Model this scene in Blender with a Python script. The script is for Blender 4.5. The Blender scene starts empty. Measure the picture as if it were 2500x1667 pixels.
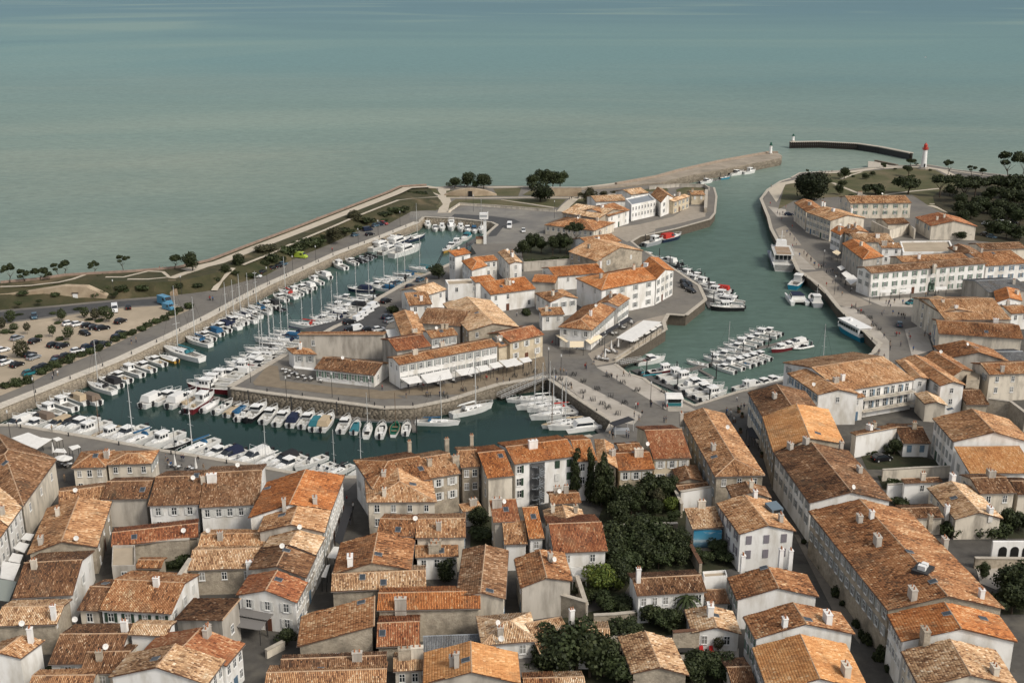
import bpy, bmesh, math, random
import numpy as np
from mathutils import Vector, Matrix
from mathutils.geometry import tessellate_polygon
R = random.Random(7)
NR = np.random.RandomState(11)
S = bpy.context.scene
COL = S.collection
# ------------------------------------------------------------------ camera
CH = 100.0
FP = 2750.0
TH = math.atan(873.0 / FP)
cam = bpy.data.cameras.new('camera'); camo = bpy.data.objects.new('camera', cam); COL.objects.link(camo)
camo.location = (0, 0, CH); camo.rotation_euler = (math.pi / 2 - TH, 0, 0)
cam.sensor_width = 36; cam.lens = FP / 2500 * 36; cam.clip_start = 1; cam.clip_end = 60000
S.camera = camo
# ------------------------------------------------------------------ world and sun
SUN_EL, SUN_AZ = math.radians(44), math.radians(128)    # azimuth clockwise from +Y (north = away from the camera)
w = bpy.data.worlds.new('World'); S.world = w; w.use_nodes = True
nt = w.node_tree; nt.nodes.clear()
sky = nt.nodes.new('ShaderNodeTexSky'); sky.sky_type = 'NISHITA'; sky.sun_disc = False
sky.sun_elevation = SUN_EL; sky.sun_rotation = SUN_AZ; sky.air_density = 1.0; sky.dust_density = 3.0; sky.ozone_density = 1.0
bg = nt.nodes.new('ShaderNodeBackground'); bg.inputs[1].default_value = 0.1
hs = nt.nodes.new('ShaderNodeHueSaturation'); hs.inputs['Saturation'].default_value = 0.32
out = nt.nodes.new('ShaderNodeOutputWorld')
nt.links.new(sky.outputs[0], hs.inputs['Color']); nt.links.new(hs.outputs[0], bg.inputs[0]); nt.links.new(bg.outputs[0], out.inputs[0])
sl = bpy.data.lights.new('sun', 'SUN'); sl.energy = 1.5; sl.angle = math.radians(14); sl.color = (1.0, 0.93, 0.82)
so = bpy.data.objects.new('sun', sl); COL.objects.link(so)
_d = Vector((math.sin(SUN_AZ) * math.cos(SUN_EL), math.cos(SUN_AZ) * math.cos(SUN_EL), math.sin(SUN_EL)))
so.rotation_euler = _d.to_track_quat('Z', 'Y').to_euler(); so.location = (0, 0, 300)
S.view_settings.view_transform = 'Standard'; S.view_settings.look = 'None'; S.view_settings.exposure = 0.53
S.view_settings.gamma = 1; S.view_settings.use_curve_mapping = False
S.cycles.max_bounces = 5; S.cycles.diffuse_bounces = 2; S.cycles.glossy_bounces = 2; S.cycles.transmission_bounces = 2
# ------------------------------------------------------------------ projection helpers
CROP = dict(a=(0, 950), b=(0, 1267), c=(500, 750), d=(500, 1050), e=(500, 1267), f=(900, 600), g=(1200, 700), h=(1000, 1000),
            i=(1000, 1267), j=(1500, 950), k=(1500, 1267), l=(1900, 850), m=(1900, 1100), n=(1900, 1267), o=(0, 600),
            p=(500, 400), q=(1000, 400), r=(1500, 300), s=(1900, 300), t=(1900, 600))
ct, st_ = math.cos(TH), math.sin(TH)
WZ = -3.5      # water level
def px(code, x, y):
    if code == 'x': return (x, y)
    if code == 'v': return (x * 1.063, y * 1.063)
    ox, oy = CROP[code]; return (ox + x / 3.92, oy + y / 3.92)
def un(p, z=0.0):
    dx = (p[0] - 1250) / FP; dy = (833.5 - p[1]) / FP
    d = Vector((dx, ct + dy * st_, -st_ + dy * ct))
    t = (z - CH) / d.z
    return Vector((d.x * t, d.y * t, z))
def at(code, x, y, z=0.0): return un(px(code, x, y), z)
def pj(v):
    z = v[2] - CH
    dep = v[1] * ct - z * st_; up = v[1] * st_ + z * ct
    return (1250 + FP * v[0] / dep, 833.5 - FP * up / dep)
# ------------------------------------------------------------------ materials
MATS = {}
def _n(nt, t, **k):
    n = nt.nodes.new(t)
    for a, b in k.items():
        if a.startswith('i_'): n.inputs[a[2:].replace('_', ' ')].default_value = b
        else: setattr(n, a, b)
    return n
def c4(c): return (c[0], c[1], c[2], 1)
def mat(name, c, rough=0.7, c2=None, scale=1.0, amt=0.5, metal=0.0, bump=0.0, bscale=None, c3=None, scale3=0.1, amt3=0.5, stretch=None, spec=0.3):
    """base colour c, blotches of c2 (noise 'scale'), large stains of c3 (noise 'scale3')"""
    if name in MATS: return MATS[name]
    m = bpy.data.materials.new(name); m.use_nodes = True; nt = m.node_tree
    b = nt.nodes['Principled BSDF']; b.inputs['Roughness'].default_value = rough; b.inputs['Metallic'].default_value = metal
    b.inputs['Specular IOR Level'].default_value = spec
    b.inputs['Base Color'].default_value = c4(c)
    if c2 or bump:
        tc = _n(nt, 'ShaderNodeTexCoord'); vec = tc.outputs['Object']
        if stretch:
            mp = _n(nt, 'ShaderNodeMapping'); mp.inputs['Scale'].default_value = stretch
            nt.links.new(vec, mp.inputs[0]); vec = mp.outputs[0]
    cur = None
    if c2:
        no = _n(nt, 'ShaderNodeTexNoise', i_Scale=scale, i_Detail=5.0, i_Roughness=0.65); nt.links.new(vec, no.inputs['Vector'])
        rp = _n(nt, 'ShaderNodeMapRange'); rp.inputs[1].default_value = 0.5 - amt / 4 + .02; rp.inputs[2].default_value = 0.5 + 0.2
        mx = _n(nt, 'ShaderNodeMix', data_type='RGBA'); mx.inputs[6].default_value = c4(c); mx.inputs[7].default_value = c4(c2)
        nt.links.new(no.outputs[0], rp.inputs[0]); nt.links.new(rp.outputs[0], mx.inputs[0]); cur = mx.outputs[2]
    if c3:
        no = _n(nt, 'ShaderNodeTexNoise', i_Scale=scale3, i_Detail=4.0, i_Roughness=0.6); nt.links.new(vec, no.inputs['Vector'])
        rp = _n(nt, 'ShaderNodeMapRange'); rp.inputs[1].default_value = 0.5 - amt3 / 4; rp.inputs[2].default_value = 0.72
        mx = _n(nt, 'ShaderNodeMix', data_type='RGBA'); mx.inputs[7].default_value = c4(c3)
        nt.links.new(no.outputs[0], rp.inputs[0]); nt.links.new(rp.outputs[0], mx.inputs[0]); nt.links.new(cur, mx.inputs[6]); cur = mx.outputs[2]
    if cur: nt.links.new(cur, b.inputs['Base Color'])
    if bump:
        no = _n(nt, 'ShaderNodeTexNoise', i_Scale=bscale or scale * 4, i_Detail=3.0); nt.links.new(vec, no.inputs['Vector'])
        bp = _n(nt, 'ShaderNodeBump', i_Strength=bump, i_Distance=0.1); nt.links.new(no.outputs[0], bp.inputs['Height'])
        nt.links.new(bp.outputs[0], b.inputs['Normal'])
    MATS[name] = m; return m
def tile_mat(name, stops, rough=0.85):
    """roof tile: colour from the per-tile attribute 'tone', with a little grain and lichen"""
    m = bpy.data.materials.new(name); m.use_nodes = True; nt = m.node_tree
    b = nt.nodes['Principled BSDF']; b.inputs['Roughness'].default_value = rough; b.inputs['Specular IOR Level'].default_value = 0.2
    at_ = _n(nt, 'ShaderNodeAttribute', attribute_name='tone')
    cr = _n(nt, 'ShaderNodeValToRGB'); el = cr.color_ramp.elements
    el[0].position = 0; el[0].color = c4(stops[0]); el[1].position = 1; el[1].color = c4(stops[-1])
    for k, c in enumerate(stops[1:-1]):
        e = el.new((k + 1) / (len(stops) - 1)); e.color = c4(c)
    nt.links.new(at_.outputs['Fac'], cr.inputs[0])
    tc = _n(nt, 'ShaderNodeTexCoord'); no = _n(nt, 'ShaderNodeTexNoise', i_Scale=5.0, i_Detail=3.0)
    nt.links.new(tc.outputs['Object'], no.inputs['Vector'])
    mr = _n(nt, 'ShaderNodeMapRange'); mr.inputs[3].default_value = 0.72; mr.inputs[4].default_value = 1.28
    nt.links.new(no.outputs[0], mr.inputs[0])
    hv = _n(nt, 'ShaderNodeMix', data_type='RGBA', blend_type='MULTIPLY'); hv.inputs[0].default_value = 1
    nt.links.new(cr.outputs[0], hv.inputs[6]); nt.links.new(mr.outputs[0], hv.inputs[7]); cur = hv.outputs[2]
    if name.startswith('tile'):    # lichen and soot patches, a few metres across
        n2 = _n(nt, 'ShaderNodeTexNoise', i_Scale=.28, i_Detail=5.0, i_Roughness=.65); nt.links.new(tc.outputs['Object'], n2.inputs['Vector'])
        m2 = _n(nt, 'ShaderNodeMapRange'); m2.inputs[1].default_value = .5; m2.inputs[2].default_value = .72; m2.inputs[4].default_value = .55; nt.links.new(n2.outputs[0], m2.inputs[0])
        x2 = _n(nt, 'ShaderNodeMix', data_type='RGBA'); x2.inputs[7].default_value = (.17, .125, .08, 1); nt.links.new(m2.outputs[0], x2.inputs[0]); nt.links.new(cur, x2.inputs[6]); cur = x2.outputs[2]
    nt.links.new(cur, b.inputs['Base Color'])
    MATS[name] = m; return m
# tile families (dark -> light)
tile_mat('tile_o', [(.19, .07, .03), (.38, .135, .046), (.50, .19, .064), (.57, .25, .095), (.66, .39, .20)])
tile_mat('tile_t', [(.095, .045, .025), (.26, .112, .048), (.385, .18, .080), (.49, .265, .13), (.67, .47, .28)])
tile_mat('tile_b', [(.05, .030, .02), (.14, .068, .036), (.225, .115, .057), (.33, .185, .10), (.52, .36, .23)])
tile_mat('tile_n', [(.13, .064, .035), (.33, .163, .078), (.49, .265, .128), (.61, .37, .20), (.76, .57, .37)])
tile_mat('tile_c', [(.17, .09, .05), (.42, .24, .125), (.60, .39, .22), (.73, .53, .345), (.86, .72, .53)])
tile_mat('tile_r', [(.12, .05, .03), (.27, .095, .045), (.38, .145, .065), (.46, .21, .10), (.60, .38, .22)])
tile_mat('tile_l', [(.42, .18, .065), (.54, .25, .095), (.62, .31, .125), (.68, .37, .16), (.78, .52, .29)])
tile_mat('tile_z', [(.10, .10, .10), (.14, .14, .14), (.17, .17, .17), (.20, .20, .20), (.25, .25, .24)])
tile_mat('stone_blocks', [(.10, .085, .065), (.17, .145, .11), (.25, .21, .16), (.33, .28, .21), (.45, .39, .30)])
tile_mat('leaf_dark', [(.010, .013, .005), (.019, .026, .010), (.032, .041, .015), (.052, .062, .024), (.09, .095, .040)], .6)
tile_mat('leaf_mid', [(.016, .022, .008), (.030, .042, .015), (.048, .062, .023), (.070, .086, .034), (.115, .122, .052)], .6)
tile_mat('leaf_oak', [(.008, .011, .005), (.014, .020, .008), (.022, .029, .011), (.034, .042, .016), (.06, .065, .028)], .65)
tile_mat('leaf_lime', [(.03, .045, .010), (.06, .085, .018), (.10, .13, .025), (.15, .17, .035), (.22, .22, .05)], .6)
tile_mat('leaf_olive', [(.020, .022, .012), (.038, .040, .020), (.058, .056, .028), (.085, .075, .038), (.13, .105, .055)], .7)
W = dict(
    w=mat('wall_white', (.82, .80, .76), .85, (.74, .72, .68), .35, .5, c3=(.56, .52, .45), scale3=.35, amt3=.1, bump=.15, bscale=6, stretch=(1, 1, .35)),
    p=mat('wall_pale', (.68, .61, .50), .88, (.56, .50, .41), .5, .5, c3=(.34, .30, .245), scale3=.5, amt3=.1, bump=.2, bscale=5, stretch=(1, 1, .3)),
    s=mat('wall_stone', (.46, .395, .305), .9, (.32, .27, .205), 1.6, .6, c3=(.18, .155, .12), scale3=.3, amt3=.1, bump=.8, bscale=4),
    y=mat('wall_yellow', (.60, .51, .37), .88, (.48, .40, .28), .6, .5, c3=(.34, .28, .2), scale3=.3, amt3=.1, bump=.25, bscale=5),
    g=mat('wall_grey', (.52, .475, .41), .9, (.41, .37, .315), .4, .6, c3=(.25, .225, .19), scale3=.5, amt3=.15, bump=.25, bscale=3, stretch=(1, 1, .25)))
M_FRAME = mat('window_white', (.75, .74, .71), .5)
M_GLASS = mat('window_glass', (.018, .022, .025), .12, spec=.6)
M_DARK = mat('dark_opening', (.012, .011, .010), .8)
SH = dict(w=mat('shutter_white', (.62, .61, .57), .6), g=mat('shutter_green', (.16, .23, .18), .6), b=mat('shutter_blue', (.16, .23, .29), .6),
          e=mat('shutter_grey', (.34, .35, .33), .6), d=mat('shutter_dark_green', (.035, .06, .04), .6), m=mat('shutter_mauve', (.22, .20, .22), .6))
M_ZINC = mat('zinc', (.30, .32, .34), .45, (.24, .26, .27), 1.5, metal=.3)
M_GUT = mat('gutter', (.16, .13, .11), .6)
M_CLOTH = mat('awning_white', (.72, .70, .66), .8, (.62, .60, .56), 1.0)
M_CREAM = mat('awning_cream', (.72, .60, .42), .8)
M_BLACKC = mat('awning_black', (.03, .03, .033), .7)
M_GREYC = mat('awning_grey', (.17, .16, .15), .8)
M_WOOD = mat('wood', (.16, .10, .06), .7, (.10, .065, .04), 3)
M_PLANK = mat('pontoon_wood', (.17, .155, .135), .8, (.11, .10, .09), 2)
M_STEEL = mat('dark_steel', (.035, .035, .035), .5)
M_ALU = mat('mast_metal', (.62, .62, .60), .35, metal=.2)
M_WHITE = mat('white_paint', (.78, .77, .74), .45, (.68, .67, .64), 2)
M_RED = mat('red_paint', (.42, .045, .03), .5)
M_BARK = mat('bark', (.07, .05, .035), .9, (.035, .028, .02), 3)
M_POT = mat('terracotta_pot', (.36, .16, .08), .8)
M_SLAB = mat('roof_slab', (.15, .075, .045), .9, (.09, .05, .03), 2)
M_RIDGE = mat('ridge_mortar', (.50, .36, .24), .9, (.34, .20, .11), 2.5, .7)
# ------------------------------------------------------------------ object helpers
def tag(o, label=None, cat=None, group=None, kind=None):
    if label: o['label'] = label
    if cat: o['category'] = cat
    if group: o['group'] = group
    if kind: o['kind'] = kind
    return o
def link(name, me, parent=None, loc=(0, 0, 0), rz=0.0):
    o = bpy.data.objects.new(name, me); COL.objects.link(o); o.location = loc
    if rz: o.rotation_euler = (0, 0, rz)
    if parent: o.parent = parent
    return o
def empty(name, loc=(0, 0, 0), rz=0.0):
    o = link(name, None, None, loc, rz); o.empty_display_size = .5
    return o
class MB:
    """collects polygons into one mesh"""
    def __init__(s): s.v = []; s.f = []; s.m = []; s.mats = []
    def mi(s, m):
        if m not in s.mats: s.mats.append(m)
        return s.mats.index(m)
    def poly(s, pts, m=None):
        k = len(s.v); s.v += [tuple(p) for p in pts]; s.f.append(tuple(range(k, k + len(pts)))); s.m.append(s.mi(m) if m else 0)
    def hexa(s, b, t, m=None):
        """b, t: bottom and top loops of equal length, counter-clockwise from above"""
        n = len(b); k = len(s.v); i = s.mi(m) if m else 0
        s.v += [tuple(p) for p in b] + [tuple(p) for p in t]
        s.f.append(tuple(range(k + n - 1, k - 1, -1))); s.f.append(tuple(range(k + n, k + 2 * n))); s.m += [i, i]
        for j in range(n):
            j2 = (j + 1) % n; s.f.append((k + j, k + j2, k + n + j2, k + n + j)); s.m.append(i)
    def box(s, x0, x1, y0, y1, z0, z1, m=None):
        s.hexa([(x0, y0, z0), (x1, y0, z0), (x1, y1, z0), (x0, y1, z0)], [(x0, y0, z1), (x1, y0, z1), (x1, y1, z1), (x0, y1, z1)], m)
    def tube(s, p, q, r, n=5, r2=None, m=None):
        p = Vector(p); q = Vector(q); d = (q - p); 
        if d.length < 1e-6: return
        d.normalize(); a = d.orthogonal().normalized(); b = d.cross(a); r2 = r if r2 is None else r2
        s.hexa([p + (a * math.cos(t) + b * math.sin(t)) * r for t in [2 * math.pi * k / n for k in range(n)]],
               [q + (a * math.cos(t) + b * math.sin(t)) * r2 for t in [2 * math.pi * k / n for k in range(n)]], m)
    def mesh(s, name, m=None):
        me = bpy.data.meshes.new(name); me.from_pydata(s.v, [], s.f)
        if m: me.materials.append(m)
        else:
            for k in s.mats: me.materials.append(k)
            me.polygons.foreach_set('material_index', s.m)
        return me
    def build(s, name, m=None, parent=None, loc=(0, 0, 0), rz=0.0): return link(name, s.mesh(name, m), parent, loc, rz)
def np_mesh(name, V, F, tone, m):
    """V (n,3), F (k,4) quads, tone (k,) per face"""
    me = bpy.data.meshes.new(name); me.vertices.add(len(V)); me.vertices.foreach_set('co', V.astype(np.float32).ravel())
    me.loops.add(F.size); me.loops.foreach_set('vertex_index', F.astype(np.int32).ravel())
    me.polygons.add(len(F)); me.polygons.foreach_set('loop_start', np.arange(0, F.size, F.shape[1], dtype=np.int32))
    me.update(calc_edges=True)
    a = me.attributes.new('tone', 'FLOAT', 'FACE'); a.data.foreach_set('value', np.clip(tone, 0, 1).astype(np.float32))
    me.materials.append(m); return me
KIDS = {}
def kids(o):
    if o.name not in KIDS: KIDS[o.name] = [c for c in o.children]
    return KIDS[o.name]
def copy_tree(o, parent=None):
    c = o.copy(); COL.objects.link(c)
    if parent: c.parent = parent
    for ch in kids(o): copy_tree(ch, c)
    return c
_ng = NR.rand(64, 64)
def vnoise(x, y):
    xi = np.floor(x).astype(int); yi = np.floor(y).astype(int); fx = x - xi; fy = y - yi; fx = fx * fx * (3 - 2 * fx); fy = fy * fy * (3 - 2 * fy)
    g = lambda a, b: _ng[a % 64, b % 64]
    return (g(xi, yi) * (1 - fx) + g(xi + 1, yi) * fx) * (1 - fy) + (g(xi, yi + 1) * (1 - fx) + g(xi + 1, yi + 1) * fx) * fy
ONES = 'zeroth first second third fourth fifth sixth seventh eighth ninth tenth eleventh twelfth thirteenth fourteenth fifteenth sixteenth seventeenth eighteenth nineteenth'.split()
def ordinal(n):
    if n < 20: return ONES[n]
    t = ['', '', 'twent', 'thirt', 'fort', 'fift', 'sixt', 'sevent', 'eight', 'ninet'][n // 10]
    return t + 'ieth' if n % 10 == 0 else t + 'y-' + ONES[n % 10]
# ================================================================== SETTING
def P(txt):
    """'x,y[,z] ...' full-photo pixels -> ((x,y),z)"""
    o = []
    for t in txt.split():
        a = [float(k) for k in t.split(',')]; o.append(((a[0], a[1]), a[2] if len(a) > 2 else 0.0))
    return o
def PW(txt): return [un(p, z) for p, z in P(txt)]
def CW(code, txt, z=0.0):
    o = []
    for t in txt.split():
        a = [float(k) for k in t.split(',')]; o.append(at(code, a[0], a[1], a[2] if len(a) > 2 else z))
    return o
def flat_mesh(name, loops, z0, m, zlow=None, parent=None):
    loops = [[Vector((p[0], p[1], 0)) for p in l] for l in loops]
    tris = tessellate_polygon(loops); pts = [p for l in loops for p in l]
    V = [(p.x, p.y, z0) for p in pts]; F = []
    for t in tris:
        a, b, c = [pts[k] for k in t]
        F.append(t if (b - a).cross(c - a).z > 0 else t[::-1])
    if zlow is not None:
        k = 0
        for l in loops:
            n = len(l); area = sum(l[i].x * l[(i + 1) % n].y - l[(i + 1) % n].x * l[i].y for i in range(n)); base = len(V)
            V += [(p.x, p.y, z0) for p in l] + [(p.x, p.y, zlow) for p in l]
            flip = (area > 0) != (l is loops[0])
            for i in range(n):
                j = (i + 1) % n; q = (base + i, base + n + i, base + n + j, base + j)
                F.append(q if not flip else q[::-1])
            k += n
    me = bpy.data.meshes.new(name); me.from_pydata(V, [], F); me.materials.append(m)
    return link(name, me, parent)
NSH = [0]
def sheet(name, pts, z, m, kind='structure'):
    NSH[0] += 1; o = flat_mesh(name, [pts], z + NSH[0] * .0011, m); o['kind'] = kind; return o
def resample(pts, n):
    d = [0]
    for a, b in zip(pts, pts[1:]): d.append(d[-1] + (b - a).length)
    o = []
    for k in range(n):
        t = d[-1] * k / (n - 1); i = max(j for j in range(len(pts)) if d[j] <= t + 1e-9); i = min(i, len(pts) - 2)
        o.append(pts[i].lerp(pts[i + 1], (t - d[i]) / max(1e-9, d[i + 1] - d[i])))
    return o
def ribbon(name, pts, wd, z, m, h=0.0, kind='structure', side=0):
    """band of width wd along pts (side 0 centred, +1 left, -1 right); h > 0 makes it a solid of that height"""
    n = len(pts); L = []; Rr = []
    for i, p in enumerate(pts):
        a = pts[max(0, i - 1)]; b = pts[min(n - 1, i + 1)]; d = Vector((b.x - a.x, b.y - a.y)).normalized(); nn = Vector((-d.y, d.x))
        lo, hi = {0: (-wd / 2, wd / 2), 1: (0, wd), -1: (-wd, 0)}[side]
        L.append(Vector((p.x + nn.x * hi, p.y + nn.y * hi))); Rr.append(Vector((p.x + nn.x * lo, p.y + nn.y * lo)))
    mb = MB()
    zf = (lambda i: pts[i].z + z)
    for i in range(n - 1):
        q = [(Rr[i].x, Rr[i].y, zf(i)), (Rr[i + 1].x, Rr[i + 1].y, zf(i + 1)), (L[i + 1].x, L[i + 1].y, zf(i + 1)), (L[i].x, L[i].y, zf(i))]
        if h: mb.hexa(q, [(a, b, c + h) for a, b, c in q])
        else: mb.poly(q)
    o = mb.build(name, m)
    if kind: o['kind'] = kind
    return o
M_PAVE = mat('street_paving', (.155, .145, .13), .9, (.11, .10, .09), .5, .6, c3=(.20, .18, .15), scale3=.06, bump=.2, bscale=3)
M_ASPH = mat('asphalt', (.075, .075, .075), .9, (.055, .055, .055), .5, .6, bump=.1, bscale=4)
M_LIGHT = mat('light_paving', (.47, .425, .365), .9, (.39, .35, .30), .7, .7, c3=(.30, .265, .22), scale3=.08, bump=.2, bscale=3)
M_GRAVEL = mat('gravel_ground', (.44, .36, .265), .95, (.36, .29, .21), .25, .7, c3=(.30, .25, .18), scale3=.05, bump=.3, bscale=5)
M_PATH = mat('path_sand', (.50, .44, .35), .95, (.42, .36, .28), .4, .6)
M_GRASS = mat('grass_ground', (.060, .066, .026), .95, (.10, .09, .042), .12, .9, c3=(.15, .12, .07), scale3=.05, amt3=.2, bump=.5, bscale=2)
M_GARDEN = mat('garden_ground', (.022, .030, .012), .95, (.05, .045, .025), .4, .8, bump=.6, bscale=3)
M_BANK = mat('bank_ground', (.030, .036, .014), .95, (.075, .062, .032), .16, .9, c3=(.16, .12, .07), scale3=.05, amt3=-.25, bump=.8, bscale=1.5)
M_COPE = mat('coping_stone', (.47, .42, .35), .9, (.36, .32, .26), .8, .7)
M_QUAY = mat('quay_base', (.12, .10, .075), .95, (.08, .065, .05), 1, .6)

def water_mat(name, ca, cb, cc, near=None, rough=.16, scale=.01, harb=None, spec=.5):
    m = bpy.data.materials.new(name); m.use_nodes = True; nt = m.node_tree; b = nt.nodes['Principled BSDF']
    b.inputs['Roughness'].default_value = rough; b.inputs['IOR'].default_value = 1.33; b.inputs['Specular IOR Level'].default_value = spec
    tc = _n(nt, 'ShaderNodeTexCoord'); V = tc.outputs['Object']
    mp = _n(nt, 'ShaderNodeMapping'); mp.inputs['Scale'].default_value = (.35, 1.0, 1); mp.inputs['Rotation'].default_value = (0, 0, .12)
    nt.links.new(V, mp.inputs[0])
    n1 = _n(nt, 'ShaderNodeTexNoise', i_Scale=scale, i_Detail=6.0, i_Roughness=.55, i_Distortion=.6); nt.links.new(mp.outputs[0], n1.inputs['Vector'])
    cr = _n(nt, 'ShaderNodeValToRGB'); e = cr.color_ramp.elements
    e[0].position = .36; e[0].color = c4(ca); e[1].position = .66; e[1].color = c4(cc); k = e.new(.5); k.color = c4(cb)
    nt.links.new(n1.outputs[0], cr.inputs[0]); cur = cr.outputs[0]
    if near:      # near-to-far shift: shore silt, plus reflection and viewing angle painted into the colour
        sx = _n(nt, 'ShaderNodeSeparateXYZ'); nt.links.new(V, sx.inputs[0])
        n2 = _n(nt, 'ShaderNodeTexNoise', i_Scale=scale * .8, i_Detail=3.0); nt.links.new(mp.outputs[0], n2.inputs['Vector'])
        ad = _n(nt, 'ShaderNodeMath', operation='MULTIPLY_ADD'); ad.inputs[1].default_value = 500.0; nt.links.new(n2.outputs[0], ad.inputs[0]); nt.links.new(sx.outputs['Y'], ad.inputs[2])
        for lo, hi, col, inv in near:
            mr = _n(nt, 'ShaderNodeMapRange'); mr.inputs[1].default_value = lo; mr.inputs[2].default_value = hi; mr.interpolation_type = 'SMOOTHSTEP'
            nt.links.new(ad.outputs[0], mr.inputs[0]); mx = _n(nt, 'ShaderNodeMix', data_type='RGBA')
            nt.links.new(mr.outputs[0], mx.inputs[0])
            if inv: mx.inputs[6].default_value = c4(col); nt.links.new(cur, mx.inputs[7])
            else: nt.links.new(cur, mx.inputs[6]); mx.inputs[7].default_value = c4(col)
            cur = mx.outputs[2]
    if harb:
        hc_ = at('x', 1840, 690); mh = _n(nt, 'ShaderNodeVectorMath', operation='DISTANCE'); mh.inputs[1].default_value = (hc_.x, hc_.y, WZ); nt.links.new(V, mh.inputs[0])
        mr = _n(nt, 'ShaderNodeMapRange'); mr.interpolation_type = 'SMOOTHSTEP'; mr.inputs[1].default_value = 110; mr.inputs[2].default_value = 300; nt.links.new(mh.outputs['Value'], mr.inputs[0])
        mx = _n(nt, 'ShaderNodeMix', data_type='RGBA'); nt.links.new(mr.outputs[0], mx.inputs[0]); mx.inputs[6].default_value = c4(harb); nt.links.new(cur, mx.inputs[7]); cur = mx.outputs[2]
    n3 = _n(nt, 'ShaderNodeTexNoise', i_Scale=.45, i_Detail=5.0, i_Roughness=.7); mp2 = _n(nt, 'ShaderNodeMapping'); mp2.inputs['Scale'].default_value = (.4, 1, 1)
    nt.links.new(V, mp2.inputs[0]); nt.links.new(mp2.outputs[0], n3.inputs['Vector'])
    bp = _n(nt, 'ShaderNodeBump', i_Strength=.6 if harb else .13, i_Distance=.5); nt.links.new(n3.outputs[0], bp.inputs['Height'])
    if harb:      # broad cloud shadows and pale wind patches painted into the sea colour
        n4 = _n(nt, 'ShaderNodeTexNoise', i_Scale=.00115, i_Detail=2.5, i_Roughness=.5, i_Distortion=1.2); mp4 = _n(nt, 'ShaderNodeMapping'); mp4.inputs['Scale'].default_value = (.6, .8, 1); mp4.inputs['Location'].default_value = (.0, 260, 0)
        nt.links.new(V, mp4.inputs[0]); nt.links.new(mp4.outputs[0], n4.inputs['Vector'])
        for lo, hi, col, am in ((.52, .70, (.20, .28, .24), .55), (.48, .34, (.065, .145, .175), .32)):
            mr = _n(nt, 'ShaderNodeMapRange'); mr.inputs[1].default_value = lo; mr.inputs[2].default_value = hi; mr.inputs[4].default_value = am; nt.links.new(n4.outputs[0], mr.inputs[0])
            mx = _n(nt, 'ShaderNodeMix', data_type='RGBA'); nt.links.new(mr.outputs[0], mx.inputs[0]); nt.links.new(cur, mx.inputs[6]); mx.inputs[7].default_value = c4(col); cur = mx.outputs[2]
        rp = _n(nt, 'ShaderNodeMapRange'); rp.inputs[1].default_value = .3; rp.inputs[2].default_value = .7; rp.inputs[3].default_value = .82; rp.inputs[4].default_value = 1.18; nt.links.new(n3.outputs[0], rp.inputs[0])
        mx = _n(nt, 'ShaderNodeMix', data_type='RGBA', blend_type='MULTIPLY'); mx.inputs[0].default_value = 1; nt.links.new(cur, mx.inputs[6]); nt.links.new(rp.outputs[0], mx.inputs[7]); cur = mx.outputs[2]
    df = _n(nt, 'ShaderNodeBsdfDiffuse'); nt.links.new(cur, df.inputs[0]); nt.links.new(bp.outputs[0], df.inputs['Normal'])
    gl = _n(nt, 'ShaderNodeBsdfGlossy'); gl.inputs['Roughness'].default_value = rough; gl.inputs[0].default_value = (.86, .97, .95, 1); nt.links.new(bp.outputs[0], gl.inputs['Normal'])
    lw = _n(nt, 'ShaderNodeLayerWeight'); lw.inputs[0].default_value = .25; ml = _n(nt, 'ShaderNodeMath', operation='MULTIPLY'); ml.inputs[1].default_value = spec; nt.links.new(lw.outputs['Fresnel'], ml.inputs[0])
    ms = _n(nt, 'ShaderNodeMixShader'); nt.links.new(ml.outputs[0], ms.inputs[0]); nt.links.new(df.outputs[0], ms.inputs[1]); nt.links.new(gl.outputs[0], ms.inputs[2])
    nt.nodes.remove(b); nt.links.new(ms.outputs[0], nt.nodes['Material Output'].inputs[0])
    MATS[name] = m; return m
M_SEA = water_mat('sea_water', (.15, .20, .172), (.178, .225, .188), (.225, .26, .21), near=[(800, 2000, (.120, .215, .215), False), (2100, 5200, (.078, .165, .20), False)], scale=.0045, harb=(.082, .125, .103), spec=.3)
M_BASIN = water_mat('basin_water', (.008, .024, .020), (.011, .030, .025), (.016, .037, .031), near=[(480, 860, (.055, .10, .086), False)], rough=.06, scale=.03, spec=.7)
# sea
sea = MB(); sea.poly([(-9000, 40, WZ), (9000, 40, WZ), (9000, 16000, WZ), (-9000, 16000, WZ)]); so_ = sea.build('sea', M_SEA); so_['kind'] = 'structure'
# basin outline (top of quays)
BAS_W = P('-90,1033 0,996 298,878 418,822 510,776 653,698 755,652 827,619 934,579 1023,543 1036,530 1115,534 1199,543 1212,549 1178,578 1150,600 1163,620')
BAS_IW = P('1105,640 1060,660 1030,672 975,697 920,728 898,749 831,790 816,796 719,849 556,944')
BAS_IS = P('563,948 663,962 806,980 934,997 1010,995 1100,977 1219,939 1334,920')
BAS_C = P('1339,926 1415,978 1493,1029 1481,1053')
BAS_S = P('1442,1062 1180,1112 911,1163 842,1163 700,1150 600,1131 390,1097 255,1072 48,1037 0,1036 -90,1042')
hole = [un(*k) for k in BAS_W + BAS_IW + BAS_IS + BAS_C + BAS_S]
RE = P('-700,735,4 0,692,4 89,684,4 158,674,4 245,669,4 319,665,4 383,660,4 434,655,4 510,638,4 600,603,4 712,561,4 857,505,4 946,471,4 977,457,3 1040,453,1.4')
COAST_N = P('1100,453 1286,454 1398,462 1520,452 1612,450 1724,452 1742,458')
CH_W = P('1742,458 1748,480 1744,520 1732,535 1650,558 1561,577 1540,590 1560,606')
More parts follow.
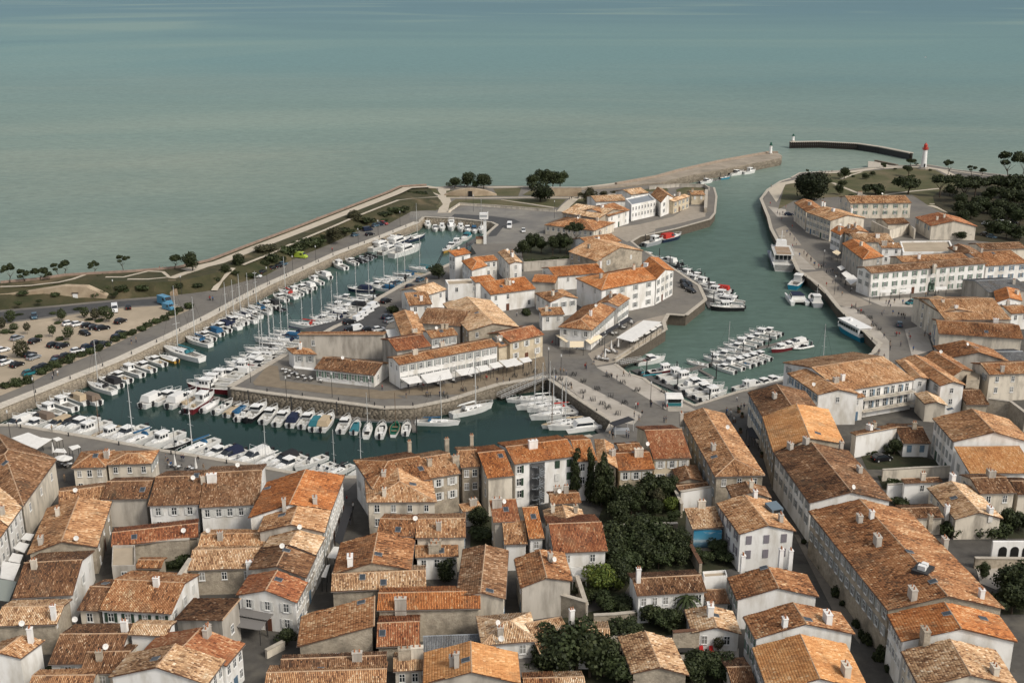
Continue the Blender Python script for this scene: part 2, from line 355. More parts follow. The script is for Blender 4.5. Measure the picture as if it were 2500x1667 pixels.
CH_I = P('1574,614 1640,655 1705,698 1720,731 1672,769 1629,766 1618,786 1623,805')
CH_I2 = P('1623,805 1560,845 1498,884')
BAS_O = P('1500,888 1529,912 1570,924 1583,935 1618,955 1674,981 1695,991 1718,984 1800,958 1990,912 2100,880 2137,860')
CH_E = P('2137,860 2153,838 2104,801 2050,750 2012,702 1951,659 1938,631 1923,614 1908,601 1885,558 1878,530 1860,486 1877,463 1908,443 1931,436')
COAST_E = P('1933,434 1954,422 2053,417 2119,410 2191,405 2262,402 2334,415 2500,433 3300,520')
outer = [un(*k) for k in RE + COAST_N + CH_W[1:] + CH_I + CH_I2[1:] + BAS_O + CH_E[1:] + COAST_E]
outer += [Vector((900, 60, 0)), Vector((-900, 60, 0))]
land = flat_mesh('ground', [outer, hole], 0.0, M_PAVE, zlow=-7.0); land['kind'] = 'structure'
bw = flat_mesh('basin_water', [hole], WZ + .02, M_BASIN); bw['kind'] = 'structure'
# rampart: seaward wall, flat top, slope down to the road
RT = PW('-700,752,4 0,701,4 100,694,4 150,686,4 210,681,4 300,687,4 400,689,4 450,684,4 520,668,4 592,647,4 722,591,4 857,535,4 972,490,3.2 1071,484,.3')
RB = PW('-700,802 0,757 140,745 260,733 400,722 450,718 520,709 610,683 653,671 717,632 806,596 883,560 946,548 1005,516 1074,512')
REw = [un(*k) for k in RE]
N_ = 90
e_ = resample(REw, N_); t_ = resample(RT, N_); b_ = resample(RB, N_)
V = []; F = []
rows = []
for k in range(N_):
    out_ = Vector((e_[k].x, e_[k].y + .8, e_[k].z)); mid = t_[k].lerp(b_[k], .5)
    jit = lambda s: R.uniform(-s, s)
    m1 = t_[k].lerp(b_[k], .3); m2 = t_[k].lerp(b_[k], .65)
    rows.append([Vector((out_.x, out_.y, -7)), out_, t_[k], m1 + Vector((jit(.6), jit(.8), jit(.35))), m2 + Vector((jit(.6), jit(.8), jit(.35))), b_[k] + Vector((0, 0, .01)), b_[k] + Vector((0, 0, -.5))])
nr = len(rows[0])
for r_ in rows: V += [tuple(q) for q in r_]
for k in range(N_ - 1):
    for q in range(nr - 1): a = k * nr + q; F.append((a, a + 1, a + nr + 1, a + nr))
me = bpy.data.meshes.new('rampart'); me.from_pydata(V, [], F); me.materials.append(M_BANK)
tag(link('embankment', me), kind='structure')
def along(pts, off, z=0): # shift a world polyline sideways to its right
    o = []
    for i, p in enumerate(pts):
        a = pts[max(0, i - 1)]; b = pts[min(len(pts) - 1, i + 1)]; d = Vector((b.x - a.x, b.y - a.y)).normalized()
        o.append(Vector((p.x + d.y * off, p.y - d.x * off, p.z + z)))
    return o
eN = [p for p in REw if p.x > un((430, 655), 4).x]
ribbon('promenade_path', along(eN, 4.2), 5.0, .02, M_PATH)
par = ribbon('sea_wall_parapet', [Vector((p.x, p.y + .5, p.z)) for p in REw[1:]], .9, 0, mat('sea_wall_stone', (.30, .22, .17), .9, (.2, .15, .12), .5), h=.7, kind=None)
tag(par, 'low pinkish stone parapet along the seaward edge of the long grass rampart', 'sea wall')
ribbon('promenade_path', PW('592,647,4 655,622,4 722,591,4 800,559,4 857,534,4 915,511,3.8 972,489,3.2 1010,484,2 1071,481,.35'), 1.6, .06, M_PATH)
ribbon('footpath', CW('o', '0,392 150,388 300,380 420,365 560,350 700,318,4 820,275', 4), 1.4, .05, M_PATH)
ribbon('footpath', CW('o', '1010,300 1180,300 1330,265 1420,243 1560,250 1620,300 1420,320 1220,320', 4), 1.4, .05, M_PATH)
ribbon('footpath', CW('o', '1640,310 1760,265 1860,235 1980,190 2100,165 2352,60', 4), 3.0, .04, M_PATH)
ribbon('footpath', [at('o', 2050, 430, .3), at('o', 2100, 345, 1.6), at('o', 2170, 270, 3), at('o', 2230, 215, 4.1)], 2.2, .12, M_PATH)
# long stair up the rampart
t = empty('stairway', at('o', 1665, 475)); tag(t, 'flight of pale steps climbing the grass rampart behind the blue van', 'stairs')
s0 = at('o', 1665, 478, 0); s1 = at('o', 1645, 330, 4.05); mb = MB()
for k in range(22):
    a = s0.lerp(s1, k / 22) - t.location; b = s0.lerp(s1, (k + 1) / 22) - t.location
    q = MB(); q.box(a.x - 1.3, a.x + 1.3, a.y, b.y + .02, a.z - .7, b.z + .08)
    if k == 0: stepm = None
    q.build('step', mat('step_stone', (.32, .24, .16), .9), t)
# stone casemate front with a doorway, in the rampart
t = empty('casemate_wall', at('o', 725, 520)); tag(t, 'pale stone retaining wall with a small doorway in the grass rampart', 'wall')
wm = mat('pale_rampart_stone', (.46, .37, .26), .9, (.36, .28, .19), .5, .7, c3=(.28, .21, .14), scale3=.2, bump=.4)
pw = CW('o', '-60,540 200,535 420,520 620,520 840,518 1020,515'); tw = [2.6, 2.9, 3.6, 4.7, 4.4, 1.2]; mb = MB()
for a, b, h0, h1 in zip(pw, pw[1:], tw, tw[1:]):
    a = a - t.location; b = b - t.location
    mb.hexa([(a.x, a.y, -.2), (b.x, b.y, -.2), (b.x, b.y + 3, -.2), (a.x, a.y + 3, -.2)], [(a.x, a.y, h0), (b.x, b.y, h1), (b.x, b.y + 3, h1), (a.x, a.y + 3, h0)])
mb.build('wall', wm, t)
mb = MB(); mb.box(-.8, .8, -.12, .3, 0, 2.1); mb.build('door', M_WHITE, t); mb = MB(); mb.box(-1.1, 1.1, -.10, .2, 2.1, 2.6); mb.build('lintel', M_QUAY, t)
# surfaces on the quay level
town = PW('-90,1098 0,1100 250,1135 400,1160 600,1195 780,1215 850,1195 870,1175 910,1185 1150,1170 1420,1115 1560,1075 1690,1040 1760,1000 1830,985 2000,945 2150,900 2220,870 2330,800 2420,690 2600,560') + [Vector((600, 62, 0)), Vector((-600, 62, 0)), Vector((-260, 200, 0))]
sheet('street', town, .006, mat('shaded_town_street', (.095, .088, .078), .9, (.065, .06, .053), .5, .6, c3=(.15, .135, .11), scale3=.12, amt3=-.1, bump=.3, bscale=4))  # town ground darkened: shade between the houses put into the street colour
sheet('asphalt_road', PW('-300,800 0,762 260,738 400,727 400,744 300,748 100,775 0,787 -300,830'), .008, M_ASPH)
sheet('road', PW('-90,1030 0,960 64,935 138,896 219,863 301,825 380,789 462,753 500,718 560,706 610,690 653,676 717,638 806,601 883,566 960,548 1010,520 1036,521 1023,534 934,570 827,610 755,642 653,688 510,766 418,812 298,868 0,986 -90,1020'), .004, M_PAVE)
sheet('parking_ground', PW('-300,1060 -300,830 0,790 100,779 300,752 400,746 440,748 462,757 380,793 301,830 219,868 138,900 64,940 0,966'), .012, M_GRAVEL)
sheet('gravel_ground', CW('q', '0,455 380,450 560,400 1380,460 1440,520 1300,560 1270,700 1040,760 640,770 740,720 820,575 700,500 200,505 0,540'), .008, mat('north_paving', (.25, .235, .205), .9, (.19, .175, .15), .3, .7, c3=(.13, .125, .12), scale3=.05))
sheet('asphalt_road', CW('q', '430,480 780,500 1000,530 1060,560 900,600 830,690 750,700 830,570 740,545 400,505'), .012, M_ASPH)
for txt in ('0,345 290,340 320,390 250,450 60,440 0,450', '385,375 440,340 870,345 1370,430 1380,445 860,400 480,380 370,440', '870,340 1150,335 1500,340 1420,420',
            '60,250 300,300 250,230 120,225', '350,320 480,320 420,250 350,260', '800,240 1070,230 1040,310 840,310', '1540,350 1690,330 1760,390 1540,420',
            '1080,300 1180,240 1300,320', '620,320 800,310 700,250'):
    sheet('grass', CW('q', txt), .03, M_GRASS)
for txt in ('240,450 320,400 340,330 330,250', ):
    pass
ribbon('footpath', CW('q', '330,470 350,400 330,340 330,225 '), 6, .035, M_PATH)
ribbon('footpath', CW('q', '0,325 300,322 700,328 1160,322 1500,325 1680,325'), 2.2, .04, M_PATH)
ribbon('footpath', CW('q', '870,345 1120,380 1390,420'), 1.6, .036, M_PATH)
ribbon('footpath', CW('q', '1450,460 1500,400 1570,340 1620,320'), 4.5, .045, M_PATH)
ribbon('footpath', CW('q', '0,222 380,232 780,225 1120,222 1500,240 1700,225 2352,140'), 4, .05, M_PATH)
ribbon('footpath', CW('q', '90,240 200,270 300,310'), 1.5, .05, M_PATH)
for txt in ('330,635 500,625 520,655 0,670 0,650', '590,640 700,612 860,618 890,650 760,700 600,690'): sheet('grass', CW('r', txt), .03, M_GRASS)
# east park
sheet('grass', CW('s', '0,830 60,600 170,560 260,500 640,465 760,470 1100,440 1320,430 1500,450 1660,540 2352,590 2500,1150 1900,1000 1450,800 1280,690 680,700 160,740'), .02, M_GRASS)
sheet('path', CW('s', '-20,760 -100,640 0,580 170,545 180,575 70,590 0,735'), .03, M_PATH)
ribbon('footpath', CW('s', '520,575 640,625 740,665 850,705'), 2.0, .05, M_PATH)
ribbon('footpath', CW('s', '1020,690 1240,660 1540,630'), 2.0, .05, M_PATH)
ribbon('footpath', CW('s', '270,500 480,478 700,470 900,440 1130,425 1400,425 1560,450 1680,510'), 4.5, .055, M_PATH)
ribbon('footpath', CW('s', '600,540 700,500 800,470'), 1.6, .04, M_PATH)
ribbon('footpath', CW('s', '1600,450 1900,490 2352,560 2500,585'), 2.0, .06, M_PATH)
ribbon('footpath', CW('s', '1960,535 2352,585 2500,600'), 2.0, .05, M_PATH)
ribbon('footpath', CW('s', '1450,790 1550,820 1640,860'), 3.0, .05, M_PATH)
ribbon('footpath', CW('s', '1450,778 1800,768 2280,770'), 1.6, .05, M_PATH)
# east quay surfaces
sheet('street', CW('s', '60,900 150,900 480,1240 620,1450 900,1660 1100,1700 1000,1900 700,1750 560,1700 240,1250 70,1000'), .008, M_PAVE)
sheet('light_paving', CW('r', '1470,800 1640,830 1660,900 1560,900'), .012, M_LIGHT)
sheet('light_paving', CW('r', '1640,980 1790,1170 1620,1180 1540,1020'), .012, mat('quay_setts', (.34, .295, .24), .9, (.26, .225, .18), .4, .6))
sheet('light_paving', CW('r', '1650,1190 1810,1210 2000,1390 1790,1400'), .012, MATS['quay_setts'])
sheet('light_paving', CW('t', '30,60 180,60 360,230 220,230'), .012, M_LIGHT); 
sheet('light_paving', CW('t', '230,260 430,240 700,470 800,510 900,560 700,600 560,560'), .012, MATS['quay_setts'])
sheet('light_paving', CW('t', '590,590 700,580 860,690 1060,910 1060,1090 940,1090 980,1000'), .016, M_LIGHT)
sheet('light_paving', CW('t', '800,500 1350,500 1350,590 1000,580'), .012, M_LIGHT)
sheet('light_paving', CW('t', '1210,800 1400,760 1480,1000 1280,1060'), .012, M_LIGHT)
# causeway
sheet('light_paving', CW('g', '560,850 720,850 1450,1220 1360,1320 1170,1290'), .012, M_LIGHT)
sheet('light_paving', CW('g', '1000,770 1200,740 1290,820 1480,900 1640,1020 1880,1140 1980,1190 1700,1195'), .012, M_LIGHT)
sheet('light_paving', CW('g', '920,640 1180,500 1400,330 1690,260 1620,340 1200,720 1000,760'), .008, MATS['quay_setts'])
sheet('light_paving', CW('r', '-60,1070 160,990 560,900 720,800 880,800 870,900 640,960 240,1050 60,1090'), .012, MATS['quay_setts'])
sheet('light_paving', CW('q', '1780,640 2352,560 2352,640 2080,750 1990,700'), .010, MATS['quay_setts'])
# island
sheet('light_paving', CW('c', '460,720 600,560 700,560 720,700 1280,770 1640,790 1900,870 1700,880 1200,830 480,745'), .012, mat('brown_paving', (.225, .18, .125), .9, (.17, .135, .095), .5, .6))
sheet('light_paving', CW('f', '300,1380 820,1310 1680,1060 1700,1200 1200,1350 900,1420 0,1440 0,1400'), .012, MATS['brown_paving'])
sheet('asphalt_road', CW('c', '900,215 1250,130 1700,-10 1850,30 1700,240 1100,260'), .008, M_ASPH)
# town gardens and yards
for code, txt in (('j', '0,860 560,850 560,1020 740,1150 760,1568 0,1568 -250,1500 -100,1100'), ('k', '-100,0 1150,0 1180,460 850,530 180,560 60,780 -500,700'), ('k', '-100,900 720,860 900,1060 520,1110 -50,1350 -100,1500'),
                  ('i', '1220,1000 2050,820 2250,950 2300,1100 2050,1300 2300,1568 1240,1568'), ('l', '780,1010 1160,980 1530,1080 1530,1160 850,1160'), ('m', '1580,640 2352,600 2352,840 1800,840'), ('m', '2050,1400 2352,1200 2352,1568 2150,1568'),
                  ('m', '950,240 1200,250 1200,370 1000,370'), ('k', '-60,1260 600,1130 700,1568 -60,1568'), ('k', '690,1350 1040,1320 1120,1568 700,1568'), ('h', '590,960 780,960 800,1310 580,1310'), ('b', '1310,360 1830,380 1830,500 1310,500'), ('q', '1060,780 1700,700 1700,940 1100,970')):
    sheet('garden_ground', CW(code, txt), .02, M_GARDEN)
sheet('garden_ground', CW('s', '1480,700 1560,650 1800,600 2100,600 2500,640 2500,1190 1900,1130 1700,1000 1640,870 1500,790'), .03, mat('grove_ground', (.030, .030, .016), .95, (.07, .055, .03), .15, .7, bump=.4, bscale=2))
sheet('light_paving', CW('m', '1890,1115 2352,1120 2500,1200 2080,1330 1930,1270'), .03, M_LIGHT)
sheet('terrace', CW('k', '600,1300 940,1250 1190,1240 1190,1390 1110,1420 1035,1325 640,1345'), .03, M_LIGHT)
sheet('terrace', CW('m', '2160,640 2352,620 2352,640'), .03, M_LIGHT)
# south street surfaces, slightly darker
sheet('footpath', CW('k', '1720,150 1760,150 2352,1050 2352,1200 2100,900'), .012, mat('worn_pavement', (.22, .19, .155), .9, (.17, .15, .12), .8))
# ------------------------------------------------------------------ quay walls: slab, stone blocks, coping
def quay_wall(label, pts, ztop=0.0, zbot=WZ - .8, cope=1.3, flip=False, tone=.0, group='stone quay walls of the harbour', capm=None):
    ps = [un(*k) if not isinstance(k, Vector) else k for k in pts]
    if flip: ps = ps[::-1]
    c = ps[len(ps) // 2]; root = empty('quay_wall', (c.x, c.y, 0)); tag(root, label, 'quay wall', group)
    # water lies to the right of the walking direction
    ps = [p - Vector((c.x, c.y, 0)) for p in ps]
    base = MB(); V = []; F = []; T = []
    for a, b in zip(ps, ps[1:]):
        d = Vector((b.x - a.x, b.y - a.y, 0)); L = d.length
        if L < .3: continue
        d /= L; n = Vector((d.y, -d.x, 0))
        base.hexa([a + n * .25 + Vector((0, 0, zbot - a.z)), b + n * .25 + Vector((0, 0, zbot - b.z)), b - n * .3 + Vector((0, 0, zbot - b.z)), a - n * .3 + Vector((0, 0, zbot - a.z))],
                  [a + n * .05 + Vector((0, 0, ztop - .02 - a.z)), b + n * .05 + Vector((0, 0, ztop - .02 - b.z)), b - n * .3 + Vector((0, 0, ztop - .02 - b.z)), a - n * .3 + Vector((0, 0, ztop - .02 - a.z))])
        z = ztop - .05; row = 0
        while z > zbot:
            h = R.uniform(.36, .5); s = -R.uniform(0, .8)
            while s < L:
                wd = R.uniform(.8, 1.7); s0, s1 = max(0, s + .02), min(L, s + wd - .02); s += wd
                if s1 - s0 < .15: continue
                f = (ztop - z) / 20 + .07 + R.uniform(0, .045); k = len(V)
                for (ss, zz, oo) in ((s0, z - h + .04, f + .02), (s1, z - h + .04, f + .02), (s1, z, f), (s0, z, f), (s0, z - h + .04, .0), (s1, z - h + .04, .0), (s1, z, .0), (s0, z, .0)):
                    q = a + d * ss + n * oo; V.append((q.x, q.y, zz))
                F += [(k, k + 1, k + 2, k + 3), (k + 3, k + 2, k + 6, k + 7), (k + 4, k + 0, k + 3, k + 7), (k + 1, k + 5, k + 6, k + 2)]
                wet = max(0, min(1, (zz + 3.4) / 2.6)); t0 = (.12 + .5 * wet) + R.uniform(-.15, .15) + tone; T += [t0] * 4
            z -= h
    base.build('wall', M_QUAY, root)
    o = link('stone_blocks', np_mesh('stone_blocks', np.array(V), np.array(F), np.array(T), MATS['stone_blocks']), root); o['kind'] = 'stuff'
    # coping stones
    mb = MB()
    for a, b in zip(ps, ps[1:]):
        d = Vector((b.x - a.x, b.y - a.y, 0)); L = d.length
        if L < .3: continue
        d /= L; n = Vector((d.y, -d.x, 0)); s = 0
        while s < L:
            s1 = min(L, s + R.uniform(1.6, 2.2)); zz = ztop + .13 + R.uniform(-.015, .015)
            A = a + d * (s + .02); B = a + d * (s1 - .02); s = s1
            q = [A + n * .3, B + n * .3, B - n * (cope - .3), A - n * (cope - .3)]
            mb.hexa([(p.x, p.y, ztop - .12) for p in q], [(p.x, p.y, zz) for p in q])
    o = mb.build('coping_stones', capm or M_COPE, root); o['kind'] = 'stuff'
    return root
quay_wall('long pale stone quay wall on the west side of the yacht basin', BAS_W[:10], tone=.02, cope=3.0, capm=mat('pale_coping', (.56, .51, .43), .9, (.46, .41, .34), .8, .6))
quay_wall('short quay wall at the north end of the yacht basin', BAS_W[9:15], tone=.1)
quay_wall('island quay wall on the west, behind the stern of the moored boats', BAS_IW, cope=1.8)
quay_wall('curved brown stone quay wall below the island restaurants', BAS_IS, cope=1.6, tone=-.28)
quay_wall('dark rubble stone wall of the causeway facing the yacht basin', BAS_C, tone=-.3)
quay_wall('south quay wall below the row of town houses', BAS_S, cope=1.3, tone=.1)
quay_wall('stone wall along the west bank of the harbour entrance channel', CH_W, cope=1.0, tone=-.05)
quay_wall('stone quay wall behind the island row of small motorboats', CH_I, cope=1.2, tone=.05)
quay_wall('stone quay wall under the long white restaurant canopy', CH_I2, cope=.8, tone=.1)
quay_wall('low quay wall around the small pontoon dock beside the causeway', BAS_O, cope=1.0)
quay_wall('dark stone quay wall along the east side of the channel', CH_E, cope=1.4, tone=-.15)
quay_wall('sea wall in front of the lighthouse park', COAST_E[:-1], cope=1.0, tone=.0)
# ------------------------------------------------------------------ jetty, breakwater, lighthouse
def stone_pier(name, label, cat, outer_txt, ztop, capm, sidetone, parapet=None, blockmat='stone_blocks'):
    pts = [un(p, ztop) for p, z in P(outer_txt)]
    c = sum(pts, Vector()) / len(pts); root = empty(name, (c.x, c.y, 0)); tag(root, label, cat)
    lp = [p - Vector((c.x, c.y, 0)) for p in pts]
    flat_mesh('deck', [lp], ztop, capm, zlow=-6, parent=root)
    return root, lp
root, lp = stone_pier('jetty', 'long stone jetty running out to the small green-topped light tower', 'jetty',
    '1380,463 1500,450 1600,432 1653,417 1755,394 1872,373 1898,373 1909,380 1906,386 1776,411 1690,427 1612,446 1530,453', .9, mat('jetty_deck', (.38, .32, .25), .9, (.28, .235, .18), .4, .7, c3=(.2, .17, .13), scale3=.08), 0)
c = root.location
V = []; F = []; T = []
for a, b in zip(lp[6:], lp[7:]):
    d = b - a; d.z = 0; L = d.length; d /= L; n = Vector((d.y, -d.x, 0)); n = -n if n.y > 0 else n; z = .85
    while z > -4.3:
        s = -R.random()
        while s < L:
            wd = R.uniform(1.2, 2.4); s0 = max(0, s + .04); s1 = min(L, s + wd - .04); s += wd
            if s1 - s0 < .2: continue
            f = R.uniform(.05, .16); k = len(V)
            for ss, zz, oo in ((s0, z - .66, f), (s1, z - .66, f), (s1, z, f), (s0, z, f), (s0, z, 0), (s1, z, 0)): q = a + d * ss + n * oo; V.append((q.x, q.y, zz))
            F += [(k, k + 1, k + 2, k + 3), (k + 3, k + 2, k + 5, k + 4)]; T += [.3 + .07 * z + R.uniform(-.15, .2)] * 2
        z -= .7
o = link('stone_blocks', np_mesh('stone_blocks', np.array(V), np.array(F), np.array(T), MATS['stone_blocks']), root); o['kind'] = 'stuff'
o = ribbon('parapet', [Vector((p.x, p.y, .88)) for p in along(lp[1:7], 1.0)], 1.6, 0, mat('parapet_stone', (.34, .27, .21), .9, (.25, .2, .15), .5), h=1.0, kind=None); o.parent = root
def small_light(label, x, y, z, H, topm):
    t = empty('harbour_light', at('x', x, y, z)); tag(t, label, 'light tower')
    mb = MB(); mb.tube((0, 0, 0), (0, 0, .5), 1.3, 12); mb.build('base', M_COPE, t)
    mb = MB(); mb.tube((0, 0, .5), (0, 0, H * .72), .95, 14, .75); mb.build('tower', M_WHITE, t)
    mb = MB(); mb.tube((0, 0, H * .72), (0, 0, H * .76), 1.15, 14); mb.tube((0, 0, H * .76), (0, 0, H * .92), .6, 12, .55); mb.tube((0, 0, H * .92), (0, 0, H), .75, 12, .1); mb.build('lantern', topm, t)
M_GREEN = mat('light_green', (.02, .09, .06), .5)
small_light('small white light tower with green lantern at the tip of the stone jetty', 1881, 376, .9, 7.2, M_GREEN)
small_light('small white light on the left end of the dark timber breakwater', 1936, 345, .7, 4.8, M_GREEN)
pts = [un(p, .7) for p, z in P('1929,346 2000,345 2095,350 2150,358 2225,373')]
root = empty('breakwater', (pts[2].x, pts[2].y, 0)); tag(root, 'dark timber-faced breakwater standing in the sea beyond the harbour mouth', 'breakwater')
lp = [p - root.location for p in pts]
ribbon('deck', [Vector((p.x, p.y, .2)) for p in lp], 3.6, 0, M_COPE, h=.5, kind=None).parent = root
ribbon('core', [Vector((p.x, p.y, -5)) for p in lp], 2.4, 0, M_STEEL, h=5.2, kind=None).parent = root
rs = resample(lp, 75); pile = MB(); pile.box(-.28, .28, -.28, .28, -5, .55); pm = pile.mesh('pile', mat('dark_timber', (.022, .018, .014), .9, (.05, .04, .032), 3))
for k, p in enumerate(rs): link('pile', pm, root, (p.x, p.y - 1.75, 0))
for k in range(0, 75, 5): mb = MB()
mb = MB()
for a, b in zip(rs, rs[1:]): mb.hexa([(a.x, a.y - 1.5, -1.6), (b.x, b.y - 1.5, -1.6), (b.x, b.y - 1.2, -1.6), (a.x, a.y - 1.2, -1.6)], [(a.x, a.y - 1.5, -.9), (b.x, b.y - 1.5, -.9), (b.x, b.y - 1.2, -.9), (a.x, a.y - 1.2, -.9)])
mb.build('waling', M_PLANK, root)
# ramp dock in front of the lighthouse
t = empty('slipway_dock', at('s', 960, 420)); tag(t, 'stone slipway dock with pale edges jutting out below the lighthouse lawn', 'slipway')
for k, txt in enumerate(('860,368 935,372 1060,405 1140,412 1060,425 860,425',)):
    flat_mesh('deck', [[p - t.location for p in CW('s', txt, -.4)]], -.4, M_COPE, zlow=-6, parent=t)
ribbon('wall', [p - t.location for p in CW('s', '930,358 1140,402', .2)], 1.4, -3, mat('dock_wall', (.2, .165, .125), .9, (.14, .115, .085), .6), h=3.2, kind=None).parent = t
# lighthouse
t = empty('lighthouse', at('s', 1388, 440)); tag(t, 'tall white lighthouse with red lantern gallery on the park headland', 'lighthouse')
H = 14.5
mb = MB(); mb.tube((0, 0, 0), (0, 0, .5), 3.4, 8); mb.tube((0, 0, .5), (0, 0, 1.1), 2.7, 8); mb.build('plinth', M_LIGHT, t)
mb = MB(); mb.tube((0, 0, 1.1), (0, 0, H * .74), 1.6, 20, 1.2); mb.build('tower', M_WHITE, t)
mb = MB(); mb.tube((0, 0, H * .74), (0, 0, H * .76), 1.5, 20, 1.75); mb.build('gallery', M_RED, t)
mb = MB()
for k in range(12):
    a = k * math.pi / 6; mb.tube((1.7 * math.cos(a), 1.7 * math.sin(a), H * .76), (1.7 * math.cos(a), 1.7 * math.sin(a), H * .76 + 1), .05, 4)
for zz in (.5, 1.0):
    for k in range(12):
        a = k * math.pi / 6; b = a + math.pi / 6; mb.tube((1.7 * math.cos(a), 1.7 * math.sin(a), H * .76 + zz), (1.7 * math.cos(b), 1.7 * math.sin(b), H * .76 + zz), .05, 4)
mb.build('railing', M_RED, t)
mb = MB(); mb.tube((0, 0, H * .76), (0, 0, H * .92), 1.0, 12); mb.build('lantern_room', M_RED, t)
mb = MB(); mb.tube((0, 0, H * .92), (0, 0, H * .98), 1.15, 12, .4); mb.tube((0, 0, H * .98), (0, 0, H * 1.03), .2, 6, .1); mb.build('dome', M_RED, t)
mb = MB(); mb.box(-.35, .35, -1.85, -1.5, 1.2, 3); mb.build('door', M_DARK, t)
# ================================================================== BUILDINGS
def win_proto():
    f = MB(); W2, H2 = .5, .8
    f.box(-W2, W2, -.06, .03, -H2, -H2 + .09); f.box(-W2, W2, -.06, .03, H2 - .09, H2); f.box(-W2, -W2 + .08, -.06, .03, -H2 + .09, H2 - .09); f.box(W2 - .08, W2, -.06, .03, -H2 + .09, H2 - .09)
    f.box(-.05, .05, -.06, .03, -H2 + .09, H2 - .09); f.box(-W2 + .08, -.05, -.05, .02, .12, .18); f.box(.05, W2 - .08, -.05, .02, .12, .18); f.box(-W2 - .08, W2 + .08, -.14, .0, -H2 - .1, -H2)
    g = MB(); g.box(-W2 + .05, W2 - .05, -.03, .02, -H2 + .05, H2 - .05)
    return f.mesh('window', M_FRAME), g.mesh('pane', M_GLASS)
WIN_F, WIN_G = win_proto(); GL3 = [WIN_G, WIN_G, WIN_G.copy(), WIN_G.copy()]
GL3[2].materials[0] = mat('window_glass_pale', (.09, .095, .095), .15, spec=.6); GL3[3].materials[0] = mat('window_curtain', (.26, .25, .23), .4)
def shut_proto(c):
    s = MB(); s.box(-.24, .24, -.1, -.04, -.8, .8)
    for k in range(7): z = -.68 + k * .215; s.box(-.19, .19, -.12, -.1, z, z + .12)
    return s.mesh('shutter', SH[c])
SHM = {c: shut_proto(c) for c in SH}
_dr = MB(); _dr.box(-.55, .55, -.06, .03, 0, 2.25); _dr.box(-.42, .42, -.09, -.06, .2, 1.2); DOOR = {}
for nm, col in (('b', (.10, .16, .22)), ('g', (.06, .10, .07)), ('r', (.12, .05, .03)), ('w', (.42, .41, .38))): DOOR[nm] = _dr.mesh('door', mat('door_' + nm, col, .6))
CLOSED = {}
for c in SH:
    s = MB(); s.box(-.5, .5, -.1, .0, -.8, .8); s.box(-.02, .02, -.12, -.1, -.75, .75); CLOSED[c] = s.mesh('shutter', SH[c])
_sk = MB(); _sk.box(-.5, .5, -.65, .65, 0, .16); SKY_F = _sk.mesh('skylight', M_ZINC); _sk = MB(); _sk.box(-.42, .42, -.57, .57, .165, .19); SKY_G = _sk.mesh('pane', mat('skylight_glass', (.05, .06, .07), .3, spec=.3))
def dish_mesh():
    mb = MB(); n = 12; r0 = .45
    c = Vector((0, -.15, 1.0)); ax = Vector((.25, -.85, .45)).normalized(); a = ax.orthogonal().normalized(); b = ax.cross(a)
    ring = [c + (a * math.cos(2 * math.pi * k / n) + b * math.sin(2 * math.pi * k / n)) * r0 + ax * .12 for k in range(n)]
    for k in range(n): mb.poly([c, ring[k], ring[(k + 1) % n]]); mb.poly([c - ax * .03, ring[(k + 1) % n], ring[k]])
    mb.tube((0, .05, 0), c - ax * .05, .03, 5); mb.tube(c - ax * .02, c + ax * .45, .02, 4); return mb.mesh('satellite_dish', mat('dish_white', (.66, .64, .60), .5))
DISH = dish_mesh()
def chimney_mesh(k):
    q = MB(); wx, wy, h = ((.45, .35, 1.5), (.7, .4, 1.3), (.35, .35, 2.4), (.9, .45, 1.7))[k]
    q.box(-wx, wx, -wy, wy, -1.5, h); q.box(-wx - .07, wx + .07, -wy - .07, wy + .07, h, h + .12); return q, wx, h
CHIM = {}
for k in range(4):
    for wm_ in 'wpgy':
        q, wx, h = chimney_mesh(k); CHIM[k, wm_] = (q.mesh('chimney', W[{'y': 's'}.get(wm_, wm_)]), wx, h)
_pt = MB(); _pt.tube((0, 0, 0), (0, 0, .45), .13, 8, .1); POT = _pt.mesh('chimney_pot', M_POT)
ntile = [0]
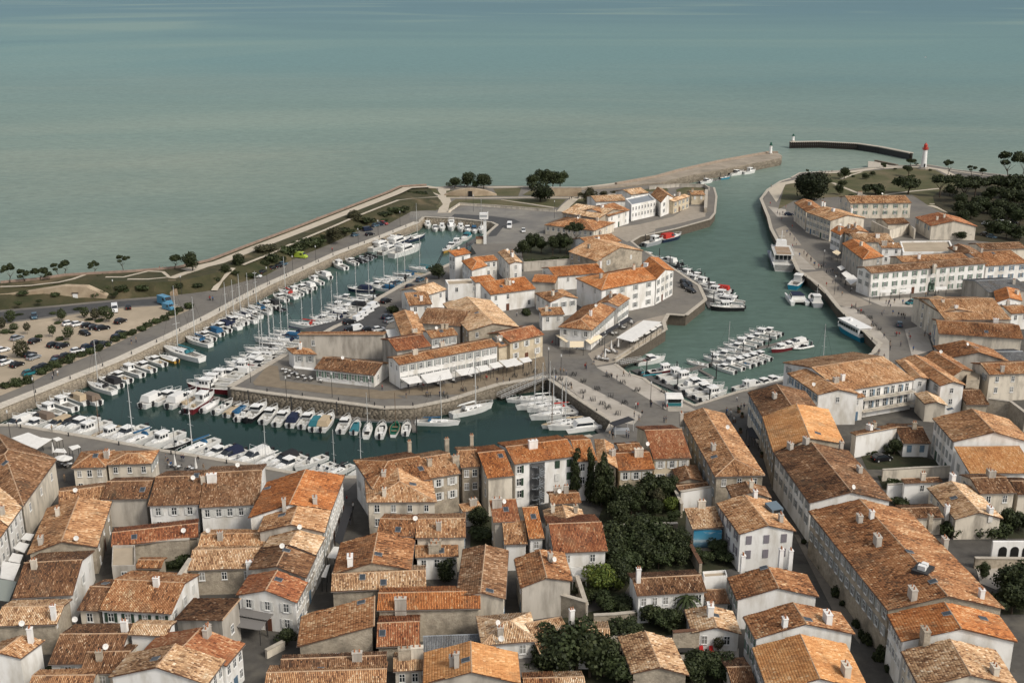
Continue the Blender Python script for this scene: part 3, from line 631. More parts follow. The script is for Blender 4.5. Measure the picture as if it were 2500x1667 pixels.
def tiles_for_plane(P3, e0, e1, fine, seed, toff=0.0):
    """P3: convex polygon (3D) of a roof plane; eave e0->e1; returns V,F,tone of barrel-tile rows"""
    e0 = Vector(e0); u = (Vector(e1) - e0); u.normalize()
    nrm = (P3[1] - P3[0]).cross(P3[2] - P3[0]).normalized()
    if nrm.z < 0: nrm = -nrm
    v = nrm.cross(u).normalized()
    q = [((p - e0).dot(u), (p - e0).dot(v)) for p in P3]; n = len(q)
    wt, lt = (.26, .42) if fine else ((.42, .8) if fine == 0 else (.3, .5))
    us = np.arange(min(a for a, b in q) + wt / 2, max(a for a, b in q), wt)
    rs = np.random.RandomState(seed)
    cu, cv0, cl = [], [], []
    for x in us:
        vs = []
        for k in range(n):
            (x0, y0), (x1, y1) = q[k], q[(k + 1) % n]
            if (x0 - x) * (x1 - x) <= 0 and abs(x1 - x0) > 1e-6: vs.append(y0 + (y1 - y0) * (x - x0) / (x1 - x0))
        if len(vs) < 2: continue
        lo, hi = min(vs), max(vs)
        k = int((hi - lo) / lt) + 1; l2 = (hi - lo) / k
        for j in range(k): cu.append(x); cv0.append(lo + j * l2); cl.append(l2)
    if not cu: return None
    cu = np.array(cu); cv0 = np.array(cv0); cl = np.array(cl); N = len(cu)
    ntile[0] += N
    r = wt * .40; jit = rs.uniform(-.012, .012, N); lift = rs.uniform(.0, .03, N)
    prof = [(-r, .0), (-r * .55, .075), (r * .55, .075), (r, .0)] if fine else [(-r, 0), (-r * .5, .10), (r * .5, .10), (r, 0)]
    V = np.zeros((N, 8, 3)); un_ = np.array(u); vn = np.array(v); nn = np.array(nrm); o = np.array(e0)
    for i, (a, h) in enumerate(prof):
        for e in (0, 1):
            tt = cv0 + (cl * 1.0 if e else -.03); hh = h + (.012 if e else .05) + lift * (0 if e else 1)
            aa = cu + a * (1.0 if e == 0 else .82) + jit
            V[:, i + 4 * e, :] = o + aa[:, None] * un_ + tt[:, None] * vn + hh[:, None] * nn
    base = np.arange(N)[:, None] * 8
    F = np.concatenate([base + np.array([[0, 1, 5, 4]]), base + np.array([[1, 2, 6, 5]]), base + np.array([[2, 3, 7, 6]]), base + np.array([[0, 3, 2, 1]])], 1).reshape(-1, 4)
    sx, sy = rs.uniform(0, 60, 2)
    tone = .47 + toff + .26 * (vnoise(cu / 2.6 + sx, cv0 / 3.5 + sy) - .5) * 2 * .8 + .46 * (vnoise(cu / .34 + sy, cv0 / 1.3 + sx) - .5) + rs.normal(0, .15, N)
    tone = np.where(rs.rand(N) < .07, tone + .35, tone); tone = np.where(rs.rand(N) < .07, tone - .3, tone)
    und = (vnoise(V[:, :, 0] / 2.3 + sx, V[:, :, 1] / 2.3 + sy) - .45) * (.16 if fine is not None else .1)
    V[:, :, 2] += und
    return V.reshape(-1, 3), F, np.repeat(tone, 4)
BLD = []
bcount = 0
def building(label, roof, pts, he, wall='w', tile='t', sl=.3, wins='', ex='', name='house', z0=0.0, ov=.35, fine=None, cat='house', plain=0):
    """roof: gx gy hx hy (x ridge parallel to the front eave P0-P1, y ridge running away), suffix f/b = hipped at that end; sx/sy = single slope, fl = flat, sr = high at the front
    pts: 'code:x,y x,y ...' corners P0 front left, P1 front right, P2 back right, P3 back left ('_' = unknown) or 'R x,y' a point of the ridge"""
    global bcount; bcount += 1
    C = [None] * 4; rid = None; k = 0; isR = False; code = 'a'
    for tkn in pts.split():
        if tkn[-1] == ':': code = tkn[:-1]; continue
        if tkn == 'R': isR = True; continue
        if tkn == '_': k += 1; continue
        a, b = [float(z) for z in tkn.split(',')]
        if isR: rid = px(code, a, b); isR = False
        else: C[k] = at(code, a, b, he); k += 1
    kind = roof[:2]; hipf = 'f' in roof[2:]; hipb = 'b' in roof[2:]
    if rid:
        d = (C[1] - C[0]); d.z = 0; d.normalize(); n = Vector((-d.y, d.x, 0)); n = n if n.y > 0 else -n
        lo, hi = .8, 22.0
        for _ in range(30):
            m_ = (lo + hi) / 2; z = he + sl * m_
            p = C[0] + n * m_; p.z = z; q_ = C[1] + n * m_; q_.z = z; A = pj(p); B = pj(q_)
            yy = A[1] + (B[1] - A[1]) * (rid[0] - A[0]) / (B[0] - A[0])
            if yy > rid[1]: lo = m_
            else: hi = m_
        dep = lo * (1 if kind[0] == 's' else 2); C[2] = C[1] + n * dep; C[3] = C[0] + n * dep
    for _ in range(2):
        if C[0] is None and C[3]: C[0] = C[1] + C[3] - C[2]
        if C[1] is None: C[1] = C[0] + C[2] - C[3]
        if C[2] is None: C[2] = C[1] + C[3] - C[0]
        if C[3] is None: C[3] = C[0] + C[2] - C[1]
    cen = sum(C, Vector()) / 4; root = empty(name, (cen.x, cen.y, z0)); tag(root, label, cat)
    C = [Vector((p.x - cen.x, p.y - cen.y, he - z0)) for p in C]; heL = he - z0
    rw = W[wall]; fy = cen.y; fine = (1 if fy < 330 else (None if fy < 480 else 0)) if fine is None else fine
    # ridge and planes
    mid = lambda a, b: (a + b) / 2
    planes = []; ridges = []
    wx = (C[3] - C[0]).length / 2; wy = (C[1] - C[0]).length / 2
    up = lambda p, h: Vector((p.x, p.y, heL + h))
    if kind in ('gx', 'hx'):
        h = sl * wx; r0 = up(mid(C[0], C[3]), h); r1 = up(mid(C[1], C[2]), h); L = (r1 - r0).length
        a0 = hipf or kind == 'hx'; a1 = hipb or kind == 'hx'; s = min(wx, L * .45)
        R0 = r0.lerp(r1, s / L) if a0 else r0; R1 = r1.lerp(r0, s / L) if a1 else r1
        planes = [([C[0], C[1], R1, R0], C[0], C[1]), ([C[2], C[3], R0, R1], C[2], C[3])]
        if a0: planes.append(([C[3], C[0], R0], C[3], C[0])); ridges += [(C[0], R0), (C[3], R0)]
        if a1: planes.append(([C[1], C[2], R1], C[1], C[2])); ridges += [(C[1], R1), (C[2], R1)]
        ridges.append((R0, R1)); gable = [None if a1 else (1, 2, r1), None if a0 else (3, 0, r0)]
    elif kind in ('gy', 'hy'):
        h = sl * wy; r0 = up(mid(C[0], C[1]), h); r1 = up(mid(C[3], C[2]), h); L = (r1 - r0).length
        a0 = hipf or kind == 'hy'; a1 = hipb or kind == 'hy'; s = min(wy, L * .45)
        R0 = r0.lerp(r1, s / L) if a0 else r0; R1 = r1.lerp(r0, s / L) if a1 else r1
        planes = [([C[1], C[2], R1, R0], C[1], C[2]), ([C[3], C[0], R0, R1], C[3], C[0])]
        if a0: planes.append(([C[0], C[1], R0], C[0], C[1])); ridges += [(C[0], R0), (C[1], R0)]
        if a1: planes.append(([C[2], C[3], R1], C[2], C[3])); ridges += [(C[3], R1), (C[2], R1)]
        ridges.append((R0, R1)); gable = [None if a0 else (0, 1, r0), None if a1 else (2, 3, r1)]
    else:
        k2 = dict(sx=(0, 1, 2, 3), sr=(2, 3, 0, 1), sy=(1, 2, 3, 0), sl=(3, 0, 1, 2), fl=(0, 1, 2, 3))[kind]
        h = (0.04 if kind == 'fl' else sl) * (2 * wx if kind in ('sx', 'sr', 'fl') else 2 * wy)
        D = [Vector(p) for p in C]
        if kind == 'sr': D = [p - Vector((0, 0, h)) for p in D]; heL -= h    # front corners given at the high edge
        a, b, c_, d_ = [D[q] for q in k2]; c_ = c_ + Vector((0, 0, h)); d_ = d_ + Vector((0, 0, h))
        planes = [([a, b, c_, d_], a, b)]; gable = None; ridges.append((d_, c_)); C2 = [None] * 4
        for q, pnt in zip(k2, (a, b, c_, d_)): C2[q] = pnt
        C = [Vector((p.x, p.y, heL)) for p in C]
    # roof height function
    def rz(x, y):
        best = 1e9
        for pl, _, _ in planes:
            n = (pl[1] - pl[0]).cross(pl[2] - pl[0]); 
            if abs(n.z) < 1e-6: continue
            z = pl[0].z - (n.x * (x - pl[0].x) + n.y * (y - pl[0].y)) / n.z; best = min(best, z)
        return best
    # walls
    ins = []
    for k in range(4):
        p = C[k]; a = (C[(k + 1) % 4] - p); b = (C[(k - 1) % 4] - p); a.z = b.z = 0
        ia = ov if kind != 'fl' else -.05; la = a.length; lb = b.length
        ins.append(p + a * min(.3, ia / la) + b * min(.3, ia / lb))
    mb = MB(); loop = []
    for k in range(4):
        p = ins[k]; q = ins[(k + 1) % 4]; loop.append(p)
        loop.append((p + q) / 2)
    if kind == 'fl': top = [Vector((p.x, p.y, heL + .5)) for p in loop]
    else: top = [Vector((p.x, p.y, rz(p.x, p.y) - .06)) for p in loop]
    bot = [Vector((p.x, p.y, -.3)) for p in loop]
    cc = sum(loop, Vector()) / 8
    for k in range(8):
        j = (k + 1) % 8; mb.poly([bot[k], bot[j], top[j], top[k]])
    if kind == 'fl':
        it = [Vector((p.x + (cc.x - p.x) * .06, p.y + (cc.y - p.y) * .06, heL + .5)) for p in loop]; ib = [Vector((p.x, p.y, heL)) for p in it]
        for k in range(8): j = (k + 1) % 8; mb.poly([top[k], top[j], it[j], it[k]]); mb.poly([it[k], it[j], ib[j], ib[k]])
        wl = mb.build('wall', rw, root)
        mb = MB(); mb.poly(ib[::-1] if False else ib); mb.build('roof', MATS['zinc'] if tile == 'z' else (M_GRAVEL if tile == 'f' else M_COPE), root)
    else:
        wl = mb.build('wall', rw, root)
        mb = MB()
        for pl, _, _ in planes:
            lo_ = [p - Vector((0, 0, .14)) for p in pl]; mb.hexa(lo_, pl)
        rf = mb.build('roof', M_SLAB if tile != 'z' else MATS['zinc'], root)
        Vs, Fs, Ts = [], [], []; off = 0
        for i, (pl, a, b) in enumerate(planes):
            r_ = tiles_for_plane(pl, a, b, fine, bcount * 7 + i, ((bcount * 37) % 11 - 5) * .022)
            if r_ is None: continue
            Vs.append(r_[0]); Fs.append(r_[1] + off); Ts.append(r_[2] + (.0, -.06, .03, .03)[i % 4]); off += len(r_[0])
        if Vs:
            o = link('roof_tiles', np_mesh('roof_tiles', np.concatenate(Vs), np.concatenate(Fs), np.concatenate(Ts), MATS['tile_' + tile]), rf); o['kind'] = 'stuff'
        mb = MB()
        for a, b in ridges: mb.tube(a + Vector((0, 0, .04)), b + Vector((0, 0, .04)), .13, 6)
        mb.build('ridge_cap', M_RIDGE if tile != 'z' else M_ZINC, root)
        for pl, a, b in planes:
            mb = MB(); d = (b - a).normalized(); n = Vector((d.y, -d.x, 0))
            mb.tube(a + n * .08 - Vector((0, 0, .1)), b + n * .08 - Vector((0, 0, .1)), .07, 5); mb.build('gutter', M_GUT, root)
    # windows:  'F2x4g' face, storeys, columns, shutter colour (n none, capital = all closed); optional '@top' lowers the first row
    faces = dict(F=(0, 1), R=(1, 2), B=(2, 3), L=(3, 0)); done = set()
    specs = wins.split()
    have = {s[0] for s in specs}
    if not plain:
        for f_, (i0, i1) in faces.items():
            if f_ in have: continue
            a = ins[i0]; b = ins[i1]; L = (b - a).length
            n = (b - a).cross(Vector((0, 0, 1))); vis = (Vector((0, 0, 0)) - (cen + mid(a, b))).dot(n) > 0
            if vis and L > 4: specs.append('%s%dx%d%s' % (f_, max(1, int(heL / 3)), max(1, int(L / (3.4 if f_ == 'F' else 3.8))), R.choice('wenb') if wall != 'g' else 'n') + ('~' if 1 else ''))
    for sp in specs:
        sparse = '~' in sp; sp = sp.replace('~', ''); dt = 0.0
        if '@' in sp: sp, q = sp.split('@'); dt = float(q)
        if sp[0] not in faces or sp[1] == '0': continue
        i0, i1 = faces[sp[0]]; a = ins[i0]; b = ins[i1]; nr_ = int(sp[1]); ncol, shc = sp[3:].rstrip('abcdefghijklmnopqrstuvwxyzABCDEFGHIJKLMNOPQRSTUVWXYZ'), sp[-1]; ncol = int(ncol)
        d = (b - a); d.z = 0; L = d.length; d.normalize(); n = Vector((d.y, -d.x, 0)); ang = math.atan2(d.y, d.x)
        for rr in range(nr_):
            zc = heL - 1.15 - dt - .25 - rr * 2.85
            if zc < 1.0: continue
            for cc_ in range(ncol):
                if sparse and R.random() < .35: continue
                s = L * (cc_ + .5) / ncol + (R.uniform(-.25, .25) if sparse else 0); p = a + d * s + n * .02
                sc = R.uniform(.85, 1.0) if fine else 1.0
                isdoor = zc < 2.3 and rr > 0 and (cc_ % 3 == 1)
                if isdoor:
                    link('door', DOOR[R.choice('bgrw')], root, (p.x, p.y, 0.0), ang); continue
                if shc.isupper() or (sparse and R.random() < .3 and shc != 'n'):
                    link('shutter', CLOSED[shc.lower()], root, (p.x, p.y, zc), ang); continue
                wo = link('window', WIN_F, root, (p.x, p.y, zc), ang); link('pane', R.choice(GL3), wo)
                wo.scale = (sc, 1, sc if shc == 'n' else 1)
                if shc != 'n' and L / ncol > 1.9:
                    for sg in (-.78, .78): q = p + d * sg; link('shutter', SHM[shc], root, (q.x, q.y, zc), ang)
    # extras: 'c0w:code,x,y' chimney, 'k:..' skylight, 'd:..' dish   (pixel on the roof)
    def onroof(code, x, y):
        z = he + .8
        for _ in range(8):
            p = at(code, x, y, z); z = rz(p.x - cen.x, p.y - cen.y) + z0
            if z > 60: z = he
        return Vector((p.x - cen.x, p.y - cen.y, z - z0))
    exs = ex.split()
    if kind != 'fl' and not exs and not plain:
        for _ in range(R.choice((0, 1, 1, 2))):
            u_, v_ = R.uniform(.15, .85), R.uniform(.3, .7); p = C[0].lerp(C[1], u_).lerp(C[3].lerp(C[2], u_), v_)
            exs.append('c%d%s@%.2f,%.2f' % (R.choice((0, 1, 3, 0)), R.choice('pgy' + wall), p.x, p.y))
        if R.random() < .5: p = C[0].lerp(C[1], R.uniform(.2, .8)).lerp(C[3].lerp(C[2], .5), R.uniform(.3, .7)); exs.append('k@%.2f,%.2f' % (p.x, p.y))
        if R.random() < .4: p = C[0].lerp(C[1], R.uniform(.2, .8)).lerp(C[3].lerp(C[2], .5), R.uniform(.4, .8)); exs.append('d@%.2f,%.2f' % (p.x, p.y))
    yaw = math.atan2(C[1].y - C[0].y, C[1].x - C[0].x)
    for e in exs:
        if '@' in e: hd, q = e.split('@'); x, y = [float(t) for t in q.split(',')]; p = Vector((x, y, rz(x, y)))
        else: hd, q = e.split(':'); cd, x, y = q.split(','); p = onroof(cd, float(x), float(y))
        if hd[0] == 'c':
            me_, wx_, hh = CHIM[int(hd[1]), hd[2] if hd[2] in 'wpgy' else 'p']; o = link('chimney', me_, root, p, yaw + (0 if kind[1] == 'x' else math.pi / 2))
            for s_ in (-.5, .5): link('chimney_pot', POT, o, (s_ * wx_, 0, hh + .1))
        elif hd[0] == 'd': link('satellite_dish', DISH, root, p, R.uniform(-.3, .5))
        elif hd[0] == 'k':
            for pl, a, b in planes:
                n = (pl[1] - pl[0]).cross(pl[2] - pl[0]).normalized(); n = n if n.z > 0 else -n
                z = pl[0].z - (n.x * (p.x - pl[0].x) + n.y * (p.y - pl[0].y)) / n.z
                if abs(z - p.z) < .02:
                    u_ = (b - a).normalized(); v_ = n.cross(u_); M = Matrix((u_, v_, n)).transposed().to_4x4()
                    o = link('skylight', SKY_F, root); M.translation = p + n * .06; o.matrix_basis = M; link('pane', SKY_G, o); break
    BLD.append(root); return root, C, ins, cen
B = building
# ------------------------------------------------------------------ bottom left quarter
B('big brown-roofed building at the left edge with a long pale blank wall facing the street', 'hyb', 'a: _ 222,1112 540,672 -40,412', 7.4, 'p', 'b', .26, 'R1x3n@.8 F0', ex='k:a,50,710')
B('pale-tiled narrow street house below the big brown roof, grey chimney block on its slope', 'gy', 'a: _ 78,1312 218,1116 -330,880', 7.0, 'w', 'c', .26, 'R2x3n', ex='c0g:a,20,1200')
B('street house in the bottom left corner with white awnings over its shop', 'gy', 'a: _ -90,1540 74,1316 -420,1090', 6.8, 'w', 'n', .26, 'R2x4n')
B('orange-roofed end of the detached cafe building by the quay, with a dark dormer', 'hxf', 'a: 683,757 1010,742 R 850,625', 6.0, 'p', 't', .25, 'F2x3n', ex='k:a,915,640 c0g:a,1020,660')
B('right half of the detached cafe building by the quay, with pale side wall', 'hxb', 'a: 1012,722 1450,710 R 1250,615', 6.0, 'p', 't', .25, 'F1x3n R1x3e', ex='c0w:a,1030,650')
B('ribbed brown roof over a grey recessed courtyard wall with two satellite dishes', 'gx', 'a: 962,1055 1408,1045 R 1230,880', 6.0, 'g', 'b', .3, 'F0', ex='k:a,1365,965')
B('brown-roofed white house with a timber-boarded bay above the courtyard', 'gx', 'a: 1410,1115 1903,1100 R 1650,835', 6.0, 'w', 'b', .3, 'F2x3w', ex='d:a,1850,885 c0p:a,1950,900 k:a,1880,830')
B('long brown ribbed roof with a white parapet gable at its right end', 'gx', 'a: 1905,1132 2480,1100 R 2260,787', 6.0, 'w', 'b', .3, 'F1x5w')
r_, C_, I_, c_ = B('rambling tan roof above the left street with an orange mossy valley', 'gy', 'b: 262,335 930,265 a: 1068,1078', 5.4, 's', 'n', .3, 'R2x3n F0', ex='d:b,738,225 c0p:a,555,1210 c1g:b,395,235')
B('low stone outbuilding at the far end of the rambling tan roof', 'gx', 'a: 560,1130 1040,1065 R 800,950', 4.6, 's', 'n', .28, 'F0', ex='d:a,728,1005')
B('brown house with a white front, blue shutters and a beige gable on its right', 'gx', 'b: 115,757 695,724 R 600,400', 5.5, 'w', 'b', .3, 'F1x2b', ex='c0p:b,330,470')
B('small dark-roofed house tucked between two brown-roofed white houses', 'gx', 'b: 735,868 950,880 R 930,645', 5.0, 'p', 'b', .3, 'F1x1n', ex='k:b,1010,620')
B('ribbed brown roof with a white chimney over a white wall with dark green shutters', 'gx', 'b: 945,868 1640,905 R 1400,592', 5.5, 'w', 't', .3, 'F1x4d', ex='c0w:b,1500,640')
B('large shaggy brown roof sloping to the right beside the green-shuttered house', 'sl', 'b: 1670,960 2140,1090 2315,880', 5.0, 'g', 'b', .24, 'F0', ex='c0g:b,1990,1100')
B('cream-tiled house near the left edge with a tall pale chimney stack', 'gx', 'b: -60,1022 545,1005 R 420,832', 5.5, 's', 'c', .28, 'F0 R0', ex='c2w:b,520,960 d:b,215,1045')
B('tan-roofed house in the lower left corner with a bright white gable wall', 'gy', 'b: -220,1340 200,1330 430,1160', 5.8, 'w', 'n', .32, 'F0 R0', ex='c2w:b,300,1180')
B('dark brown roof over a small white front with one shuttered window', 'gx', 'b: 458,1387 1130,1380 R 880,1098', 4.8, 'w', 'b', .3, 'F1x2e', ex='d:b,728,1005')
B('small cream roof above a white triangular wall in the lower left', 'gx', 'b: 1225,1105 1600,1120 R 1400,1005', 6.4, 'w', 'c', .28, 'F0', ex='c0w:b,1195,1060')
B('large reddish-brown roof ending at the white street front, lower left', 'gy', 'b: 1330,1300 2165,1405 2345,1195', 6.0, 'w', 'r', .28, 'R2x3n F0', ex='c1g:b,1985,1120')
B('cream and brown gable with a yellow ridge line above the lower left street', 'gy', 'b: 1040,1510 1985,1580 2155,1348', 6.6, 'w', 'c', .3, 'R2x3n F0')
B('small dark outbuilding roof at the bottom, left of the cream gable', 'gx', 'b: 760,1480 1190,1470 R 1180,1265', 4.4, 'p', 'b', .3)
B('tan strip of ribbed roof cut by the bottom edge near the left corner', 'gx', 'b: 240,1660 860,1650 R 600,1495', 4.6, 'p', 'n', .3, plain=1)
B('ribbed cream roof above a grey stone wall with a narrow door', 'gx', 'b: 1795,490 2480,465 R 2100,290', 5.0, 's', 'c', .3, 'F1x3n', ex='c1w:e,440,470')
B('mottled cream roof with a satellite dish behind the ribbed cream roof', 'gx', 'b: 1880,295 2560,285 R 2150,140', 5.4, 'g', 'n', .3, 'F0', ex='d:b,2000,150 c0g:b,2110,200')
B('reddish lean roof below the courtyard wall with the two satellite dishes', 'gx', 'b: 1062,265 1900,170 R 1400,95', 4.2, 's', 'r', .24, 'F0', ex='k:b,1285,175 d:b,1760,150')
B('low rubble-walled yard building with an orange lean-to in the lower left', 'gx', 'b: 1290,470 1540,470 R 1430,390', 2.6, 's', 't', .3, plain=1)
B('pale rendered annex between the brown house and the rubble yard wall', 'fl', 'b: 1075,470 1290,465 1290,270', 4.2, 'g', 'f', wins='F1x1n', plain=1)
# ------------------------------------------------------------------ middle bottom
B('bright orange roof with a long shuttered street front, near the quay corner', 'gy', 'd: 415,838 1212,762 1338,432', 8.2, 'w', 'o', .26, 'R3x8e F0', ex='c0g:d,760,730 c1g:d,1055,700 k:d,600,560')
B('cream-tiled street house with a grey stepped gable below the bright orange roof', 'gy', 'd: 505,975 1145,978 1212,760', 8.0, 'g', 'n', .26, 'R3x4e F0', ex='k:d,740,815')
B('cream-tiled street house, third below the quay corner', 'gy', 'd: 560,1120 1062,1192 1150,1022', 7.0, 'w', 'c', .26, 'R2x4e F0')
B('brown gabled street house with air conditioners on its grey end wall', 'gy', 'e: 420,480 968,560 1070,340', 6.5, 'g', 'b', .26, 'R2x4w F0')
B('white gabled corner house with a shaggy red-brown roof beside the dark courtyard', 'gy', 'e: 300,728 880,798 985,602', 6.0, 'w', 'r', .3, 'F2x3w R2x4w')
B('broad brown gabled roof with a white chimney, right of the shop-lined street', 'gy', 'e: 1225,525 1975,480 2012,190', 6.4, 's', 't', .26, 'F0 L2x4n', ex='c3w:e,1393,440 k:e,1660,340 k:e,1860,100')
B('ribbed brown roof with a satellite dish behind the broad gabled roof', 'gx', 'd: 1640,1005 2005,1015 R 1850,850', 7.0, 'p', 't', .28, 'F0', ex='d:d,2015,885 k:d,1850,955')
B('mottled ribbed roof over a beige wall in the block behind the quay row', 'gx', 'h: 55,1228 540,1218 R 300,1042', 7.0, 'p', 'n', .28, 'F0', ex='c0g:h,280,1150')
B('low ribbed lean-to with a white rear wall and a wide window', 'sx', 'h: 52,1412 470,1400 R 280,1292', 4.6, 'w', 'n', .26, 'F2x3n')
B('long ribbed cream roof with two skylights across the middle of the block', 'gx', 'e: 1205,692 2120,650 R 1650,508', 5.4, 's', 'c', .3, 'F0', ex='k:e,1510,560 k:e,1710,610')
B('wedge-shaped red-brown roof over a tall grey stone wall with one window', 'sl', 'e: 885,1218 1625,1160 1630,870', 4.6, 's', 't', .22, 'F1x1n@1.2', ex='k:e,1500,800')
B('ribbed orange roof with a grey box dormer above a bare stone wall', 'gx', 'e: 1645,872 2640,852 R 2000,702', 6.0, 's', 'o', .3, 'F0', ex='c3g:e,1875,850')
B('red ribbed roof with a small skylight, left of the bare stone wall', 'gx', 'e: 1640,1222 2060,1205 R 1850,988', 4.6, 's', 'r', .28, 'F0', ex='k:e,1700,1095')
B('low grey corrugated roof below the bare stone wall', 'sx', 'e: 2085,1312 2650,1290 R 2360,1112', 2.9, 'g', 'z', .2, 'F0', plain=1)
B('dark ribbed roof strip near the bottom, right of the small square', 'gx', 'e: 715,1440 1735,1398 R 1250,1322', 6.0, 's', 'b', .28, 'F0', ex='c1g:e,1460,1350 k:e,1110,1455')
B('long orange-cream ribbed roof on the bottom edge, below the dark ribbed strip', 'gx', 'e: 560,1640 1735,1600 R 1200,1450', 5.6, 'w', 'n', .28, plain=1)
B('small cream lean-to roof joining the big smooth tan roof near the bottom', 'gx', 'e: 1800,1455 2095,1442 R 2000,1322', 3.8, 'g', 'c', .26, 'F1x2n')
B('big smooth tan gabled roof on the bottom edge with two thin chimneys', 'gy', 'i: 130,1575 1060,1572 1030,1275', 5.6, 'g', 'l', .28, 'F0', ex='c0g:i,405,1400 c2g:i,452,1420 k:i,540,1352')
B('cream ribbed roof with two satellite dishes above a boarded deck', 'hxf', 'i: 690,1205 1232,1165 R 1070,968', 5.6, 'w', 'c', .3, 'F1x2n', ex='d:i,838,1040 d:i,880,1190 c0g:i,870,1120')
B('cream ribbed roof with a white chimney at its upper right corner, behind the dark tree', 'sx', 'i: 1245,1295 1600,1225 R 1400,945', 4.8, 'w', 'c', .26, 'F0', ex='c2w:i,1550,1000')
B('small cream ribbed roof standing right of the white chimney', 'gx', 'i: 1600,1240 1925,1245 R 1750,1048', 3.8, 'w', 'c', .28, plain=1)
B('tall brown gabled roof with a skylight at its lower corner, left of the dark passage', 'gy', 'i: 445,745 915,762 945,300', 6.6, 'p', 'b', .26, 'F0', ex='k:i,765,690')
B('rust-orange gabled roof with a satellite dish above a ruined stone wall', 'gy', 'i: 1060,658 1560,592 1480,322', 6.4, 'g', 't', .28, 'F0', ex='c0g:i,1345,400 d:i,1378,430')
B('even brown ribbed roof over a white house with wide glass doors and a slatted pergola', 'gx', 'h: 1375,1372 1895,1350 R 1580,1085', 6.0, 'w', 'r', .28, 'F2x2n')
B('narrow vivid orange tiled roof with a slim skylight', 'sx', 'h: 1140,1237 1292,1227 R 1170,930', 6.4, 'w', 'o', .28, 'F1x1n', ex='k:h,1185,1025')
B('white and rust ribbed lean roof left of the vivid orange roof', 'sx', 'h: 905,1290 1132,1282 R 960,1068', 5.4, 'w', 'n', .24, 'F0 L1x3n')
B('dark weathered ribbed roof above the white and rust lean roof', 'sx', 'h: 800,1078 1062,1062 R 920,860', 7.0, 'g', 'r', .24, 'F0')
B('cream shaggy gabled roof right of the vivid orange roof', 'gy', 'h: 1310,1100 1690,1092 1645,955', 5.6, 's', 'c', .3, 'F0')
B('small brown-roofed stone hut behind the cream shaggy gable', 'gx', 'h: 1352,905 1640,890 R 1480,800', 4.8, 's', 't', .3, 'F0')
B('tiny ochre lean-to at the foot of the stone town house', 'sx', 'h: 510,980 700,945 R 600,885', 3.4, 'w', 'n', .2, 'F1x2n')
# quay row
B('orange-tiled left part of the tall white quay building, with beige end wall', 'gx', 'h: 742,657 1003,628 R 870,392', 8.4, 'p', 'o', .26, 'F0', ex='k:h,870,445')
r_wh, C_wh, I_wh, c_wh = B('tall white quay building with green shutters and an open spiral stair', 'gx', 'h: 1003,522 1605,442 R 1400,296', 9.6, 'w', 'o', .24, 'F0', ex='c3w:h,1180,370')
B('orange-tiled right end of the tall white quay building', 'gx', 'h: 1605,497 1795,485 R 1620,290', 8.8, 'w', 'o', .26, 'F2x2d', ex='k:h,1245,420')
B('stained grey-brown town house with white windows in the quay row', 'gx', 'h: 490,556 682,542 R 600,384', 8.6, 's', 'n', .28, 'F2x2n', ex='c2y:h,595,350')
B('old stone town house with open white shutters on its balcony', 'gx', 'h: 200,657 492,606 R 300,432', 8.4, 's', 'n', .28, 'F2x2w', ex='k:h,108,568 c1y:h,440,500 c0y:h,190,540 c0y:h,355,345')
B('hipped tan roof over a cream front at the head of the shop street', 'gyf', 'd: 1550,690 2218,686 2165,440', 7.8, 'p', 'n', .28, 'F2x4n', ex='c1g:d,1715,450 c0p:d,1720,630 k:d,1990,520')
B('orange hipped corner roof overlooking the water at the gap in the quay row', 'gxf', 'd: 1605,560 2165,468 R 1960,265', 8.4, 'w', 't', .26, 'F0', ex='c2y:d,1960,215')
B('mottled orange roof sloping to the causeway, right end of the quay row', 'gy', 'h: 1800,505 1990,562 1950,335', 7.4, 'y', 'n', .26, ex='c1g:h,1940,440')
B('red-orange roof over a honey stone front with white shutters, behind the garden trees', 'gx', 'h: 2000,582 2345,567 R 2130,412', 6.0, 'y', 'o', .28, 'F2x3w')
B('short reddish roof between the causeway and the honey stone house', 'gx', 'h: 2010,407 2230,392 R 2120,325', 6.6, 'w', 't', .28, 'F0')
B('large rust-coloured roof with a dish at its corner, above a white-shuttered front', 'gx', 'j: 372,670 742,655 R 480,388', 6.6, 'y', 'r', .3, 'F2x3w', ex='d:j,312,560')
B('long brown hipped roof running toward the market square, dish and skylights on it', 'gyf', 'j: 965,838 1440,822 1052,232', 7.8, 's', 'n', .3, 'F1x3n L2x8e', ex='k:j,955,650 c1g:j,945,580 c0g:j,640,290 d:j,1080,400')
B('small dark gabled outbuilding wedged left of the long hipped roof', 'gy', 'j: 600,890 850,880 785,730', 4.0, 's', 'b', .3, plain=1)
B('low dark roof behind the white garden wall', 'gx', 'j: 640,1005 945,968 R 760,905', 3.2, 'g', 'b', .22, plain=1)
B('ribbed cream garden house carrying a painted blue sky mural', 'sx', 'j: 745,1337 1048,1317 R 850,1132', 5.0, 'p', 'c', .26, 'F0', ex='c1p:j,832,1130')
B('tall white house with mauve shutters and a blue metal roof dormer', 'gy', 'j: 1195,1387 1737,1357 _ 978,1090', 7.6, 'w', 'n', .28, 'F2x3M L2x3m', ex='c0w:j,1345,1040 c0g:j,1590,1270')
B('older shaggy roof behind the tall white house with mauve shutters', 'gy', 'j: 1120,1030 1500,1040 1440,935', 7.2, 'p', 'b', .3, 'F0')
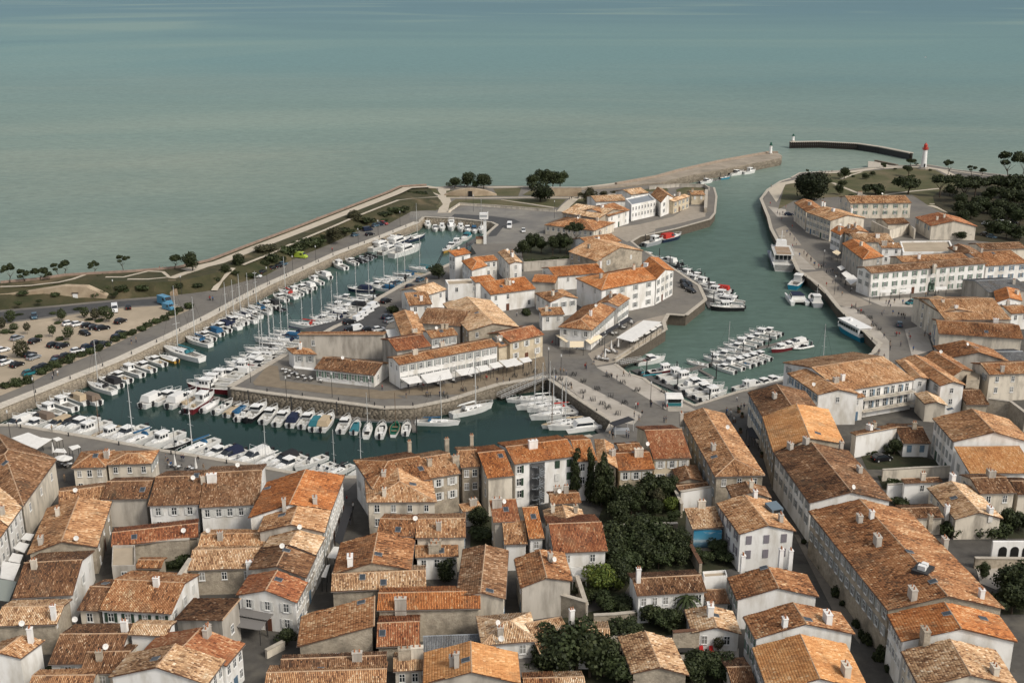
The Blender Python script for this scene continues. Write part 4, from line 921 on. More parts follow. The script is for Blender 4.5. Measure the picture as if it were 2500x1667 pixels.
# ------------------------------------------------------------------ right of the dark street
B('street house with a mottled brown roof where the dark street meets the quay', 'gy', 'j: 1412,255 1990,240 _ 1275,28', 8.2, 'p', 'b', .26, 'L2x5b F0', ex='c1g:j,1530,90')
B('light orange roof with a raised roof light on the right of the dark street', 'gy', 'j: 1520,602 2200,520 _ 1415,262', 8.2, 's', 'l', .26, 'L2x6e F0', ex='c1g:j,1680,570 c1g:j,1830,520 k:j,1945,425')
B('long dark brown roof with a white end gable along the dark street', 'gy', 'j: 1865,1087 l: 1087,1462 _ j: 1522,604', 8.2, 'w', 'b', .26, 'L2x7e F0', ex='c1g:l,775,1190 d:l,710,1370 c0g:l,600,960')
B('huge mottled roof of the long terrace with many street windows, lower right', 'gy', 'm: 1045,1524 2165,1512 _ 290,578', 8.8, 's', 't', .26, 'L2x14e F0', ex='c3g:m,945,900 c1g:m,775,680 c1g:m,1590,900 c0y:m,1450,690 k:m,1480,1255 c0w:m,1940,1410 c3g:m,1280,1410 k:m,1255,970 c0w:m,890,650')
B('deep orange roof with a tall brick chimney at the lower right', 'gy', 'n: 1180,1170 2290,1175 _ 1040,912', 8.4, 'w', 'o', .26, 'F0 L2x5n', ex='c3y:n,1400,1150 k:n,1615,910 k:n,1960,955')
B('half brown half cream gable in the bottom right corner', 'gy', 'n: 1350,1610 2300,1600 _ 1175,1262', 7.6, 'p', 'c', .28, 'L2x4n F0', ex='c1p:n,2065,1480')
B('smooth orange gabled roof on the bottom edge beside the dark street', 'gy', 'k: 1475,1660 2430,1625 _ 1318,1225', 6.6, 'w', 'l', .28, 'L2x4e F0', ex='c3p:k,2210,1490')
B('orange roof with a white parapet gable and box chimneys, left of the dark street', 'gy', 'k: 1347,1142 2303,1100 _ 1233,932', 6.6, 'w', 't', .28, 'L2x2g F0', ex='c0w:k,1628,1030 c3w:k,2035,990 k:k,1850,965')
B('brown gabled roof with twin white chimneys and a mossy white gable wall', 'gy', 'k: 1170,772 1955,742 _ 1080,560', 5.6, 'w', 't', .28, 'L2x2g F0', ex='c2w:k,1225,470 c2w:k,1590,410 c2w:k,1680,420 k:k,1430,470')
B('white garden house with a glazed upper storey and brown ribbed roof', 'gx', 'k: 215,732 885,692 R 500,553', 5.4, 'w', 'b', .28, 'F2x6n', ex='c2w:k,228,600')
B('dark lean-to roof joining the glazed garden house to its neighbour', 'sx', 'k: 885,812 1110,802 R 1000,672', 3.0, 'w', 'b', .24, plain=1)
B('white wall annex with a flat top behind the dark lean-to roof', 'fl', 'k: 860,575 1075,560 1060,510', 4.8, 'w', 'f', plain=1)
B('little cream and dark gabled cottage above the terrace with red chairs', 'gy', 'k: 740,1085 1215,1098 1130,882', 3.4, 'w', 'c', .28, 'F1x2n')
B('cream and maroon gabled outbuilding left of the terrace with red chairs', 'gy', 'k: 165,1475 712,1492 548,1140', 3.6, 's', 'c', .28, plain=1)
B('small ribbed shed roof on the bottom edge between garden and orange roof', 'gx', 'k: 1130,1620 1370,1610 R 1230,1412', 3.0, 'p', 'b', .25, plain=1)
B('shaggy tan roof peeping over the bottom edge of the garden', 'gx', 'i: 1400,1640 1690,1625 R 1540,1512', 4.0, 's', 'c', .26, plain=1)
B('orange roof corner on the bottom edge below the dark tree', 'gx', 'i: 1090,1650 1400,1640 R 1250,1520', 4.0, 's', 't', .26, plain=1)
B('long orange-tan wing of the quay hotel facing the boats', 'gy', 'l: 380,444 780,440 _ 85,240', 7.8, 'w', 'n', .24, 'L2x5b F1x1n', ex='d:l,335,380')
r_hot, C_hot, I_hot, c_hot = B('broad orange-tan hotel roof above a white front with two long balconies', 'gx', 'l: 600,415 1310,300 R 850,105', 7.8, 'w', 'n', .2, 'F0', ex='c1g:l,550,330 c0w:l,615,310 k:l,475,322')
B('short tan roof on the small white two-storey front beside the hotel balconies', 'sx', 'l: 570,494 838,464 R 690,375', 6.0, 'w', 'n', .22, 'F2x2n')
B('narrow orange roof squeezed right of the balconied hotel', 'gy', 'l: 1290,292 1440,292 _ 1120,118', 7.6, 'w', 'n', .2, 'F1x1n', ex='k:l,1110,205')
B('brown roof with a white gable end and one window, right of the hotel', 'gy', 'l: 1550,360 1795,354 _ 1180,100', 7.6, 'w', 't', .3, 'F2x1n', ex='k:l,1245,195')
B('brown roof beside a stone wall, second right of the hotel', 'gy', 'l: 1670,268 1860,215 _ 1385,88', 6.6, 's', 't', .28, 'F0')
B('tan-roofed old town house with weathered white walls at the right edge', 'gx', 'l: 2020,254 2500,236 R 2180,140', 7.2, 'p', 't', .28, 'F2x3n', ex='c0g:l,2140,230')
B('grey rendered gable with white-framed windows behind the old town house', 'gy', 't: 1620,1075 2215,1110 _ 1480,960', 6.4, 'g', 't', .28, 'F1x3n')
B('large tan roof with white gable and three-storey shuttered side, right edge', 'gy', 'l: 1675,894 2440,905 _ 1478,668', 8.6, 'w', 'n', .28, 'L3x6E F0', ex='k:l,1645,585')
B('light tan single-slope roof in front of the large white gable, right edge', 'sx', 'l: 1835,1200 2480,1192 R 2050,940', 5.6, 'w', 'l', .26, 'L1x2E F0')
B('little brown-roofed white cottage on the lawn with pale blue shutters', 'gx', 'l: 1190,909 1462,910 R 1280,755', 3.4, 'w', 'b', .26, 'F1x2B')
B('brown roof on a big blank white wall facing the small lawn', 'sr', 'l: 742,832 1155,752 1100,700', 5.6, 'w', 't', .2, 'F0')
B('small cream gable with a dark side wall below the hotel balconies', 'gy', 'l: 1400,532 1622,547 _ 1300,430', 4.6, 'p', 'c', .28, plain=1)
B('white house with one small window and a strip of dark tiles', 'sx', 'l: 1205,1292 1570,1277 R 1350,1243', 4.8, 'w', 'b', .2, 'F1x3n~')
B('cream shaggy gabled roof with a blue skylight above the ivy hedge', 'gy', 'm: 1690,655 2150,650 _ 1425,352', 4.4, 'p', 'c', .3, 'L1x4n F0', ex='k:m,1680,455 c1w:m,1665,285 c1w:m,2022,600 c0w:m,1612,590')
B('dark brown roof over a cream garage front at the right', 'gx', 'm: 1930,412 2282,402 R 2000,257', 5.0, 'p', 'b', .28, 'F1x2n')
B('dark brown roof touching the right edge beside the cream garage', 'gx', 'm: 2290,417 2500,417 R 2350,290', 4.6, 'p', 'b', .28, plain=1)
B('low dark strip of old tiles left of the ivy hedge', 'gx', 'm: 1230,648 1590,636 R 1340,548', 3.8, 'p', 'b', .25, plain=1)
B('small rust roof at the foot of the stone wall right of the hotel', 'gx', 'l: 1800,542 2020,540 R 1900,400', 3.4, 's', 'b', .28, plain=1)
# ------------------------------------------------------------------ island
B('tall blank grey building on the island with a roof sloping away', 'sr', 'c: 885,262 1715,262 1740,200', 7.2, 'g', 't', .18, 'F1x3n~', plain=1)
B('little white hipped pavilion attached to the low island cafe', 'hyf', 'c: 842,445 1072,452 1010,400', 4.4, 'w', 't', .3, 'F1x2e')
B('low white cafe house with a long mottled brown roof near the island tip', 'gx', 'c: 1045,587 1625,652 R 1380,502', 3.4, 'w', 'b', .3, 'F1x7g')
B('long white restaurant building on the island with grey shutters above a row of awnings', 'gx', 'f: 290,1140 1245,955 R 760,972', 6.6, 'w', 't', .26, 'F2x12e L1x2n', ex='c1p:f,445,1040 c1p:f,705,970')
B('rusty red roof on a yellow stone house with pale shutters, beside the causeway corner', 'gx', 'f: 1352,927 1682,850 R 1480,782', 6.4, 'y', 'r', .28, 'F2x3w R2x2n', ex='k:f,1480,780')
B('yellow stone entrance range with an arched gateway on the island', 'gx', 'f: 1245,970 1355,945 R 1290,915', 5.4, 'y', 'n', .26, 'F0')
B('great cream-tiled hall roof with a grey arched gable in the island middle', 'gy', 'f: 950,817 1440,778 1165,522', 6.8, 's', 'c', .22, 'F1x3n', ex='k:f,1035,645')
B('dark brown roof left of the great cream hall', 'gx', 'f: 470,740 880,770 R 650,605', 6.4, 'g', 'b', .26, plain=1)
B('orange-tan side roof on the west edge of the island restaurants', 'gy', 'f: 320,880 560,860 _ 232,650', 6.2, 'p', 'n', .26, 'L2x4n', ex='d:f,447,670')
B('small white penthouse with shutters rising behind the long restaurant', 'gx', 'f: 597,887 857,852 R 700,800', 7.6, 'w', 't', .26, 'F1x3e')
B('brown roofs stacked behind the west end of the long restaurant', 'gx', 'f: 265,1010 600,960 R 450,860', 7.2, 'g', 'r', .26, plain=1, ex='c1p:f,440,840')
B('small tan-roofed white house near the west quay of the island', 'sx', 'f: 388,574 610,557 R 450,445', 5.0, 'w', 'n', .26, 'F1x2n L1x3n')
B('cream-roofed white house behind the small tan-roofed one on the island', 'gx', 'f: 545,480 748,417 R 650,342', 6.0, 'w', 'c', .26, 'F1x2n')
B('white tower house with a small red-orange roof at the island north end', 'sx', 'f: 826,102 985,70 R 900,25', 9.0, 'w', 'o', .3, 'F2x1n L2x2n')
B('white house with red hipped roof beside the white tower house', 'hyf', 'f: 985,237 1135,192 _ 890,145', 8.2, 'w', 'o', .3, 'R2x2n L2x4n')
B('white terrace house with an orange roof strip and a roof rail', 'gx', 'f: 1060,157 1240,137 R 1120,98', 7.6, 'w', 'o', .26, 'F2x3n')
B('white gabled house with cream roof at the garden edge of the island', 'gy', 'f: 1345,177 1475,162 _ 1235,62', 7.8, 'w', 'c', .26, 'F2x1n L2x3n')
B('wide orange roof over a white house with a garage, island centre', 'sx', 'f: 1165,470 1602,412 R 1290,322', 6.0, 'w', 'o', .26, 'F2x4n~')
B('small orange roof terrace below the red hipped house', 'sx', 'f: 1020,352 1215,327 R 1110,285', 6.0, 'w', 'o', .22, plain=1)
B('white flat-roofed block with thick chimney left of the wide orange roof', 'fl', 'f: 760,385 1090,370 1060,325', 5.0, 'w', 'f', wins='F1x2n', plain=1)
B('low orange roof between the wide orange roof and the garden wall', 'gx', 'f: 1560,345 1790,357 R 1640,280', 4.4, 'g', 'o', .22, plain=1)
B('tan hipped roof on a white house behind the wedge-shaped restaurant', 'gyb', 'f: 1735,542 2005,502 _ 1590,455', 5.2, 'w', 'n', .28, 'F1x3e L1x3n')
B('long orange roof with two chimneys beside the island garden', 'gx', 'q: 1390,1082 1862,1042 R 1620,968', 5.0, 'w', 'o', .26, 'F1x2n~', ex='c2w:q,1720,950 c2w:q,1828,985')
B('big orange hipped roof on the tall white building near the east quay', 'gxf', 'q: 1835,1210 2365,1105 _ 1588,1095', 8.8, 'w', 'o', .26, 'F3x4e L1x2n', ex='c0p:q,2145,1015 c0g:q,1830,1095')
B('white corner house with rows of tall windows facing the small motorboats', 'gy', 'r: 400,1500 572,1410 _ 250,1372', 8.6, 'w', 'o', .24, 'F3x4e', ex='c1w:r,300,1380')
B('wedge-shaped corner restaurant with a hipped orange roof and cream awnings', 'gyf', 'g: 640,385 960,418 1190,212', 6.0, 'w', 't', .28, 'F1x3w R1x12e')
B('white house with mottled orange roof behind the wedge-shaped restaurant', 'gy', 'g: 1010,155 1215,190 1325,110', 7.0, 'w', 't', .26, 'R2x5e')
B('white cafe house with a low tan roof left of the wedge-shaped restaurant', 'sx', 'g: 478,277 702,264 R 560,200', 4.8, 'w', 'n', .22, 'F1x2n L1x2n')
B('orange-roofed house with a white gable at the north-east corner of the island', 'gx', 'q: 1730,785 2032,740 R 1850,680', 5.6, 'w', 't', .26, 'F0')
B('stone gabled barn with shuttered loft door at the island east corner', 'gy', 'q: 1790,935 2238,832 1960,745', 6.0, 's', 'n', .26, 'F1x2w~')
B('square stone pavilion with a low hipped roof on the north quay', 'hx', 'q: 1290,585 1765,642 R 1480,508', 3.9, 'p', 't', .22, 'F1x9n')
B('cream-roofed stone warehouse with small square windows on the north quay', 'gx', 'q: 1455,468 1815,524 R 1700,398', 5.8, 's', 'c', .22, 'F1x7n R1x1b')
B('rust-roofed white house with dark climbing plants, north quay', 'gx', 'q: 1905,505 2112,442 R 1960,372', 6.0, 'w', 't', .26, 'F2x3n R1x3n')
B('low cream roof behind the stone warehouse', 'gx', 'q: 1780,366 2080,352 R 1900,302', 4.6, 'w', 'c', .2, plain=1)
B('white flat-topped hotel with two rows of tall dark windows, north quay', 'fl', 'r: 165,795 395,747 330,690', 6.8, 'w', 'z', wins='F2x8n', plain=1)
B('white gabled house between the flat-topped hotel and the yellow house', 'gy', 'r: 445,765 570,715 _ 350,690', 6.6, 'w', 'n', .34, 'F2x2e')
B('yellow stone house with shutters beside the round bastion', 'gx', 'r: 570,757 727,702 R 620,702', 5.6, 'y', 'c', .24, 'F2x4e')
B('small stone house with pale arched doors by the bastion wall', 'gx', 'r: 735,692 872,690 R 800,652', 4.6, 'y', 'n', .24, 'F1x2W')
B('cream roof with a blue tarp beside it, behind the flat-topped hotel', 'gx', 'r: 160,690 330,668 R 240,622', 5.0, 'w', 'c', .24, plain=1)
# ------------------------------------------------------------------ east side
B('first house of the east quay terrace, nearest the round dark tree', 'gy', 's: 265,852 440,830 _ 152,765', 8.0, 'p', 't', .24, 'L2x4e F0', ex='c1g:s,300,790')
B('tall terrace houses of the east quay with a bare white end gable', 'gy', 's: 500,937 835,912 _ 265,854', 8.6, 'p', 'n', .22, 'L3x7e F0', ex='c1w:s,525,850 c0w:s,440,800 c0w:s,420,790 c0w:s,700,850')
B('narrow orange-roofed terrace house right after the bare white gable', 'gy', 's: 595,1077 720,1040 _ 500,1032', 7.2, 'w', 'o', .24, 'L2x3e F0')
B('terrace house with brown roof above the east quay road', 'gy', 's: 680,1084 862,1047 _ 600,1022', 8.0, 'p', 't', .24, 'L2x3e F0')
B('broad cream roof with a white box on it, east quay', 'gx', 's: 740,1142 1112,1140 R 850,1060', 7.4, 'p', 'c', .22, 'L1x2b', ex='c1w:s,950,1100')
B('long white house with green shutters below the park lawn', 'gx', 's: 690,772 1280,767 R 950,698', 6.8, 'p', 'n', .24, 'F2x6g')
B('brown-roofed house with a large pale garden wall below the park', 'gy', 's: 1460,988 1905,992 _ 1310,905', 5.8, 'p', 'r', .24, 'F0')
B('low dark brown roof behind the large pale garden wall', 'gx', 's: 1050,972 1262,962 R 1150,912', 4.0, 'p', 'b', .24, plain=1)
B('yellow-orange hipped roof over the grey flank of the hotel corner', 'gyf', 's: 810,1310 1010,1280 _ 610,1157', 8.4, 'g', 'o', .26, 'L2x6E')
r_eh, C_eh, I_eh, c_eh = B('long white hotel with green-grey shutters and a central stone crest, east quay square', 'gx', 's: 890,1440 1995,1345 R 1400,1335', 8.4, 'w', 'b', .24, 'F3x12g L2x2e', ex='c0p:s,1490,1410')
B('orange roof behind the long white hotel', 'gx', 's: 1190,1337 1832,1302 R 1500,1262', 7.4, 'p', 'n', .22, plain=1, ex='c0w:s,1345,1310 d:s,1850,1285')
B('white cube house with a wide roof window above the long hotel', 'sx', 's: 990,1197 1190,1197 R 1060,1150', 8.6, 'w', 'n', .2, 'F2x2n')
B('brown hipped roof with pale chimney behind the right half of the long hotel', 'gyf', 's: 1790,1292 1995,1275 _ 1620,1195', 7.2, 'p', 'b', .26, plain=1, ex='c1p:s,1690,1220')
B('tan-roofed white and yellow houses right of the long hotel', 'gx', 's: 1990,1372 2400,1342 R 2150,1225', 6.6, 'w', 't', .24, 'F2x4b')
B('dark roof beyond the tan-roofed houses at the right edge', 'gx', 's: 1960,1217 2380,1202 R 2100,1150', 6.0, 'p', 'b', .22, plain=1)
B('flat pale courtyard building behind the orange hotel roof', 'fl', 's: 1195,1250 1690,1245 1640,1140', 5.2, 'w', 'f', plain=1)
B('pale three-storey house with a leaning facade by the square, right side', 'gy', 't: 1555,642 1900,640 _ 1345,515', 8.4, 'p', 'c', .2, 'L3x3n F0')
B('mottled cream roof climbing behind the pale three-storey house', 'gx', 't: 1600,715 2230,705 R 1900,505', 7.4, 'p', 'n', .24, plain=1, ex='c0w:t,1700,610')
B('even brown ribbed roof above a long blank pale wall, right side', 'gx', 't: 1535,842 2345,892 R 1900,737', 6.2, 'p', 't', .24, 'F0', ex='k:t,1990,830 c1w:t,2080,740')
B('small orange-roofed house near the right edge above the mottled roofs', 'gy', 't: 2085,542 2335,527 _ 2060,435', 5.6, 'w', 'o', .26, 'F1x3n')
B('small brown-roofed house touching the right edge above the mottled roofs', 'gx', 't: 2230,652 2420,640 R 2300,572', 5.2, 'w', 't', .26, 'F1x2n')
B('slate-dark flat roof with grey rooftop houses at the right edge', 'gx', 't: 2010,442 2420,422 R 2200,322', 5.6, 'g', 'z', .2, 'F0', plain=1, ex='c0g:t,2250,370')
B('modern grey glazed roof between tiled roofs at the right edge', 'gx', 't: 2150,1102 2420,1097 R 2250,1012', 5.0, 'g', 'z', .2, plain=1)
B('low stone shed against the gable right of the hotel', 'fl', 'l: 1800,330 1925,320 1930,220', 5.4, 's', 'f', plain=1)
B('low house seen over the roofs right of the long white hotel', 'gx', 't: 1640,660 2000,650 R 1850,560', 5.0, 'p', 't', .22, plain=1)
print('buildings', bcount, 'tiles', ntile[0])
# ------------------------------------------------------------------ named facade details
def facing(root, ins, i0, i1, u, z, off=.04):
    a, b = ins[i0], ins[i1]; d = b - a; d.z = 0; L = d.length; d.normalize(); n = Vector((d.y, -d.x, 0)); p = a + d * (L * u) + n * off
    return Vector((p.x, p.y, z)), math.atan2(d.y, d.x), L
# white quay building: stair recess and its windows
for u, zs, c in ((.06, (8.2, 2.9), 'g'), (.055, (5.5,), 'g'), (.70, (8.2, 2.6), 'd'), (.70, (5.4,), 'w'), (.9, (8.2, 5.4, 2.6), 'd')):
    for z in zs:
        p, a, L = facing(r_wh, I_wh, 0, 1, u, z)
        if c == 'g': w_ = link('window', WIN_F, r_wh, p, a); link('pane', WIN_G, w_); q, _, _ = facing(r_wh, I_wh, 0, 1, u + .055, z); link('shutter', SHM['d'], r_wh, q, a)
        else: link('shutter', CLOSED[c], r_wh, p, a)
p, a, L = facing(r_wh, I_wh, 0, 1, .36, 0, .03); q = MB(); q.box(-1.6, 1.6, -.02, .06, .2, 9.1); q.build('stair_opening', mat('recess_grey', (.10, .10, .10), .9), r_wh, p, a)
sr_ = empty('spiral_stair', (0, 0, 0)); sr_.parent = r_wh; sr_.location = p; sr_.rotation_euler = (0, 0, a); stp = MB(); stp.box(.1, 1.3, -.14, .14, 0, .06); SM = stp.mesh('step', M_ZINC)
q = MB(); q.tube((0, -.9, .2), (0, -.9, 8.8), .09, 8); q.build('post', M_STEEL, sr_)
for k in range(44): link('step', SM, sr_, (0, -.9, .3 + k * .19), k * .5)
mb = MB()
for k in range(88):
    a1, a2 = k * .25, (k + 1) * .25; mb.tube((1.3 * math.cos(a1), -.9 + 1.3 * math.sin(a1), 1.2 + k * .095), (1.3 * math.cos(a2), -.9 + 1.3 * math.sin(a2), 1.2 + (k + 1) * .095), .035, 4)
mb.build('handrail', M_ZINC, sr_)
# hotel balconies
for z in (1.9, 4.9):
    p, a, L = facing(r_hot, I_hot, 0, 1, .64, z, 0); wd = L * .36
    q = MB(); q.box(-wd, wd, -1.5, -.02, 0, .16); q.build('balcony', W['p'], r_hot, p, a)
    q = MB(); q.box(-wd, wd, -1.5, -1.46, 1.0, 1.05)
    for k in range(int(wd * 2 / .3)): q.box(-wd + k * .3, -wd + k * .3 + .03, -1.5, -1.47, .16, 1.0)
    q.build('railing', M_STEEL, r_hot, p, a)
    for k in range(7):
        p2, _, _ = facing(r_hot, I_hot, 0, 1, .32 + k * .1, z + 1.2); w_ = link('window', WIN_F, r_hot, p2, a); w_.scale = (1.1, 1, 1.35); link('pane', WIN_G, w_)
        if k % 2: p3, _, _ = facing(r_hot, I_hot, 0, 1, .355 + k * .1, z + 1.2); link('shutter', SHM['b'], r_hot, p3, a)
# crest on the east hotel
p, a, L = facing(r_eh, I_eh, 0, 1, .545, 8.0, .0); q = MB(); q.box(-.9, .9, -.25, .25, 0, 1.1); q.hexa([(-.9, -.25, 1.1), (.9, -.25, 1.1), (.9, .25, 1.1), (-.9, .25, 1.1)], [(-.2, -.25, 1.9), (.2, -.25, 1.9), (.2, .25, 1.9), (-.2, .25, 1.9)]); q.build('crest', M_COPE, r_eh, p, a)
p, a, L = facing(r_eh, I_eh, 0, 1, .535, 0, .03); q = MB(); q.box(-1.3, 1.3, -.08, .05, 0, 2.6)
n_ = 8
for k in range(n_):
    t0, t1 = math.pi * k / n_, math.pi * (k + 1) / n_; q.hexa([(1.3 * math.cos(t1), -.08, 2.6), (1.3 * math.cos(t0), -.08, 2.6), (1.3 * math.cos(t0), .05, 2.6), (1.3 * math.cos(t1), .05, 2.6)], [(1.3 * math.cos(t1), -.08, 2.6 + 1.3 * math.sin(t1)), (1.3 * math.cos(t0), -.08, 2.6 + 1.3 * math.sin(t0)), (1.3 * math.cos(t0), .05, 2.6 + 1.3 * math.sin(t0)), (1.3 * math.cos(t1), .05, 2.6 + 1.3 * math.sin(t1))])
q.build('doorway', mat('door_deep_green', (.03, .05, .035), .6), r_eh, p, a)
# mural on the garden house
mm = bpy.data.materials.new('mural_paint'); mm.use_nodes = True; nt = mm.node_tree; bb = nt.nodes['Principled BSDF']; bb.inputs['Roughness'].default_value = .7
tc = _n(nt, 'ShaderNodeTexCoord'); sx = _n(nt, 'ShaderNodeSeparateXYZ'); nt.links.new(tc.outputs['Generated'], sx.inputs[0])
cr = _n(nt, 'ShaderNodeValToRGB'); e_ = cr.color_ramp.elements; e_[0].position = 0; e_[0].color = (.02, .05, .07, 1); e_[1].position = 1; e_[1].color = (.02, .20, .34, 1)
for po, co in ((.25, (.10, .22, .30)), (.42, (.42, .52, .56)), (.5, (.10, .32, .46))): k_ = e_.new(po); k_.color = c4(co)
no = _n(nt, 'ShaderNodeTexNoise', i_Scale=2.2, i_Detail=6.0); mp = _n(nt, 'ShaderNodeMapping'); mp.inputs['Scale'].default_value = (1, 1, 3); nt.links.new(tc.outputs['Generated'], mp.inputs[0]); nt.links.new(mp.outputs[0], no.inputs['Vector'])
mr = _n(nt, 'ShaderNodeMapRange'); mr.inputs[1].default_value = .55; mr.inputs[2].default_value = .68; nt.links.new(no.outputs[0], mr.inputs[0]); nt.links.new(sx.outputs['Z'], cr.inputs[0])
mx = _n(nt, 'ShaderNodeMix', data_type='RGBA'); mx.inputs[7].default_value = (.45, .55, .58, 1); nt.links.new(mr.outputs[0], mx.inputs[0]); nt.links.new(cr.outputs[0], mx.inputs[6]); nt.links.new(mx.outputs[2], bb.inputs['Base Color'])
gh = [b for b in BLD if 'mural' in b['label']][0]
q = MB(); q.box(-2.6, 2.6, -.06, .0, 0, 3.6); pp = at('j', 895, 1345, 4.6); o = q.build('mural', mm, gh, (pp.x - gh.location.x, pp.y - gh.location.y - .0, 1.0), math.radians(2))
# timber bay on the courtyard house
def slab_thing(name, label, cat, code, pts, z, th, m, legs=0, legm=None, group=None, zs=None):
    """a thin solid roof, canopy or awning whose top corners are given as photo pixels at height z (or zs per corner)"""
    zs = zs or [z] * 4
    q = [at(code, x, y, zz) for (x, y), zz in zip([tuple(float(k) for k in t.split(',')) for t in pts.split()], zs)]
    c = sum(q, Vector()) / len(q); root = empty(name, (c.x, c.y, 0)); tag(root, label, cat, group)
    l = [p - Vector((c.x, c.y, 0)) for p in q]
    ar = sum(l[i].x * l[(i + 1) % len(l)].y - l[(i + 1) % len(l)].x * l[i].y for i in range(len(l)))
    if ar < 0: l = l[::-1]
    mb = MB(); mb.hexa([p - Vector((0, 0, th)) for p in l], l); mb.build('cover', m, root)
    if legs:
        for p in l: q2 = MB(); q2.tube((p.x * .96, p.y * .96, 0), (p.x * .96, p.y * .96, p.z - th), .06, 5); q2.build('post', legm or M_STEEL, root)
    return root

mh = [b for b in BLD if 'metal roof dormer' in b['label']][0]; p = at('j', 1535, 1140, 8.6) - mh.location
mb = MB(); mb.hexa([(-1.1, -.9, -1.2), (1.1, -.9, -1.2), (1.1, 1.5, -1.2), (-1.1, 1.5, -1.2)], [(-1.2, -1, .3), (1.2, -1, .3), (1.2, 1.5, .7), (-1.2, 1.5, .7)]); dm_ = mb.build('dormer', mat('blue_zinc', (.13, .17, .20), .5), mh, p, .35)
mb = MB(); mb.box(-.8, .8, -1.0, -.93, -.4, .15); mb.build('pane', M_GLASS, dm_)
th_ = [b for b in BLD if 'huge mottled roof' in b['label']][0]; p = at('m', 1385, 1140, 11.0) - th_.location
mb = MB(); mb.box(-1.7, 1.7, -1.3, 1.3, -1.2, .35); rt_ = mb.build('roof_terrace', M_STEEL, th_, p, .9)
mb = MB(); mb.box(-1.0, -.2, -.6, .6, .35, 1.1); mb.box(.3, 1.1, -.5, .5, .35, .95); mb.build('air_unit', M_WHITE, rt_)
# ================================================================== BOATS
HULLC = dict(w=mat('hull_white', (.74, .73, .70), .35, (.66, .65, .62), 1.2), n=mat('hull_navy', (.02, .03, .06), .35), r=mat('hull_maroon', (.14, .02, .025), .4), k=mat('hull_black', (.02, .02, .022), .4),
             b=mat('hull_blue', (.02, .22, .33), .4), g=mat('hull_grey', (.33, .34, .35), .5), y=mat('hull_yellow', (.45, .26, .05), .5), t=mat('hull_teal', (.03, .16, .19), .4))
CANV = dict(w=mat('cover_white', (.64, .63, .60), .8), b=mat('cover_blue', (.02, .09, .18), .8), n=mat('cover_navy', (.012, .018, .045), .8), t=mat('cover_teal', (.03, .15, .18), .8), c=mat('cover_beige', (.42, .33, .22), .8),
            k=mat('cover_black', (.02, .02, .022), .8), m=mat('cover_brown', (.16, .12, .09), .8), g=mat('cover_green', (.01, .10, .06), .8), r=mat('cover_red', (.40, .03, .02), .7))
M_DECK = mat('boat_deck', (.60, .585, .54), .6, (.50, .48, .44), 2)
M_TEAK = mat('teak_deck', (.26, .18, .11), .7, (.19, .13, .08), 3)
M_BGLASS = mat('boat_glass', (.02, .025, .03), .1, spec=.7)
M_MOTOR = mat('outboard_black', (.018, .018, .02), .4)
def hull_mesh(L, Wd, H, m, sharp=1.0, tr=.82, cockpit=(.06, .48), stripe=None, keel=-.35):
    """closed hull, bow toward +x, centre at the origin, with a sunk cockpit"""
    n = 12; mb = MB(); ring = []
    for k in range(n + 1):
        t = k / n; x = -L / 2 + L * t
        f = tr + (1 - tr) * math.sin(min(1, t / .5) * math.pi / 2) if t < .5 else max(.012, math.cos((t - .5) / .5 * math.pi / 2) ** (.75 * sharp))
        hw = Wd / 2 * f; sh = H * (1 + .32 * t * t); xo = x + .08 * L * max(0, t - .8) / .2 * 0
        fl = .78 if t < .8 else .78 * (1 - (t - .8) / .2 * .6)
        ring.append([(x, -hw, sh), (x - (.05 * L * t ** 4), -hw * fl, -.02), (x - (.09 * L * t ** 4), -hw * .35, keel), (x - (.09 * L * t ** 4), hw * .35, keel), (x - (.05 * L * t ** 4), hw * fl, -.02), (x, hw, sh),
                     (x, hw * .86, sh + .02), (x, -hw * .86, sh + .02)])
    for a, b in zip(ring, ring[1:]):
        for i in range(5): mb.poly([a[i + 1], b[i + 1], b[i], a[i]], m)
        mb.poly([a[6], b[6], b[5], a[5]], stripe or M_DECK); mb.poly([a[0], b[0], b[7], a[7]], stripe or M_DECK)
    mb.poly([ring[0][i] for i in (0, 1, 2, 3, 4, 5)][::-1], m)
    me = mb.mesh('hull')
    # deck with cockpit
    dk = MB(); c0, c1 = cockpit
    for k, (a, b) in enumerate(zip(ring, ring[1:])):
        t = (k + .5) / n
        if c0 < t < c1:
            a7, a6, b7, b6 = [Vector(p) for p in (a[7], a[6], b[7], b[6])]; zi = .18; s = .72
            fa7 = Vector((a7.x, a7.y * s, zi)); fa6 = Vector((a6.x, a6.y * s, zi)); fb7 = Vector((b7.x, b7.y * s, zi)); fb6 = Vector((b6.x, b6.y * s, zi))
            ga7 = Vector((a7.x, a7.y * s, a7.z)); ga6 = Vector((a6.x, a6.y * s, a6.z)); gb7 = Vector((b7.x, b7.y * s, b7.z)); gb6 = Vector((b6.x, b6.y * s, b6.z))
            dk.poly([fa7, fb7, fb6, fa6]); dk.poly([a7, b7, gb7, ga7]); dk.poly([ga6, gb6, b6, a6]); dk.poly([ga7, gb7, fb7, fa7]); dk.poly([fa6, fb6, gb6, ga6])
        else: dk.poly([a[7], b[7], b[6], a[6]])
    for t in (c0, c1):
        k = round(t * n); a = ring[min(n, max(0, k))]; dk.poly([(a[7][0], a[7][1], .18), (a[6][0], a[6][1], .18), a[6], a[7]]); dk.poly([(a[6][0], a[6][1], .18), (a[7][0], a[7][1], .18), a[7], a[6]])
    return me, dk.mesh('deck', M_DECK)
